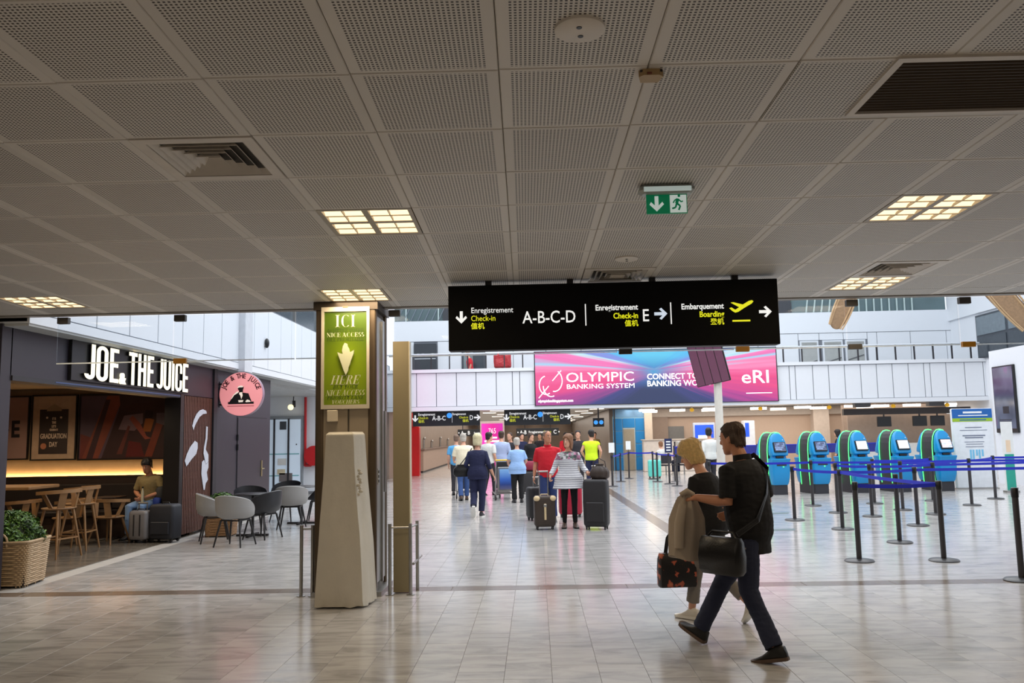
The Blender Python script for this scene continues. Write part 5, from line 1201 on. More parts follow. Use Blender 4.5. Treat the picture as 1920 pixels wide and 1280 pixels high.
W_ = [('Enregistrement', .08, .68, .22, m_dw, .8), ('Check-in', .08, .46, .22, m_dy, .8), ('值机', .08, .24, .2, m_dy, 1), ('A-B-C', .29, .36, .42, m_dw, .8), ('Enregistrement', .595, .68, .19, m_dw, .72), ('Check-in', .69, .46, .2, m_dy, .8), ('值机', .74, .24, .2, m_dy, 1), ('D', .845, .36, .42, m_dw, .75)]
for px0, px1, py0, py1, y, lb in ((774, 900, 770, 797, 34.0, 'grey hanging sign A-B-C D at the left end of the hall'), (945, 1070, 768, 795, 34.0, 'grey hanging sign A-B-C D above the pink totem and walkers')):
    t, w_, h = hall_sign(px0, px1, py0, py1, y, lb, W_)
    sx = h / .13
    flat([(a * sx * .55, b_ * sx * .55) for a, b_ in ARROW_D], -.001, .5 * h, m_dw, t, 'arrow', .006, ox=-.465 * w_); flat([(-b_ * sx * .55, a * sx * .55) for a, b_ in ARROW_D], -.001, .5 * h, m_dw, t, 'arrow', .006, ox=.462 * w_)
    MB().tube([(.045 * w_, -.008, .66 * h), (.045 * w_, .0, .66 * h)], .17 * h, 20).build('blue_symbol', M('info_blue', (60, 150, 240), .4, emit=.8), t); MB().box((.084 * w_, -.006, .2 * h), (.088 * w_, 0, .85 * h)).build('divider', m_dw, t)
hall_sign(858, 906, 805, 817, 46, 'small lit sign A - B deep in the hall on the left', [('• A - B', .02, .25, .75, m_dw, .85), ('Enregistrement', .64, .3, .42, m_dw, .6)])
hall_sign(968, 1048, 803, 816, 46, 'lit sign A-B Enregistrement C deep in the hall behind the man in red', [('• A-B', .02, .25, .7, m_dw, .8), ('Enregistrement', .29, .35, .46, m_dw, .72), ('Check-in', .64, .35, .44, m_dy, .62), ('C •', .87, .25, .7, m_dw, .9)])
# small double blue monitor
a = atY(1112, 800, 34.5); t = thing('blue_monitor', 'small black monitor with two blue discs under the soffit', 'monitor', (a.x, 34.5, a.z)); MB().bbox((0, 0, 0), (.46, .08, .36), .01).build('case', m_black, t)
for x in (.12, .34): MB().tube([(x, -.01, .18), (x, .0, .18)], .085, 20).build('blue_disc', M('info_blue'), t)
MB().box((.2, .02, .36), (.26, .06, SOF + .03 - a.z)).build('hanger', m_dark, t)
# pink totem, red frame, left counter
t = thing('pink_totem', 'bright magenta advertising totem in the hall behind the walkers', 'totem', (-1.98, 38.0, 0))
MB().bbox((-.55, 0, 0), (.55, .2, 2.3), .02).build('casing', M('totem_pale', (206, 190, 190), .4), t)
m_mg, nt, b_, N, L = nodes_mat('magenta_screen'); tc = N('ShaderNodeTexCoord'); sp2 = N('ShaderNodeSeparateXYZ'); L(tc.outputs['Generated'], sp2.inputs[0]); c_ = ramp(nt, math_node(nt, 'MULTIPLY_ADD', sp2.outputs[0], .6, math_node(nt, 'MULTIPLY', sp2.outputs[2], .2)), [(0, (250, 60, 200)), (.5, (200, 30, 140)), (1, (170, 40, 170))]); L(c_, b_.inputs['Base Color']); L(c_, b_.inputs['Emission Color']); b_.inputs['Emission Strength'].default_value = .55
MB().box((-.48, -.012, .25), (.48, .001, 2.2)).build('screen', m_mg, t); text('765', .34, m_dw, t, fm(0, -.014, 1.75), align='CENTER', xs=.7); MB().box((-.22, -.016, 1.52), (.22, -.011, 1.6)).build('text_line', m_dw, t); MB().box((-.36, -.016, 1.36), (.38, -.011, 1.45)).build('text_line', m_dw, t)
m_red = M('signal_red', (216, 20, 22), .4)
t = thing('red_portal', 'tall bright red portal frame at the left side of the hall', 'frame', (-5.25, 36.2, 0)); MB().box((-.15, -.25, 0), (.22, .25, 2.1)).build('panel', m_red, t); MB().box((-.2, -.3, 2.1), (.1, .3, 2.7)).build('upper_panel', M('signal_red_dull', (190, 60, 56), .5), t); MB().box((.222, -.2, .05), (.23, .2, 2.05)).build('inset', M('deep_red', (180, 12, 16), .4), t)
t = thing('service_counter', 'long beige service counter along the left hall wall', 'counter', (-5.25, 47, 0)); MB().box((-.55, -8, 0.08), (0, 8, 1.02)).build('front', M('counter_beige', (176, 152, 138), .5), t); MB().box((-.6, -8.05, 1.02), (.06, 8.05, 1.08)).build('worktop', M('counter_top', (120, 96, 84), .4), t); MB().box((-.5, -8, 0), (-.03, 8, .08)).build('plinth', m_dark, t)
for y, h, o_ in ((41, .5, 'nearest'), (44, .35, 'second nearest'), (48, .5, 'third'), (52, .4, 'farthest')): u = thing('counter_dispenser', 'slim steel dispenser on the beige service counter, %s of the four' % o_, 'dispenser', (-5.5, y, 1.08), group='dispensers on the service counter'); MB().tube([(0, 0, 0), (0, 0, h)], .05, 12).build('column', m_steel, u, True); MB().ball((.04, 0, h), .07).build('head', m_steel, u, True); MB().box((-.1, -.1, 0), (.1, .1, .02)).build('foot', m_steel, u)
# check-in furniture in the beige hall
t = thing('check_in_desk', 'long white check-in desk before the beige wall behind the blonde woman', 'desk', (6.1, 36.2, 0)); MB().bbox((-1.5, 0, 0), (1.7, .5, 1.32), .02).build('front', M('desk_white', (226, 216, 206), .5), t); MB().box((-1.55, -.05, 1.32), (1.75, .55, 1.37)).build('top', M('desk_top', (206, 194, 182), .4), t)
for x in (-.2, .9, 1.05): MB().box((x, -.02, 1.05), (x + .06, 0, 1.25)).build('slot', m_dark, t)
t = thing('wall_poster_totem', 'blue lit poster totem beside the check-in desk', 'totem', (7.45, 37.4, 0)); MB().bbox((-.48, 0, 0), (.48, .15, 2.05), .02).build('casing', M('totem_pale2', (190, 200, 220), .4), t); MB().box((-.41, -.01, .4), (.41, .001, 1.95)).build('screen', M('blue_screen', (34, 80, 200), .4, emit=.6, var=.2, vscale=3), t); MB().box((-.28, -.014, 1.3), (.2, -.01, 1.5)).build('text_block', m_dw, t); MB().ball((.25, -.014, 1.6), (.1, .004, .08)).build('pink_spot', M('pink_led'), t)
t = thing('slim_totem', 'slim white totem edge-on with a blue head, right of the white pole', 'totem', (9.25, 36.9, 0)); MB().bbox((-.16, 0, 0), (.3, .5, 2.1), .02).build('casing', M('totem_white'), t); MB().box((-.12, -.01, 1.4), (.05, .001, 2.0)).build('blue_field', M('blue_screen'), t)
wdw = struct('window_7', MB().box((5.75, 38.5, 1.3), (6.75, 38.62, 1.92)), M('grey_hatch', (122, 120, 116), .3)); struct('trim_8', MB().box((5.2, 38.3, .0), (6.0, 38.4, 2.34)), M('taupe_shutter', (140, 122, 108), .6))
struct('trim_9', MB().box((3.5, 37.3, 0), (3.52, 37.8, SOF)), m_dark)
# dark check-in row at the far right
t = thing('check_in_row', 'dark check-in counter row with hanging monitors behind the right kiosks', 'counter', (14.7, 33.9, 0))
MB().box((-1.9, 0, .0), (2.4, .6, 1.05)).build('counter', M('counter_white', (214, 212, 208), .4), t); MB().box((-2.4, -.1, 2.2), (2.6, .1, 2.45)).build('dark_band', M('dark_band', (48, 40, 38), .5), t); MB().box((-1.9, .9, .9), (2.4, 1.0, 2.2)).build('rear_wall', M('taupe_wall'), t)
for x in (-1.1, .3, 1.0, 2.0): u = MB().bbox((x, -.12, 1.72), (x + .55, -.04, 2.12), .01).build('monitor', m_black, t); MB().box((x + .25, -.1, 2.12), (x + .3, -.06, 2.2)).build('monitor_arm', m_dark, u)
for k in range(2): MB().box((-2.0 + 2.9 * k, -.3, 2.5), (-1.4 + 2.9 * k, .0, 2.72)).build('grille_box', M('dark_grille', (90, 90, 94), .6), t)
# LED wall on the balcony front
t = thing('led_screen', 'long pink and blue LED screen with white lettering on the balcony front', 'screen', (4.74, FY - .12, 2.8))
MB().box((-4.76, 0, -.02), (4.76, .1, 2.12)).build('casing', M('led_case', (40, 36, 44), .5), t)
m_led2, nt, b_, N, L = nodes_mat('led_picture'); tc = N('ShaderNodeTexCoord'); sp2 = N('ShaderNodeSeparateXYZ'); L(tc.outputs['Object'], sp2.inputs[0])
dx = math_node(nt, 'ADD', sp2.outputs[0], .05); dz = math_node(nt, 'ADD', sp2.outputs[2], -1.22)
ang = math_node(nt, 'ARCTAN2', dz, dx); dist = math_node(nt, 'SQRT', math_node(nt, 'ADD', math_node(nt, 'MULTIPLY', dx, dx), math_node(nt, 'MULTIPLY', math_node(nt, 'MULTIPLY', dz, dz), 6)))
cv = N('ShaderNodeCombineXYZ'); L(math_node(nt, 'MULTIPLY', math_node(nt, 'DIVIDE', dz, math_node(nt, 'ADD', math_node(nt, 'ABSOLUTE', dx), .25)), 12), cv.inputs[0]); L(math_node(nt, 'MULTIPLY', dist, .12), cv.inputs[1]); L(math_node(nt, 'GREATER_THAN', dx, 0), cv.inputs[2])
nz = N('ShaderNodeTexNoise'); nz.inputs['Scale'].default_value = 1.0; nz.inputs['Detail'].default_value = 2; L(cv.outputs[0], nz.inputs[0])
sl_ = math_node(nt, 'DIVIDE', dz, math_node(nt, 'ADD', math_node(nt, 'MULTIPLY', math_node(nt, 'ABSOLUTE', dx), .55), .3))
tt = math_node(nt, 'MULTIPLY_ADD', math_node(nt, 'ADD', sl_, math_node(nt, 'MULTIPLY_ADD', nz.outputs[0], .5, -.25)), .4, .5)
warm = ramp(nt, tt, [(.02, (24, 44, 96)), (.22, (50, 56, 130)), (.33, (190, 56, 150)), (.42, (244, 70, 140)), (.5, (250, 96, 160)), (.535, (255, 150, 200)), (.56, (150, 225, 255)), (.59, (246, 110, 185)), (.63, (255, 130, 200)), (.655, (196, 246, 255)), (.70, (130, 140, 230)), (.76, (80, 190, 245)), (.95, (90, 205, 245))])
mid = ramp(nt, dist, [(.12, (60, 160, 215)), (.5, (50, 130, 195))])
fac = math_node(nt, 'SMOOTH_MIN', math_node(nt, 'MULTIPLY', dist, .6), 1, .1)
mA = N('ShaderNodeMix'); mA.data_type = 'RGBA'; up_ = math_node(nt, 'MULTIPLY_ADD', dz, 1.2, 1.35); up2 = N('ShaderNodeClamp'); L(up_, up2.inputs[0]); mA.inputs[0].default_value = 1.0; L(warm, mA.inputs[7])
mB_ = N('ShaderNodeMix'); mB_.data_type = 'RGBA'; cl2 = N('ShaderNodeClamp'); L(fac, cl2.inputs[0]); L(cl2.outputs[0], mB_.inputs[0]); L(mid, mB_.inputs[6]); L(mA.outputs[2], mB_.inputs[7])
b_.inputs['Base Color'].default_value = (0.02, .02, .02, 1); L(mB_.outputs[2], b_.inputs['Emission Color']); b_.inputs['Emission Strength'].default_value = .95
MB().box((-4.72, -.015, 0), (4.72, .001, 2.08)).build('picture', m_led2, t)
m_lw = M('led_white', (255, 255, 255), .4, emit=1.05, var=0)
def lt_(s_, px, py, size, bold=.0, xs=1.0, al='LEFT', width=None):
    p = atY(px, py, FY - .12); return text(s_, size, m_lw, t, fm(p.x - 4.74, -.017, p.z - 2.8), bold=bold, xs=xs, align=al, depth=.002, width=width)
lt_('OLYMPIC', 1062, 716, .52, .0, width=2.65); lt_('BANKING SYSTEM', 1063, 729, .26, .0, width=2.65)
lt_('CONNECT TO OPEN', 1213, 711, .31, .004, .98); lt_('BANKING WORLD', 1213, 724, .31, .004, .98); lt_('eRI', 1391, 718, .72, .004, width=1.05); lt_('olympicbankingsystem.com', 1009, 754, .14, .004, .9); MB().box((3.5, -.02, .3), (4.5, -.015, .33)).build('small_line', m_lw, t)
b = MB()
for cx, cz_, r, a0, a1 in ((-4.3, .78, .36, 100, 300), (-3.98, .95, .42, -100, 60), (-4.1, .75, .42, 180, 290)):
    P = [(cx + r * .75 * math.cos(R(a)), -.018, cz_ + r * math.sin(R(a))) for a in range(a0, a1 + 1, 10)]; b.tube(P, .02, 5)
for p, q in (((-4.6, .28), (-4.2, .75)), ((-4.05, .95), (-3.7, 1.35))): b.tube([(p[0], -.018, p[1]), (q[0], -.018, q[1])], .018, 5)
b.build('ring_emblem', m_lw, t)
# red covered load on the balcony
t = thing('red_bundle', 'red wrapped bundle on a trolley behind the balcony railing', 'bundle', (-1.32, 34.3, 3.45))
b = MB(); b.bbox((-.36, -.15, .93), (.36, .2, 1.57), .08); remesh(b, 'red_wrap', M('red_plastic', (186, 44, 50), .35), t, .025, 3, .03, .18); MB().box((-.45, -.2, .87), (.5, .2, .92)).build('trolley_deck', m_steel, t)
for x in (-.4, .45): MB().box((x - .02, -.15, .1), (x + .02, .15, .87)).build('trolley_leg', m_steel, t)
for x in (-.35, .4): MB().tube([(x, -.12, .06), (x, .12, .06)], .06, 12).build('wheel', m_black, t, True)
# ================================================================ PEOPLE
m_skin = M('skin_light', (214, 160, 132), .5, var=.03); m_skin2 = M('skin_tan', (196, 136, 104), .5, var=.03)
m_eye = M('eye_dark', (36, 28, 26), .2); m_eyew = M('eye_white', (226, 220, 212), .3); m_lip = M('lips', (176, 96, 88), .5)
def hair_mat(name, col): return M('hair_' + name, col, .55, var=.22, vscale=45, bump=.4, bscale=120)
def lerp(a, c, f): return tuple(x + (y - x) * f for x, y in zip(a, c))
def add_hand(b, wr, d, nrm, side, curl=.5, k=1.0, rf=.0088):
    """palm, four fingers and a side thumb; d = finger direction, nrm = palm normal, side = +1 right hand"""
    d = Vector(d).normalized(); n = Vector(nrm); n = (n - d * n.dot(d)).normalized(); s_ = d.cross(n) * side     # towards the thumb
    w_ = Vector(wr)
    b.tube([w_ - d * .02 * k, w_ + d * .02 * k, w_ + d * .055 * k, w_ + d * .09 * k, w_ + d * .1 * k], [(.026 * k, .02 * k), (.034 * k, .017 * k), (.041 * k, .016 * k), (.04 * k, .0135 * k), (.034 * k, .01 * k)], 12, side=tuple(s_))
    for i, (off, ln) in enumerate(((.029, .072), (.0095, .082), (-.0105, .077), (-.029, .06))):
        p = w_ + d * (.085 * k) + s_ * off * k; dd = (d + s_ * off * 1.2).normalized(); P = [p]; a = 0
        for q, sg in enumerate((.45, .31, .24)):
            a += curl * (1.15, 1.0, .7)[q] * (1 + .06 * i); v = dd * math.cos(a) + n * math.sin(a); P.append(P[-1] + v * ln * sg * k)
        b.tube(P, [rf * k * 1.05, rf * k, rf * k * .92, rf * k * .75], 8)
    p = w_ + d * .025 * k + s_ * .024 * k; v1 = (d * .62 + s_ * .72 + n * .25).normalized(); v2 = (d * .85 + s_ * .25 + n * (.3 + .5 * curl)).normalized()
    b.tube([p - v1 * .012 * k, p + v1 * .034 * k, p + v1 * .034 * k + v2 * .03 * k, p + v1 * .034 * k + v2 * .052 * k], [rf * 1.5 * k, rf * 1.25 * k, rf * 1.1 * k, rf * .8 * k], 8)

def person(label, loc, rz, h=1.72, vox=.011, J=None, lean=0.0, fem=False, belly=0.0, head=(0, 0), skin=None, hair=None, shirt=None, trousers=None, shoes=None, far=False, wr=.006, cat='person', extra=None, group=None, seated=False, ease=1.0, thick=1.0):
    s = h / 1.75; skin = skin or m_skin
    t = thing('person', label, cat, loc, rz, group)
    D = dict(pelvis=(0, 0, .93), neck=(0, -.005, 1.455), head=(0, .035, 1.625), shL=(-.185, -.005, 1.368), elL=(-.235, -.03, 1.12), wrL=(-.235, .06, .87), hipL=(-.088, 0, .90), knL=(-.095, .02, .49), anL=(-.10, -.02, .085), hdL=None, hdR=None, curlL=.35, curlR=.35, yawL=8, yawR=-8, pitL=0, pitR=0, nrmL=(1, 0, 0), nrmR=(-1, 0, 0))
    for k in ('sh', 'el', 'wr', 'hip', 'kn', 'an'): x, y, z = D[k + 'L']; D[k + 'R'] = (-x, y, z)
    if fem:
        for k, f in (('shL', .88), ('shR', .88), ('elL', .93), ('elR', .93)): D[k] = (D[k][0] * f,) + D[k][1:]
    if J: D.update(J)
    pz = D['pelvis'][2]
    def ln(p):
        """forward lean of everything above the pelvis"""
        return (p[0], p[1] + lean * max(0, p[2] - pz), p[2]) if p is not None else None
    for k in ('neck', 'head', 'shL', 'shR'): D[k] = ln(D[k])
    if J is None or 'elL' not in J: D['elL'] = ln(D['elL']); D['wrL'] = ln(D['wrL'])
    if J is None or 'elR' not in J: D['elR'] = ln(D['elR']); D['wrR'] = ln(D['wrR'])
    S = Matrix.Scale(s, 4)
    sp0, sp1 = Vector(D['pelvis']), Vector(D['neck'])
    def spine(f): p = sp0.lerp(sp1, f); return (p.x, p.y - .012 * math.sin(math.pi * f), p.z)
    # f along the spine, half width, half depth, forward offset
    if fem: TR = [(-.12, .150, .10, -.01), (-.03, .172, .122, -.012), (.1, .165, .118 + belly * .5, -.005), (.3, .138, .10 + belly, .012), (.48, .142, .108 + belly * .7, .012), (.66, .155, .122, .016), (.8, .160, .105, .005), (.92, .125, .075, -.002), (1.0, .055, .052, 0)]
    else: TR = [(-.12, .15, .10, 0), (-.03, .168, .115, -.008), (.1, .165, .115 + belly * .6, .0), (.3, .158, .11 + belly, .015), (.48, .162, .115 + belly * .7, .012), (.66, .178, .122, .008), (.8, .188, .112, 0), (.92, .15, .078, -.005), (1.0, .062, .058, 0)]
    def torso(b, f0, f1, k, flare=0.0, extra_off=0.0):
        pts, rs = [], []
        n = 14
        for q in range(n + 1):
            f = f0 + (f1 - f0) * q / n
            i = max(0, min(len(TR) - 2, next((j for j in range(len(TR) - 1) if TR[j + 1][0] >= f), len(TR) - 2)))
            a, c = TR[i], TR[i + 1]; g = max(-1.0, min(1, (f - a[0]) / (c[0] - a[0]))); w_, dp, off = (a[j] + (c[j] - a[j]) * g for j in (1, 2, 3))
            if f < TR[0][0]: w_, dp, off = TR[0][1:]
            fl = flare * max(0, (.35 - f)); p = spine(f)
            pts.append((p[0], p[1] + off, p[2])); rs.append(((w_ * thick + fl) * k + extra_off, (dp * thick + fl * .8) * k + extra_off))
        b.tube(pts, rs, 24, S, side=(1, 0, 0))
    A = lambda k: D[k]
    # --- body: one continuous skin
    b = MB()
    torso(b, -.1, .97, .93)
    hy, hp = R(head[0]), R(head[1])
    HM = S @ Matrix.Translation(D['head']) @ Matrix.Rotation(hy, 4, 'Z') @ Matrix.Rotation(hp, 4, 'X') @ Matrix.Scale(1.06 if far else 1.0, 4)
    hr = [(-.118, .022, .018, .058), (-.108, .04, .036, .052), (-.085, .053, .06, .032), (-.055, .061, .078, .014), (-.02, .067, .087, .004), (.02, .073, .094, 0), (.055, .074, .096, -.004), (.085, .064, .083, -.008), (.107, .042, .056, -.01), (.118, .014, .02, -.012)]
    b.rings([[(rx * math.cos(a), yo + ry * math.sin(a), z) for a in [2 * math.pi * q / 20 for q in range(20)]] for z, rx, ry, yo in hr], True, HM)
    b.tube([(0, .086, .022), (0, .1, .0), (0, .108, -.022), (0, .092, -.032)], [.007, .010, .0135, .009], 8, HM)
    b.ball((0, .084, .032), (.045, .012, .008), 10, 6, HM); b.ball((0, .082, -.062), (.024, .012, .011), 10, 6, HM)
    for x in (-1, 1): b.ball((x * .074, -.008, -.008), (.010, .020, .031), 8, 6, HM)
    hb = HM @ Vector((0, -.015, -.06)); nk = S @ Vector(D['neck'])
    b.tube([nk + Vector((0, 0, -.03 * s)), nk.lerp(hb, .5), hb], [.062 * s * thick ** .5, .054 * s * (.9 if fem else 1), .055 * s * (.88 if fem else 1)], 14)
    sl_f = (shirt or {}).get('sleeve', .5)
    for sd, sg in (('L', -1), ('R', 1)):
        sh, el, wr_ = A('sh' + sd), A('el' + sd), A('wr' + sd)
        k = thick * (.86 if fem else 1)
        b.tube([lerp(sh, (0, sh[1], sh[2]), .25), sh, lerp(sh, el, .5), el, lerp(el, wr_, .3), lerp(el, wr_, .7), wr_], [.045 * k, .05 * k, .046 * k, .040 * k, .042 * k, .033 * k, .025 * k], 12, S)
        hd = D['hd' + sd] or tuple(w2 - e2 for w2, e2 in zip(wr_, el))
        b2 = MB(); add_hand(b2, wr_, hd, D['nrm' + sd], sg, D['curl' + sd], .95 if fem else 1.03, .0098 if vox > .008 else .0088); b.add(b2.v, b2.f, S)
        hip, kn, an = A('hip' + sd), A('kn' + sd), A('an' + sd)
        b.tube([hip, lerp(hip, kn, .5), kn, lerp(kn, an, .4), an, (an[0], an[1], an[2] - .03)], [.08, .068, .05, .048, .036, .036], 10, S)
    remesh(b, 'body', skin, t, vox * s, 3)
    e1, e2 = MB(), MB()
    for x in (-1, 1): e1.ball((x * .029, .083, .013), (.0135, .008, .007), 10, 6, HM); e2.ball((x * .029, .0895, .013), (.006, .004, .006), 8, 6, HM)
    e1.build('eyes', m_eyew, t, True); e2.build('irises', m_eye, t, True)
    if not far:
        lp = MB().ball((0, .0925, -.062), (.019, .005, .0055), 10, 6, HM); lp.build('lips', m_lip, t, True)
        br = MB()
        for x in (-1, 1): br.tube([(x * .014, .094, .030), (x * .03, .092, .035), (x * .045, .082, .031)], [.003, .004, .002], 6, HM)
        br.build('eyebrows', m_eye if not fem else M('brow_brown', (96, 70, 50), .6), t, True)
    # --- hair: shell over the skull
    if hair:
        hm, front, side, back, vol = hair['mat'], hair.get('front', .07), hair.get('side', -.01), hair.get('back', -.07), hair.get('vol', 1.1)
        def ell(z):
            for a, c in zip(hr[:-1], hr[1:]):
                if a[0] <= z <= c[0]: g = (z - a[0]) / (c[0] - a[0]); return [a[j] + (c[j] - a[j]) * g for j in (1, 2, 3)]
            return list(hr[0][1:]) if z < hr[0][0] else list(hr[-1][1:])
        n, m = (48, 16) if far else (72, 26); ro, ri = [], []
        for q in range(m + 1):
            A1, A2 = [], []
            for k in range(n):
                a = 2 * math.pi * k / n; fy = math.sin(a)             # +1 = front
                lim = (side + (front - side) * max(0, (fy - .25) / .75) ** .6) if fy > .25 else side + (back - side) * min(1, max(0, (.25 - fy) / .9))
                z = .114 + (lim - .114) * (q / m) ** 1.2
                rx, ry, yo = ell(max(z, -.118))
                if z < .02: rx, ry, yo = max(rx, .073 - .1 * max(0, -.06 - z)), max(ry, .094 - .1 * max(0, -.06 - z)), 0
                nz_ = noise.noise(Vector((math.cos(a) * 3.1, math.sin(a) * 3.1, z * 14 + len(label)))) * .07 * hair.get('mess', 1)
                nz_ += (noise.noise(Vector((math.cos(a) * 9, math.sin(a) * 9, z * 16 + 5))) * .05 + noise.noise(Vector((math.cos(a) * 24, math.sin(a) * 24, z * 22))) * .035) * hair.get('mess', 1)
                z += .012 * noise.noise(Vector((math.cos(a) * 7, math.sin(a) * 7, 3))) * hair.get('mess', 1) * q / m
                v_ = vol + nz_; taper = 1 - .10 * max(0, (q / m - .75) / .25) ** 2
                A1.append((rx * v_ * taper * math.cos(a), yo + ry * v_ * taper * math.sin(a), z + (.022 * (vol - 1) * 8 * (1 - q / m)) + (.02 * nz_)))
                A2.append((rx * .96 * math.cos(a), yo + ry * .96 * math.sin(a), z - .002))
            ro.append(A1); ri.append(A2)
        MB().rings(ro + ri[::-1], True, HM).build('hair', hm, t, True)
    # --- clothes
    if shirt:
        b = MB(); torso(b, shirt.get('hem', -.08), .965, 1.06 * ease, shirt.get('flare', 0), .012)
        for sd in 'LR':
            sh, el, wr_ = A('sh' + sd), A('el' + sd), A('wr' + sd); f = shirt.get('sleeve' + sd, sl_f); k = thick * (.88 if fem else 1) * ease
            pts = [lerp(sh, (D['neck'][0], sh[1], sh[2] + .03), .4), sh]; rs = [.058 * k, .066 * k]
            if f <= .5: e = lerp(sh, el, f / .5); pts += [lerp(sh, e, .5), e]; rs += [.064 * k, .060 * k]
            else:
                e = lerp(el, wr_, (f - .5) / .5); pts += [lerp(sh, el, .5), el, e]; rs += [.060 * k, .053 * k, .044 * k]
            b.tube(pts, rs, 14, S)
        so = remesh(b, shirt.get('name', 'shirt'), shirt['mat'], t, vox * s, 4, shirt.get('wr', wr))
        if shirt.get('collar'):
            nn = S @ Vector(D['neck']); MB().tube([nn + Vector((0, -.005, -.02)), nn + Vector((0, .002, .028))], [(.076 * s, .072 * s), (.070 * s, .066 * s)], 18).build('collar', shirt['collar'], t, True)
    if trousers:
        b = MB(); torso(b, -.13, trousers.get('top', .12), 1.04)
        for sd in 'LR':
            hip, kn, an = A('hip' + sd), A('kn' + sd), A('an' + sd); k = trousers.get('w', 1.0) * thick ** .5; f = trousers.get('len', .95); e = lerp(kn, an, f)
            top = (hip[0] * .75, hip[1], hip[2] + .04) if not seated else hip
            b.tube([top, hip, lerp(hip, kn, .5), kn, lerp(kn, e, .45), e], [.09, .098 * k ** .5, .086 * k, .067 * k, .062 * k, trousers.get('cuff', .060) * k], 16, S)
        remesh(b, 'trousers', trousers['mat'], t, vox * s, 4, trousers.get('wr', wr))
    if shoes:
        for sd in 'LR':
            SM = S @ Matrix.Translation(A('an' + sd)) @ Matrix.Rotation(R(D['yaw' + sd]), 4, 'Z') @ Matrix.Rotation(R(D['pit' + sd]), 4, 'X')
            up_ = [(-.08, .018, -.03), (-.07, .032, .012), (-.03, .038, .03), (.01, .041, .028), (.05, .043, -.008), (.1, .046, -.036), (.145, .044, -.05), (.175, .034, -.058), (.19, .014, -.066)]
            rr, r2 = [], []
            for y, w_, zt in up_:
                zb = -.078; hgt = zt - zb
                rr.append([(w_ * math.copysign(abs(math.cos(a)) ** .6, math.cos(a)), y, zb + hgt * .5 + hgt * .5 * math.copysign(abs(math.sin(a)) ** .75, math.sin(a))) for a in [2 * math.pi * q / 14 for q in range(14)]])
            so = MB().rings(rr, True, SM).build('shoe', shoes['mat'], t, True)
            o2 = MB(); o2.rings([[(w_ * 1.08 * x, y * 1.03, z) for x, z in ((-1, -.085), (1, -.085), (1, -.060), (-1, -.060))] for y, w_, _ in up_], True, SM); o2.build('sole', shoes.get('sole', m_black), so)
    if extra: extra(t, D, S, HM)
    return t

def cloth_col(n, c, **k): return M('cloth_' + n, c, .85, var=.05, vscale=6, bump=.15, bscale=220, **k)
c_black = cloth_col('black', (15, 14, 17)); c_jean = cloth_col('dark_denim', (36, 42, 66)); c_blue = cloth_col('denim', (58, 86, 140)); c_navy = cloth_col('navy', (30, 34, 68)); c_grey = cloth_col('grey_taupe', (128, 122, 116)); c_white = cloth_col('white', (226, 226, 222)); c_cream = cloth_col('cream', (240, 228, 200)); c_lb = cloth_col('light_blue', (152, 188, 236)); c_pale = cloth_col('pale_blue', (172, 186, 222)); c_red = cloth_col('red', (206, 26, 44)); c_olive = cloth_col('olive', (140, 124, 84)); c_sky = cloth_col('sky', (92, 168, 222)); c_char = cloth_col('charcoal', (44, 42, 48)); c_pink = cloth_col('pink', (226, 170, 190))
sh_black = dict(mat=M('shoe_black', (22, 20, 20), .5), sole=M('sole_brown', (96, 76, 64), .6)); sh_white = dict(mat=M('shoe_white', (222, 216, 206), .5), sole=M('sole_white', (232, 230, 224), .5)); sh_brown = dict(mat=M('shoe_brown', (84, 62, 50), .5)); sh_dark = dict(mat=M('shoe_dark', (40, 38, 40), .5)); sh_bw = dict(mat=M('shoe_blackwhite', (52, 52, 58), .5, var=.3, vscale=25), sole=M('sole_white'))
h_brown = hair_mat('brown', (66, 48, 36)); h_dark = hair_mat('dark', (30, 24, 22)); h_blond = hair_mat('blond', (212, 178, 118)); h_ash = hair_mat('ash_blond', (226, 208, 168)); h_grey = hair_mat('grey', (188, 180, 170)); h_auburn = hair_mat('auburn', (134, 92, 62)); h_white = hair_mat('white', (222, 216, 206)); h_bald = hair_mat('stubble', (120, 96, 80))

# --- the couple in the foreground
MAN = (1.47, 6.52, 0)
man = person('man in black polo and dark jeans walking away, holding out a beige coat', MAN, R(48), 1.74, .0068,
    J=dict(pelvis=(.08, -.12, .90), neck=(.085, -.10, 1.45), hipL=(-.01, -.13, .88), hipR=(.17, -.10, .88), knR=(.13, .16, .50), anR=(.09, .36, .115), pitR=24, knL=(-.05, -.15, .48), anL=(-.10, -.36, .105), pitL=-12,
           head=(.085, -.035, 1.60), shL=(-.115, -.08, 1.358), shR=(.285, -.12, 1.358), elL=(-.14, -.06, 1.13), wrL=(-.18, .19, 1.16), hdL=(-.1, .9, -.1), nrmL=(.55, 0, -.9), curlL=.75, elR=(.36, -.12, 1.11), wrR=(.28, .10, 1.02)),
    lean=.05, belly=.03, head=(-2, -8), skin=m_skin2, hair=dict(mat=h_brown, front=.085, side=.012, back=-.07, vol=1.09, mess=1.7), shirt=dict(mat=c_black, hem=-.30, sleeve=.44, wr=.006, collar=c_black, name='polo_shirt'), trousers=dict(mat=c_jean, w=1.04, len=.98, cuff=.064, wr=.007), shoes=sh_black, ease=1.04, thick=1.05)
WOM = (1.53, 7.6, 0)
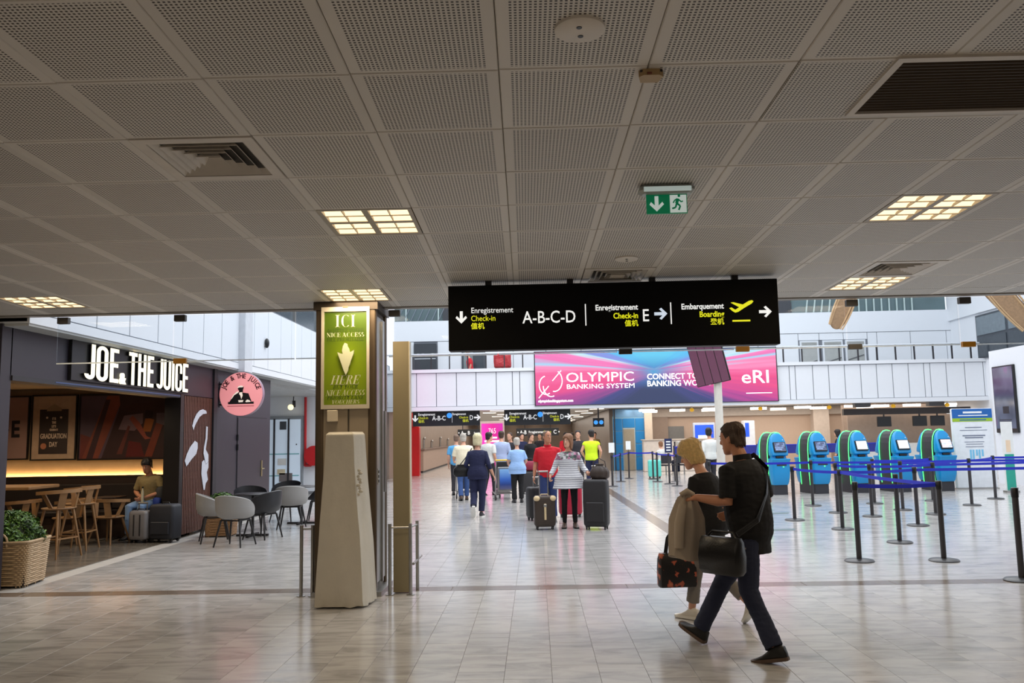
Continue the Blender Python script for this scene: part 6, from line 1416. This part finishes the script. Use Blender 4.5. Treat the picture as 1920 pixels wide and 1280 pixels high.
wom = person('blonde woman in black top, grey cropped trousers and white sneakers beside the man', WOM, R(44), 1.56, .0068,
    J=dict(pelvis=(0, -.02, .93), hipL=(-.085, -.02, .90), hipR=(.085, 0, .90), knL=(-.09, .12, .50), anL=(-.09, .20, .092), knR=(.09, .0, .49), anR=(.09, -.34, .20), pitR=-48, yawL=4, head=(0, .10, 1.60),
           elL=(-.23, .05, 1.13), wrL=(-.235, .16, .89), curlL=1.0, elR=(.22, -.03, 1.12), wrR=(.2, .16, .98)), lean=.14, fem=True, belly=.02, head=(34, -18), hair=dict(mat=h_blond, front=.055, side=-.065, back=-.095, vol=1.42, mess=1.6), shirt=dict(mat=c_black, hem=-.2, sleeve=.4, wr=.005, name='top'), trousers=dict(mat=c_grey, w=1.0, len=.80, cuff=.062), shoes=sh_white, thick=1.04)
# shoulder bag of the man (strap from the far shoulder)
def in_local(base, rz, p): return Vector(base) + Matrix.Rotation(rz, 3, 'Z') @ Vector(p)
t = thing('shoulder_bag', 'black leather shoulder bag with a zip at the hip of the man in black', 'bag', tuple(in_local(MAN, R(48), (-.285, -.075, .60))), R(48 + 90 - 6))
m_lea = M('black_leather', (20, 19, 21), .35, bump=.15, bscale=80)
b = MB(); b.rings([[(x * .175 * k, y * .065 * k2, z) for x, y in ((-1, -.6), (-.9, -1), (.9, -1), (1, -.6), (1, .6), (.9, 1), (-.9, 1), (-1, .6))] for z, k, k2 in ((0.02, .9, .7), (.05, 1, 1), (.15, 1, 1.15), (.25, .97, .9), (.285, .92, .5))]); b.build('bag_body', m_lea, t, True)
MB().box((-.15, -.085, .2), (.15, -.07, .212)).build('zip', M('zip_metal', (120, 112, 100), .3, .7), t); MB().bbox((-.145, -.088, .03), (.145, -.07, .17), .008).build('front_pocket', m_lea, t)
MB().tube([(-.13, 0, .275), (-.09, -.02, .32), (.09, -.02, .32), (.13, 0, .275)], .009, 8).build('handle', m_lea, t, True)
P_ = [Vector(t.location)] 
loc_ = lambda p: Matrix.Rotation(-R(132), 3, 'Z') @ (in_local(MAN, R(48), p) - Vector(t.location))
MB().tube([tuple(loc_(p)) for p in ((-.22, -.17, .90), (-.10, -.275, 1.0), (.06, -.275, 1.18), (.20, -.225, 1.36), (.225, -.10, 1.462), (.20, .02, 1.40), (.13, .10, 1.25))], [(.021, .004)] * 7, 8, side=(0, 0, 1)).build('strap', m_lea, t)
# beige coat hanging from his hand
hp_ = in_local(MAN, R(48), (-.19, .262, 1.13))
t = thing('coat', 'beige coat hanging from the hand of the man in black', 'coat', (hp_.x, hp_.y, .70))
b = MB(); rr = []
for q in range(26):
    f = q / 25; z = .49 - .49 * f; w_ = .03 + .085 * min(1, f * 2.4) ** .8 + .018 * f; dp = .03 + .045 * min(1, f * 2); ox = -.015 * f
    rr.append([((w_ + .016 * math.sin(a * 4 + 1.3 + f * 2) * (f > .05)) * math.cos(a) + ox, (dp + .014 * math.sin(a * 5 + f * 3)) * math.sin(a), z + .02 * math.sin(a * 2 + 1) * f) for a in [2 * math.pi * k / 36 for k in range(36)]])
b.rings(rr[::-1]); b.build('coat_body', cloth_col('stone', (168, 154, 138)), t, True)
MB().tube([(-.04, -.05, .40), (-.075, -.075, .26), (-.085, -.08, .08)], [.03, .04, .036], 10).build('sleeve', M('cloth_stone'), t, True)
MB().tube([(-.05, -.02, .47), (0, -.03, .5), (.05, -.02, .47)], [.02, .024, .02], 10).build('collar', M('cloth_stone'), t, True)
# floral tote of the woman
hp2 = in_local(WOM, R(44), (-.225, .215, 0)); 
t = thing('tote_bag', 'black tote bag with orange floral print hanging from the hand of the blonde woman', 'bag', (hp2.x, hp2.y, .30), R(8))
m_flo, nt, b_, N, L = nodes_mat('floral_print'); tc = N('ShaderNodeTexCoord'); vo = N('ShaderNodeTexVoronoi'); vo.inputs['Scale'].default_value = 13; L(tc.outputs['Object'], vo.inputs[0]); nf = N('ShaderNodeTexNoise'); nf.inputs['Scale'].default_value = 30; L(tc.outputs['Object'], nf.inputs[0]); c_ = ramp(nt, math_node(nt, 'ADD', vo.outputs['Distance'], math_node(nt, 'MULTIPLY_ADD', nf.outputs[0], .9, -.42)), [(0, (206, 120, 84)), (.36, (176, 84, 62)), (.42, (26, 22, 24)), (1, (18, 16, 18))]); L(c_, b_.inputs['Base Color']); b_.inputs['Roughness'].default_value = .5
b = MB(); b.rings([[(x * .17 * k, y * .06 * k2, z) for x, y in ((-1, -.6), (-.93, -1), (.93, -1), (1, -.6), (1, .6), (.93, 1), (-.93, 1), (-1, .6))] for z, k, k2 in ((0, .96, .9), (.02, 1, 1), (.14, 1, 1.1), (.24, .97, .9), (.29, .9, .5))]); b.build('bag_body', m_flo, t, True)
for y in (-.03, .03): MB().tube([(-.1, y, .27), (-.075, y * .7, .42), (0, y * .3, .535), (.075, y * .7, .42), (.1, y, .27)], [(.009, .004)] * 5, 8).build('handle', m_lea, t, True)

# --- walkers in the atrium
def X(px, Y): return (px - 1005) / 1565 * Y
WALK = dict(knL=(-.09, .02, .49), anL=(-.09, -.12, .10), pitL=-14, knR=(.09, .10, .49), anR=(.09, .14, .088))
def hb(t, D, S, HM): pass
person('woman in navy top and trousers with blonde bob, walking away', (-1.22, 17.4, 0), R(-4), 1.66, .011, J=dict(knL=(-.09, .0, .50), anL=(-.06, -.30, .23), pitL=-58, knR=(.09, .02, .49), anR=(.07, .0, .085), elR=(.25, -.05, 1.12), wrR=(.34, .02, .89), elL=(-.25, -.05, 1.12), wrL=(-.20, .12, .98)), fem=True, belly=.02, thick=1.12, head=(-3, 0), hair=dict(mat=h_ash, front=.06, side=-.07, back=-.085, vol=1.32), shirt=dict(mat=c_navy, hem=-.22, sleeve=.72, flare=.06, name='tunic'), trousers=dict(mat=c_navy, w=1.08, len=.92), shoes=sh_bw, far=True)
t = thing('handbag', 'black handbag at the left hip of the woman in navy', 'bag', (-1.54, 17.45, .82), R(10)); b = MB(); b.rings([[(x * .19 * k, y * .075, z) for x, y in ((-1, -.5), (-.8, -1), (.8, -1), (1, -.5), (1, .5), (.8, 1), (-.8, 1), (-1, .5))] for z, k in ((0, .8), (.05, 1), (.16, .95), (.25, .55))]); b.build('bag_body', m_lea, t, True); MB().tube([(-.08, 0, .2), (.12, -.02, .45), (.2, -.02, .58)], .01, 6).build('strap', m_lea, t, True)
cart_h = dict(elL=(-.25, .02, 1.13), wrL=(-.23, .26, 1.03), elR=(.25, .02, 1.13), wrR=(.23, .26, 1.03), curlL=.9, curlR=.9)
person('grey-haired man in cream shirt and jeans pushing a luggage trolley', (-1.90, 21.9, 0), R(12), 1.72, .012, J=dict(cart_h, **WALK), belly=.04, thick=1.15, hair=dict(mat=h_grey, front=.08, side=-.01, back=-.08, vol=1.1), shirt=dict(mat=c_cream, hem=-.25, sleeve=.46, name='shirt'), trousers=dict(mat=c_blue), shoes=sh_brown, far=True)
person('man in sky blue polo and dark trousers left of the cream shirt', (X(856, 24), 24, 0), R(5), 1.70, .013, J=WALK, hair=dict(mat=h_bald, front=.06, side=-.02, back=-.06, vol=1.04), shirt=dict(mat=c_sky, hem=-.1, sleeve=.42), trousers=dict(mat=c_char), shoes=sh_dark, far=True)
person('dark-haired man in white T-shirt ahead of the woman in navy', (X(916, 23.6), 23.6, 0), R(-35), 1.74, .013, J=WALK, head=(-20, 0), hair=dict(mat=h_dark, front=.07, side=-.01, back=-.07, vol=1.12), shirt=dict(mat=c_white, hem=-.1, sleeve=.42), trousers=dict(mat=c_char), shoes=sh_dark, far=True)
person('man in pale blue shirt standing behind the trolley with the blue poster', (X(940, 25), 25, 0), 0, 1.78, .013, hair=dict(mat=h_brown, front=.07, side=-.01, back=-.07, vol=1.1), shirt=dict(mat=c_pale, hem=-.1, sleeve=.5), trousers=dict(mat=c_char), shoes=sh_dark, far=True)
person('man with bare forehead looking over the shoulder of the pale blue shirt', (X(957, 27.5), 27.5, 0), R(150), 1.74, .014, hair=dict(mat=h_brown, front=.085, side=0, back=-.06, vol=1.06), shirt=dict(mat=c_char, sleeve=.9), trousers=dict(mat=c_char), shoes=sh_dark, far=True)
person('grey-haired person in light blue shirt and black trousers pushing the poster trolley', (X(969, 20.9), 20.9, 0), R(6), 1.58, .012, J=dict(cart_h), fem=True, belly=.03, thick=1.15, hair=dict(mat=h_grey, front=.07, side=-.03, back=-.06, vol=1.14), shirt=dict(mat=c_lb, hem=-.28, sleeve=.42, flare=.08), trousers=dict(mat=c_black, w=1.05), shoes=sh_dark, far=True)
person('woman in black looking at her phone deep in the walkway', (X(994, 25.5), 25.5, 0), R(-140), 1.70, .014, J=dict(elL=(-.22, .06, 1.12), wrL=(-.1, .26, 1.16)), fem=True, hair=dict(mat=h_brown, front=.07, side=-.03, back=-.07, vol=1.15), shirt=dict(mat=c_black, sleeve=.5), trousers=dict(mat=c_black), shoes=sh_dark, far=True)
person('bald man in red polo shirt and dark blue jeans walking towards the camera', (X(1026, 16.1), 16.1, 0), R(176), 1.73, .0105, J=dict(WALK, elR=(.24, -.04, 1.12), wrR=(.27, .02, .88), elL=(-.24, -.03, 1.12), wrL=(-.3, -.05, .87)), belly=.03, thick=1.05, lean=.04, head=(34, 0), skin=m_skin2, hair=dict(mat=h_bald, front=.112, side=-.01, back=-.06, vol=1.03), shirt=dict(mat=c_red, hem=-.16, sleeve=.42, collar=c_red, name='polo_shirt'), trousers=dict(mat=cloth_col('blue_jean', (40, 56, 104)), w=1.02), shoes=sh_dark)
m_str, nt, b_, N, L = nodes_mat('cloth_striped'); tc = N('ShaderNodeTexCoord'); sp2 = N('ShaderNodeSeparateXYZ'); L(tc.outputs['Object'], sp2.inputs[0]); st1 = math_node(nt, 'LESS_THAN', math_node(nt, 'FRACT', math_node(nt, 'MULTIPLY', sp2.outputs[2], 26)), .34); vo = N('ShaderNodeTexVoronoi'); vo.inputs['Scale'].default_value = 22; L(tc.outputs['Object'], vo.inputs[0])
flo = ramp(nt, vo.outputs['Color'], [(.2, (58, 60, 66)), (.45, (196, 130, 160)), (.6, (70, 92, 80)), (.8, (214, 208, 212))]); mA = N('ShaderNodeMix'); mA.data_type = 'RGBA'; L(st1, mA.inputs[0]); mA.inputs[6].default_value = lin((222, 222, 226)) + (1,); mA.inputs[7].default_value = lin((150, 150, 160)) + (1,)
mB_ = N('ShaderNodeMix'); mB_.data_type = 'RGBA'; nz = N('ShaderNodeTexNoise'); nz.inputs['Scale'].default_value = 14; L(tc.outputs['Object'], nz.inputs[0]); L(math_node(nt, 'GREATER_THAN', math_node(nt, 'MULTIPLY_ADD', nz.outputs[0], .12, sp2.outputs[2]), 1.27), mB_.inputs[0]); L(mA.outputs[2], mB_.inputs[6]); L(flo, mB_.inputs[7]); L(mB_.outputs[2], b_.inputs['Base Color']); b_.inputs['Roughness'].default_value = .85
person('woman in grey-white striped tunic with floral yoke and black leggings, pulling suitcases', (.57, 15.1, 0), R(180), 1.64, .0105, J=dict(elR=(.27, -.02, 1.13), wrR=(.36, .10, .97), hdR=(.1, .5, -.7), curlR=.9, elL=(-.27, -.02, 1.13), wrL=(-.36, .13, 1.02), hdL=(-.3, .9, -.1), curlL=.9), fem=True, belly=.02, thick=1.1, head=(-32, 2), hair=dict(mat=h_auburn, front=.065, side=-.12, back=-.16, vol=1.22), shirt=dict(mat=m_str, hem=-.38, sleeve=.9, flare=.16, name='tunic'), trousers=dict(mat=c_black, w=.82, len=.97, cuff=.05), shoes=sh_brown, ease=1.03)
m_hv = cloth_col('hi_vis', (214, 246, 40))
person('worker in yellow high-visibility vest seen from the back', (X(1107, 24.3), 24.3, 0), R(-12), 1.76, .013, J=dict(elL=(-.28, -.04, 1.14), wrL=(-.22, .14, .98), elR=(.28, -.04, 1.14), wrR=(.24, .12, 1.0)), hair=dict(mat=h_dark, front=.07, side=-.01, back=-.07, vol=1.1), shirt=dict(mat=m_hv, hem=-.06, sleeve=.12, name='vest'), trousers=dict(mat=c_navy), shoes=sh_dark, far=True, head=(35, 0))
person('man in dark jacket and white shirt coming out of the hall', (X(1083, 26.8), 26.8, 0), R(175), 1.76, .014, hair=dict(mat=h_dark, front=.075, side=-.01, back=-.07, vol=1.1), shirt=dict(mat=c_char, sleeve=.95, hem=-.15), trousers=dict(mat=c_char), shoes=sh_dark, far=True)
for k, (px, Y, rz, c, lb) in enumerate(((1012, 36, 170, c_char, 'dark-clothed traveller far back between the signs and the man in red'), (1060, 34, 10, c_red, 'distant traveller in red right behind the striped woman'), (978, 33, 200, c_navy, 'distant traveller in navy behind the light blue shirt'), (1114, 40, 180, c_olive, 'distant traveller at the dark right edge of the hall'), (1072, 44, 0, c_black, 'tiny distant traveller in black between the bald man and the vest'))):
    person(lb, (X(px, Y), Y, 0), R(rz), 1.72, .02, hair=dict(mat=h_dark, vol=1.1), shirt=dict(mat=c, sleeve=.6, hem=-.1), trousers=dict(mat=c_char), shoes=sh_dark, far=True)
person('woman with long dark hair in black between the second and third kiosk', (X(1562, 30), 30, 0), R(60), 1.62, .016, fem=True, hair=dict(mat=h_dark, front=.06, side=-.12, back=-.2, vol=1.2), shirt=dict(mat=c_black, sleeve=.9), trousers=dict(mat=c_black), shoes=sh_dark, far=True)
person('dark-haired man in white shirt partly hidden by the blonde woman', (X(1326, 24), 24, 0), R(20), 1.74, .013, J=dict(elR=(.26, .04, 1.14), wrR=(.3, .3, 1.08)), head=(-40, 0), hair=dict(mat=h_dark, front=.07, side=-.02, back=-.075, vol=1.18), shirt=dict(mat=c_white, sleeve=.9), trousers=dict(mat=c_char), shoes=sh_dark, far=True)
SEAT = dict(pelvis=(0, -.02, .59), neck=(0, -.03, 1.11), head=(0, .03, 1.27), shL=(-.185, -.03, 1.02), shR=(.185, -.03, 1.02), elL=(-.25, .0, .74), wrL=(-.14, .22, .66), elR=(.25, .0, .74), wrR=(.14, .22, .66), hipL=(-.09, .02, .58), hipR=(.09, .02, .58), knL=(-.12, .42, .55), knR=(.12, .42, .55), anL=(-.12, .40, .085), anR=(.12, .40, .085))
person('young man in olive T-shirt sitting on the cafe bench with his head bowed', (-6.80, 14.72, 0), R(168), 1.74, .0095, J=dict(SEAT, neck=(0, .05, 1.10), head=(0, .13, 1.24), shL=(-.19, .04, 1.01), shR=(.19, .04, 1.01), elL=(-.29, .06, .79), wrL=(-.06, .26, .70), elR=(.27, .05, .79), wrR=(.05, .25, .72)), head=(10, -20), skin=m_skin2, hair=dict(mat=h_dark, front=.055, side=.005, back=-.06, vol=1.2, mess=1.5), shirt=dict(mat=c_olive, hem=-.05, sleeve=.42, name='t_shirt'), trousers=dict(mat=cloth_col('light_denim', (120, 150, 190)), len=.97), shoes=sh_dark, seated=True)
for px, Y, c, hm, rz, lb in ((1236, 33, c_white, h_auburn, 30, 'seated traveller in white with reddish hair near the blue wall'), (1268, 33.2, c_pink, h_grey, 10, 'seated traveller in pink with grey hair before the white desk')):
    x = X(px, Y); u = thing('waiting_seat', 'metal waiting seat under the traveller in %s' % ('white' if c is c_white else 'pink'), 'seat', (x, Y - .02, 0), R(rz)); MB().bbox((-.25, -.22, .36), (.25, .25, .41), .01).build('seat', m_dark, u); MB().bbox((-.25, -.30, .45), (.25, -.26, .8), .01).build('backrest', m_dark, u)
    for q in (-1, 1): MB().bar((q * .2, 0, 0), (q * .2, 0, .36), .04, .04).build('leg', m_steel, u)
    person(lb, (x, Y, 0), R(rz), 1.62, .018, J=SEAT, hair=dict(mat=hm, vol=1.15), shirt=dict(mat=c, sleeve=.6, hem=-.05), trousers=dict(mat=c_jean), shoes=sh_white, far=True, seated=True, fem=True)
person('person in red shirt leaning at the balcony railing', (X(884, 34.4), 34.5, 3.45), R(95), 1.72, .02, lean=.12, hair=dict(mat=h_bald, vol=1.05), shirt=dict(mat=c_red, sleeve=.42), trousers=dict(mat=c_navy), shoes=sh_dark, far=True)

# ================================================================ LUGGAGE
def suitcase(label, loc, rz, w_, d, h, mat, trim=None, handle=0, ribs=0, wheels=4, tilt=0, soft=False, name='suitcase', group=None, corners=None):
    t = thing(name, label, 'suitcase', loc, group=group, rot=(tilt, 0, rz))
    z0 = .055; b = MB(); r = .045
    rr = []
    for z, k in ((z0, .86), (z0 + .02, .96), (z0 + .05, 1.0), (z0 + h * .5, 1.0 + (.03 if soft else 0)), (h - .05, 1.0), (h - .02, .96), (h, .86)): rr.append(rrect(w_ / 2 * k, -d / 2 * k, d / 2 * k, z, .05))
    b.rings(rr); b.build('shell', mat, t, True)
    wb_ = MB()
    for sx in (-1, 1):
        for sy in ((-1, 1) if wheels == 4 else (1,)): MB().tube([(sx * (w_ / 2 - .05) - .012, sy * (d / 2 - .05), .028), (sx * (w_ / 2 - .05) + .012, sy * (d / 2 - .05), .028)], .028, 12).build('wheel', m_black, t, True); wb_.box((sx * (w_ / 2 - .05) - .02, sy * (d / 2 - .05) - .02, .04), (sx * (w_ / 2 - .05) + .02, sy * (d / 2 - .05) + .02, .075))
    wb_.build('wheel_mounts', m_black, t)
    if handle:
        hd = MB()
        for sx in (-1, 1): hd.tube([(sx * .075, d / 2 - .06, h - .02), (sx * .075, d / 2 - .06, h + handle)], .009, 8)
        hd.tube([(-.085, d / 2 - .06, h + handle), (.085, d / 2 - .06, h + handle)], .016, 8); hd.build('pull_handle', m_steel, t, True)
    MB().tube([(-.07, 0, h - .005), (-.06, 0, h + .025), (.06, 0, h + .025), (.07, 0, h - .005)], .01, 8).build('top_handle', trim or m_black, t, True)
    for q in range(ribs): x = -w_ / 2 + w_ * (q + 1) / (ribs + 1); MB().bbox((x - .012, -d / 2 - .008, z0 + .06), (x + .012, -d / 2 + .004, h - .06), .004).build('rib', trim or mat, t)
    if corners:
        for sx in (-1, 1): MB().ball((sx * (w_ / 2 - .045), -d / 2 + .03, h - .04), (.06, .055, .05), 12, 8).build('corner_cap', corners, t, True)
        MB().bbox((-.018, -d / 2 - .012, h * .30), (.018, -d / 2 + .004, h * .78), .004).build('front_strap', corners, t); MB().bbox((-.028, -d / 2 - .016, h * .68), (.028, -d / 2 - .002, h * .76), .004).build('buckle', m_steel, t)
    if soft:
        MB().bbox((-w_ * .38, -d / 2 - .03, z0 + .08), (w_ * .38, -d / 2 + .01, h * .55), .012).build('front_pocket', mat, t)
    return t
m_sb = M('suitcase_black', (40, 38, 40), .5); m_sbr = M('suitcase_brown', (62, 50, 42), .45, var=.15, vscale=60); m_srd = M('suitcase_red', (178, 30, 58), .4); m_cc = M('corner_cream', (226, 200, 156), .5)
suitcase('small dark brown suitcase with cream corners and strap, pulled by the striped woman', (.12, 14.95, 0), R(6), .37, .25, .58, m_sbr, m_cc, .42, corners=m_cc)
suitcase('black hard suitcase behind the brown cream-cornered one', (.02, 16.55, 0), R(20), .45, .28, .64, m_sb, handle=.18, ribs=3)
suitcase('large black soft suitcase on the right of the striped woman', (1.03, 14.85, 0), R(-14), .42, .32, .86, m_sb, handle=.22, soft=True)
suitcase('red suitcase standing behind the legs of the striped woman', (.66, 17.1, 0), R(4), .46, .28, .62, m_srd, ribs=2)
t = thing('handbag', 'dark brown drawstring handbag sitting on top of the large black suitcase', 'bag', (1.10, 14.86, .863), R(-14)); b = MB(); b.rings([[((r_ + .008 * math.sin(a * 9)) * math.cos(a), (r_ * .6 + .008 * math.sin(a * 9)) * math.sin(a), z) for a in [2 * math.pi * k / 36 for k in range(36)]] for z, r_ in ((0, .13), (.03, .165), (.12, .17), (.19, .13), (.23, .06), (.26, .075))]); b.build('bag_body', M('bag_brown', (64, 52, 46), .45), t, True); MB().tube([(-.12, 0, .14), (-.1, 0, .3), (0, 0, .36), (.1, 0, .3), (.12, 0, .14)], .01, 8).build('handle', M('bag_brown'), t, True)
suitcase('black suitcase standing alone beyond the light blue shirt', (X(991, 24), 24, 0), R(10), .46, .28, .62, m_sb)
u = thing('travel_bag', 'maroon travel bag lying on the black suitcase in the walkway', 'bag', (X(991, 24), 24, .652)); MB().bbox((-.25, -.12, .0), (.25, .12, .26), .04).build('bag_body', M('maroon_cloth', (136, 36, 60), .7), u, True); MB().tube([(-.1, 0, .25), (-.08, 0, .33), (.08, 0, .33), (.1, 0, .25)], .012, 8).build('handle', m_black, u, True)
suitcase('turquoise hard suitcase by the blue wall', (X(1226, 30.5), 31.0, 0), 0, .46, .3, .66, M('turquoise', (104, 214, 200), .35), ribs=3)
suitcase('slim silver-grey cabin suitcase in front of the seated man in the cafe', (-6.60, 13.95, 0), R(-10), .34, .22, .52, M('silver_grey', (128, 126, 128), .35), M('suitcase_black'), .12, ribs=2)
suitcase('large black soft suitcase beside the silver one in the cafe', (-6.20, 13.98, 0), R(-8), .44, .30, .62, M('suitcase_navy', (34, 36, 44), .6), soft=True)
u = thing('backpack', 'black and blue backpack on the bench beside the young man', 'backpack', (-6.56, 14.62, .475), R(-10)); b = MB(); b.rings([rrect(.10 * k, -.12 * k, .13 * k, z, .08) for z, k in ((0, .85), (.04, 1), (.25, 1), (.36, .85), (.42, .4))]); b.build('bag_body', M('backpack_black', (40, 42, 46), .7), u, True); MB().bbox((-.07, -.17, .03), (.07, -.10, .22), .02).build('front_pocket', M('backpack_blue', (30, 60, 150), .7), u, True); MB().tube([(-.04, .02, .4), (0, .02, .46), (.04, .02, .4)], .01, 8).build('loop', m_black, u, True)
u = thing('water_bottle', 'pale slim bottle held upright by the young man in the cafe', 'bottle', (-6.80, 14.40, .60)); MB().lathe([(.001, 0), (.022, 0), (.024, .02), (.024, .2), (.012, .24), (.012, .26), (.001, .262)], 14).build('body', M('bottle_pale', (196, 188, 160), .4), u, True); MB().lathe([(.001, .262), (.014, .262), (.014, .29), (.001, .292)], 12).build('cap', m_black, u, True)
# luggage trolleys
def trolley(label, loc, rz, poster, load):
    t = thing('luggage_trolley', label, 'trolley', loc, rz)
    for sx in (-1, 1):
        MB().tube([(sx * .27, -.30, .14), (sx * .27, -.36, .6), (sx * .26, -.42, 1.02)], .016, 10).build('upright', m_steel, t, True); MB().tube([(sx * .25, -.32, .14), (sx * .18, .52, .16)], .018, 10).build('side_rail', m_steel, t, True)
        MB().tube([(sx * .27 - .015, -.30, .07), (sx * .27 + .015, -.30, .07)], .07, 16).build('rear_wheel', m_black, t, True)
    MB().tube([(-.012, .48, .06), (.012, .48, .06)], .06, 16).build('front_wheel', m_black, t, True); MB().bar((0, .48, .06), (0, .48, .16), .03, .03).build('front_fork', m_steel, t)
    MB().tube([(-.28, -.42, 1.02), (.28, -.42, 1.02)], .02, 10).build('push_bar', M('signal_yellow') if poster else m_black, t, True)
    b = MB()
    for q in range(6): b.bar((-.22, -.25 + .14 * q, .16), (.22, -.25 + .14 * q, .16), .03, .02)
    b.build('deck', m_steel, t)
    MB().bbox((-.24, -.33, .80), (.24, -.24, .98), .01).build('basket', M('dark_tray', (34, 34, 38), .5), t)
    if poster:
        f = MB().bbox((-.22, -.375, .22), (.22, -.34, .84), .01).build('poster_frame', m_steel, t); m_, nt_, bb, N_2, L_2 = nodes_mat('trolley_poster'); tc_ = N_2('ShaderNodeTexCoord'); s3 = N_2('ShaderNodeSeparateXYZ'); L_2(tc_.outputs['Generated'], s3.inputs[0]); L_2(ramp(nt_, s3.outputs[2], [(0, (90, 90, 120)), (.25, (30, 60, 130)), (.5, (50, 100, 190)), (1, (130, 180, 230))]), bb.inputs['Base Color']); MB().box((-.17, -.382, .27), (.17, -.374, .79)).build('poster_print', m_, f)
    return t
trolley('luggage trolley with a blue poster panel in front of the light blue shirt', (X(942, 22.0), 22.1, 0), R(14), True, 0)
trolley('luggage trolley pushed by the man in the cream shirt', (X(872, 22.8), 22.75, 0), R(12), False, 0)
u = suitcase('black suitcase lying on the poster trolley', (X(946, 22.5), 22.45, .175), R(14), .42, .26, .6, m_sb); u2 = suitcase('dark suitcase on the trolley of the cream-shirted man', (X(874, 23.1), 23.05, .175), R(12), .4, .26, .5, m_sb)
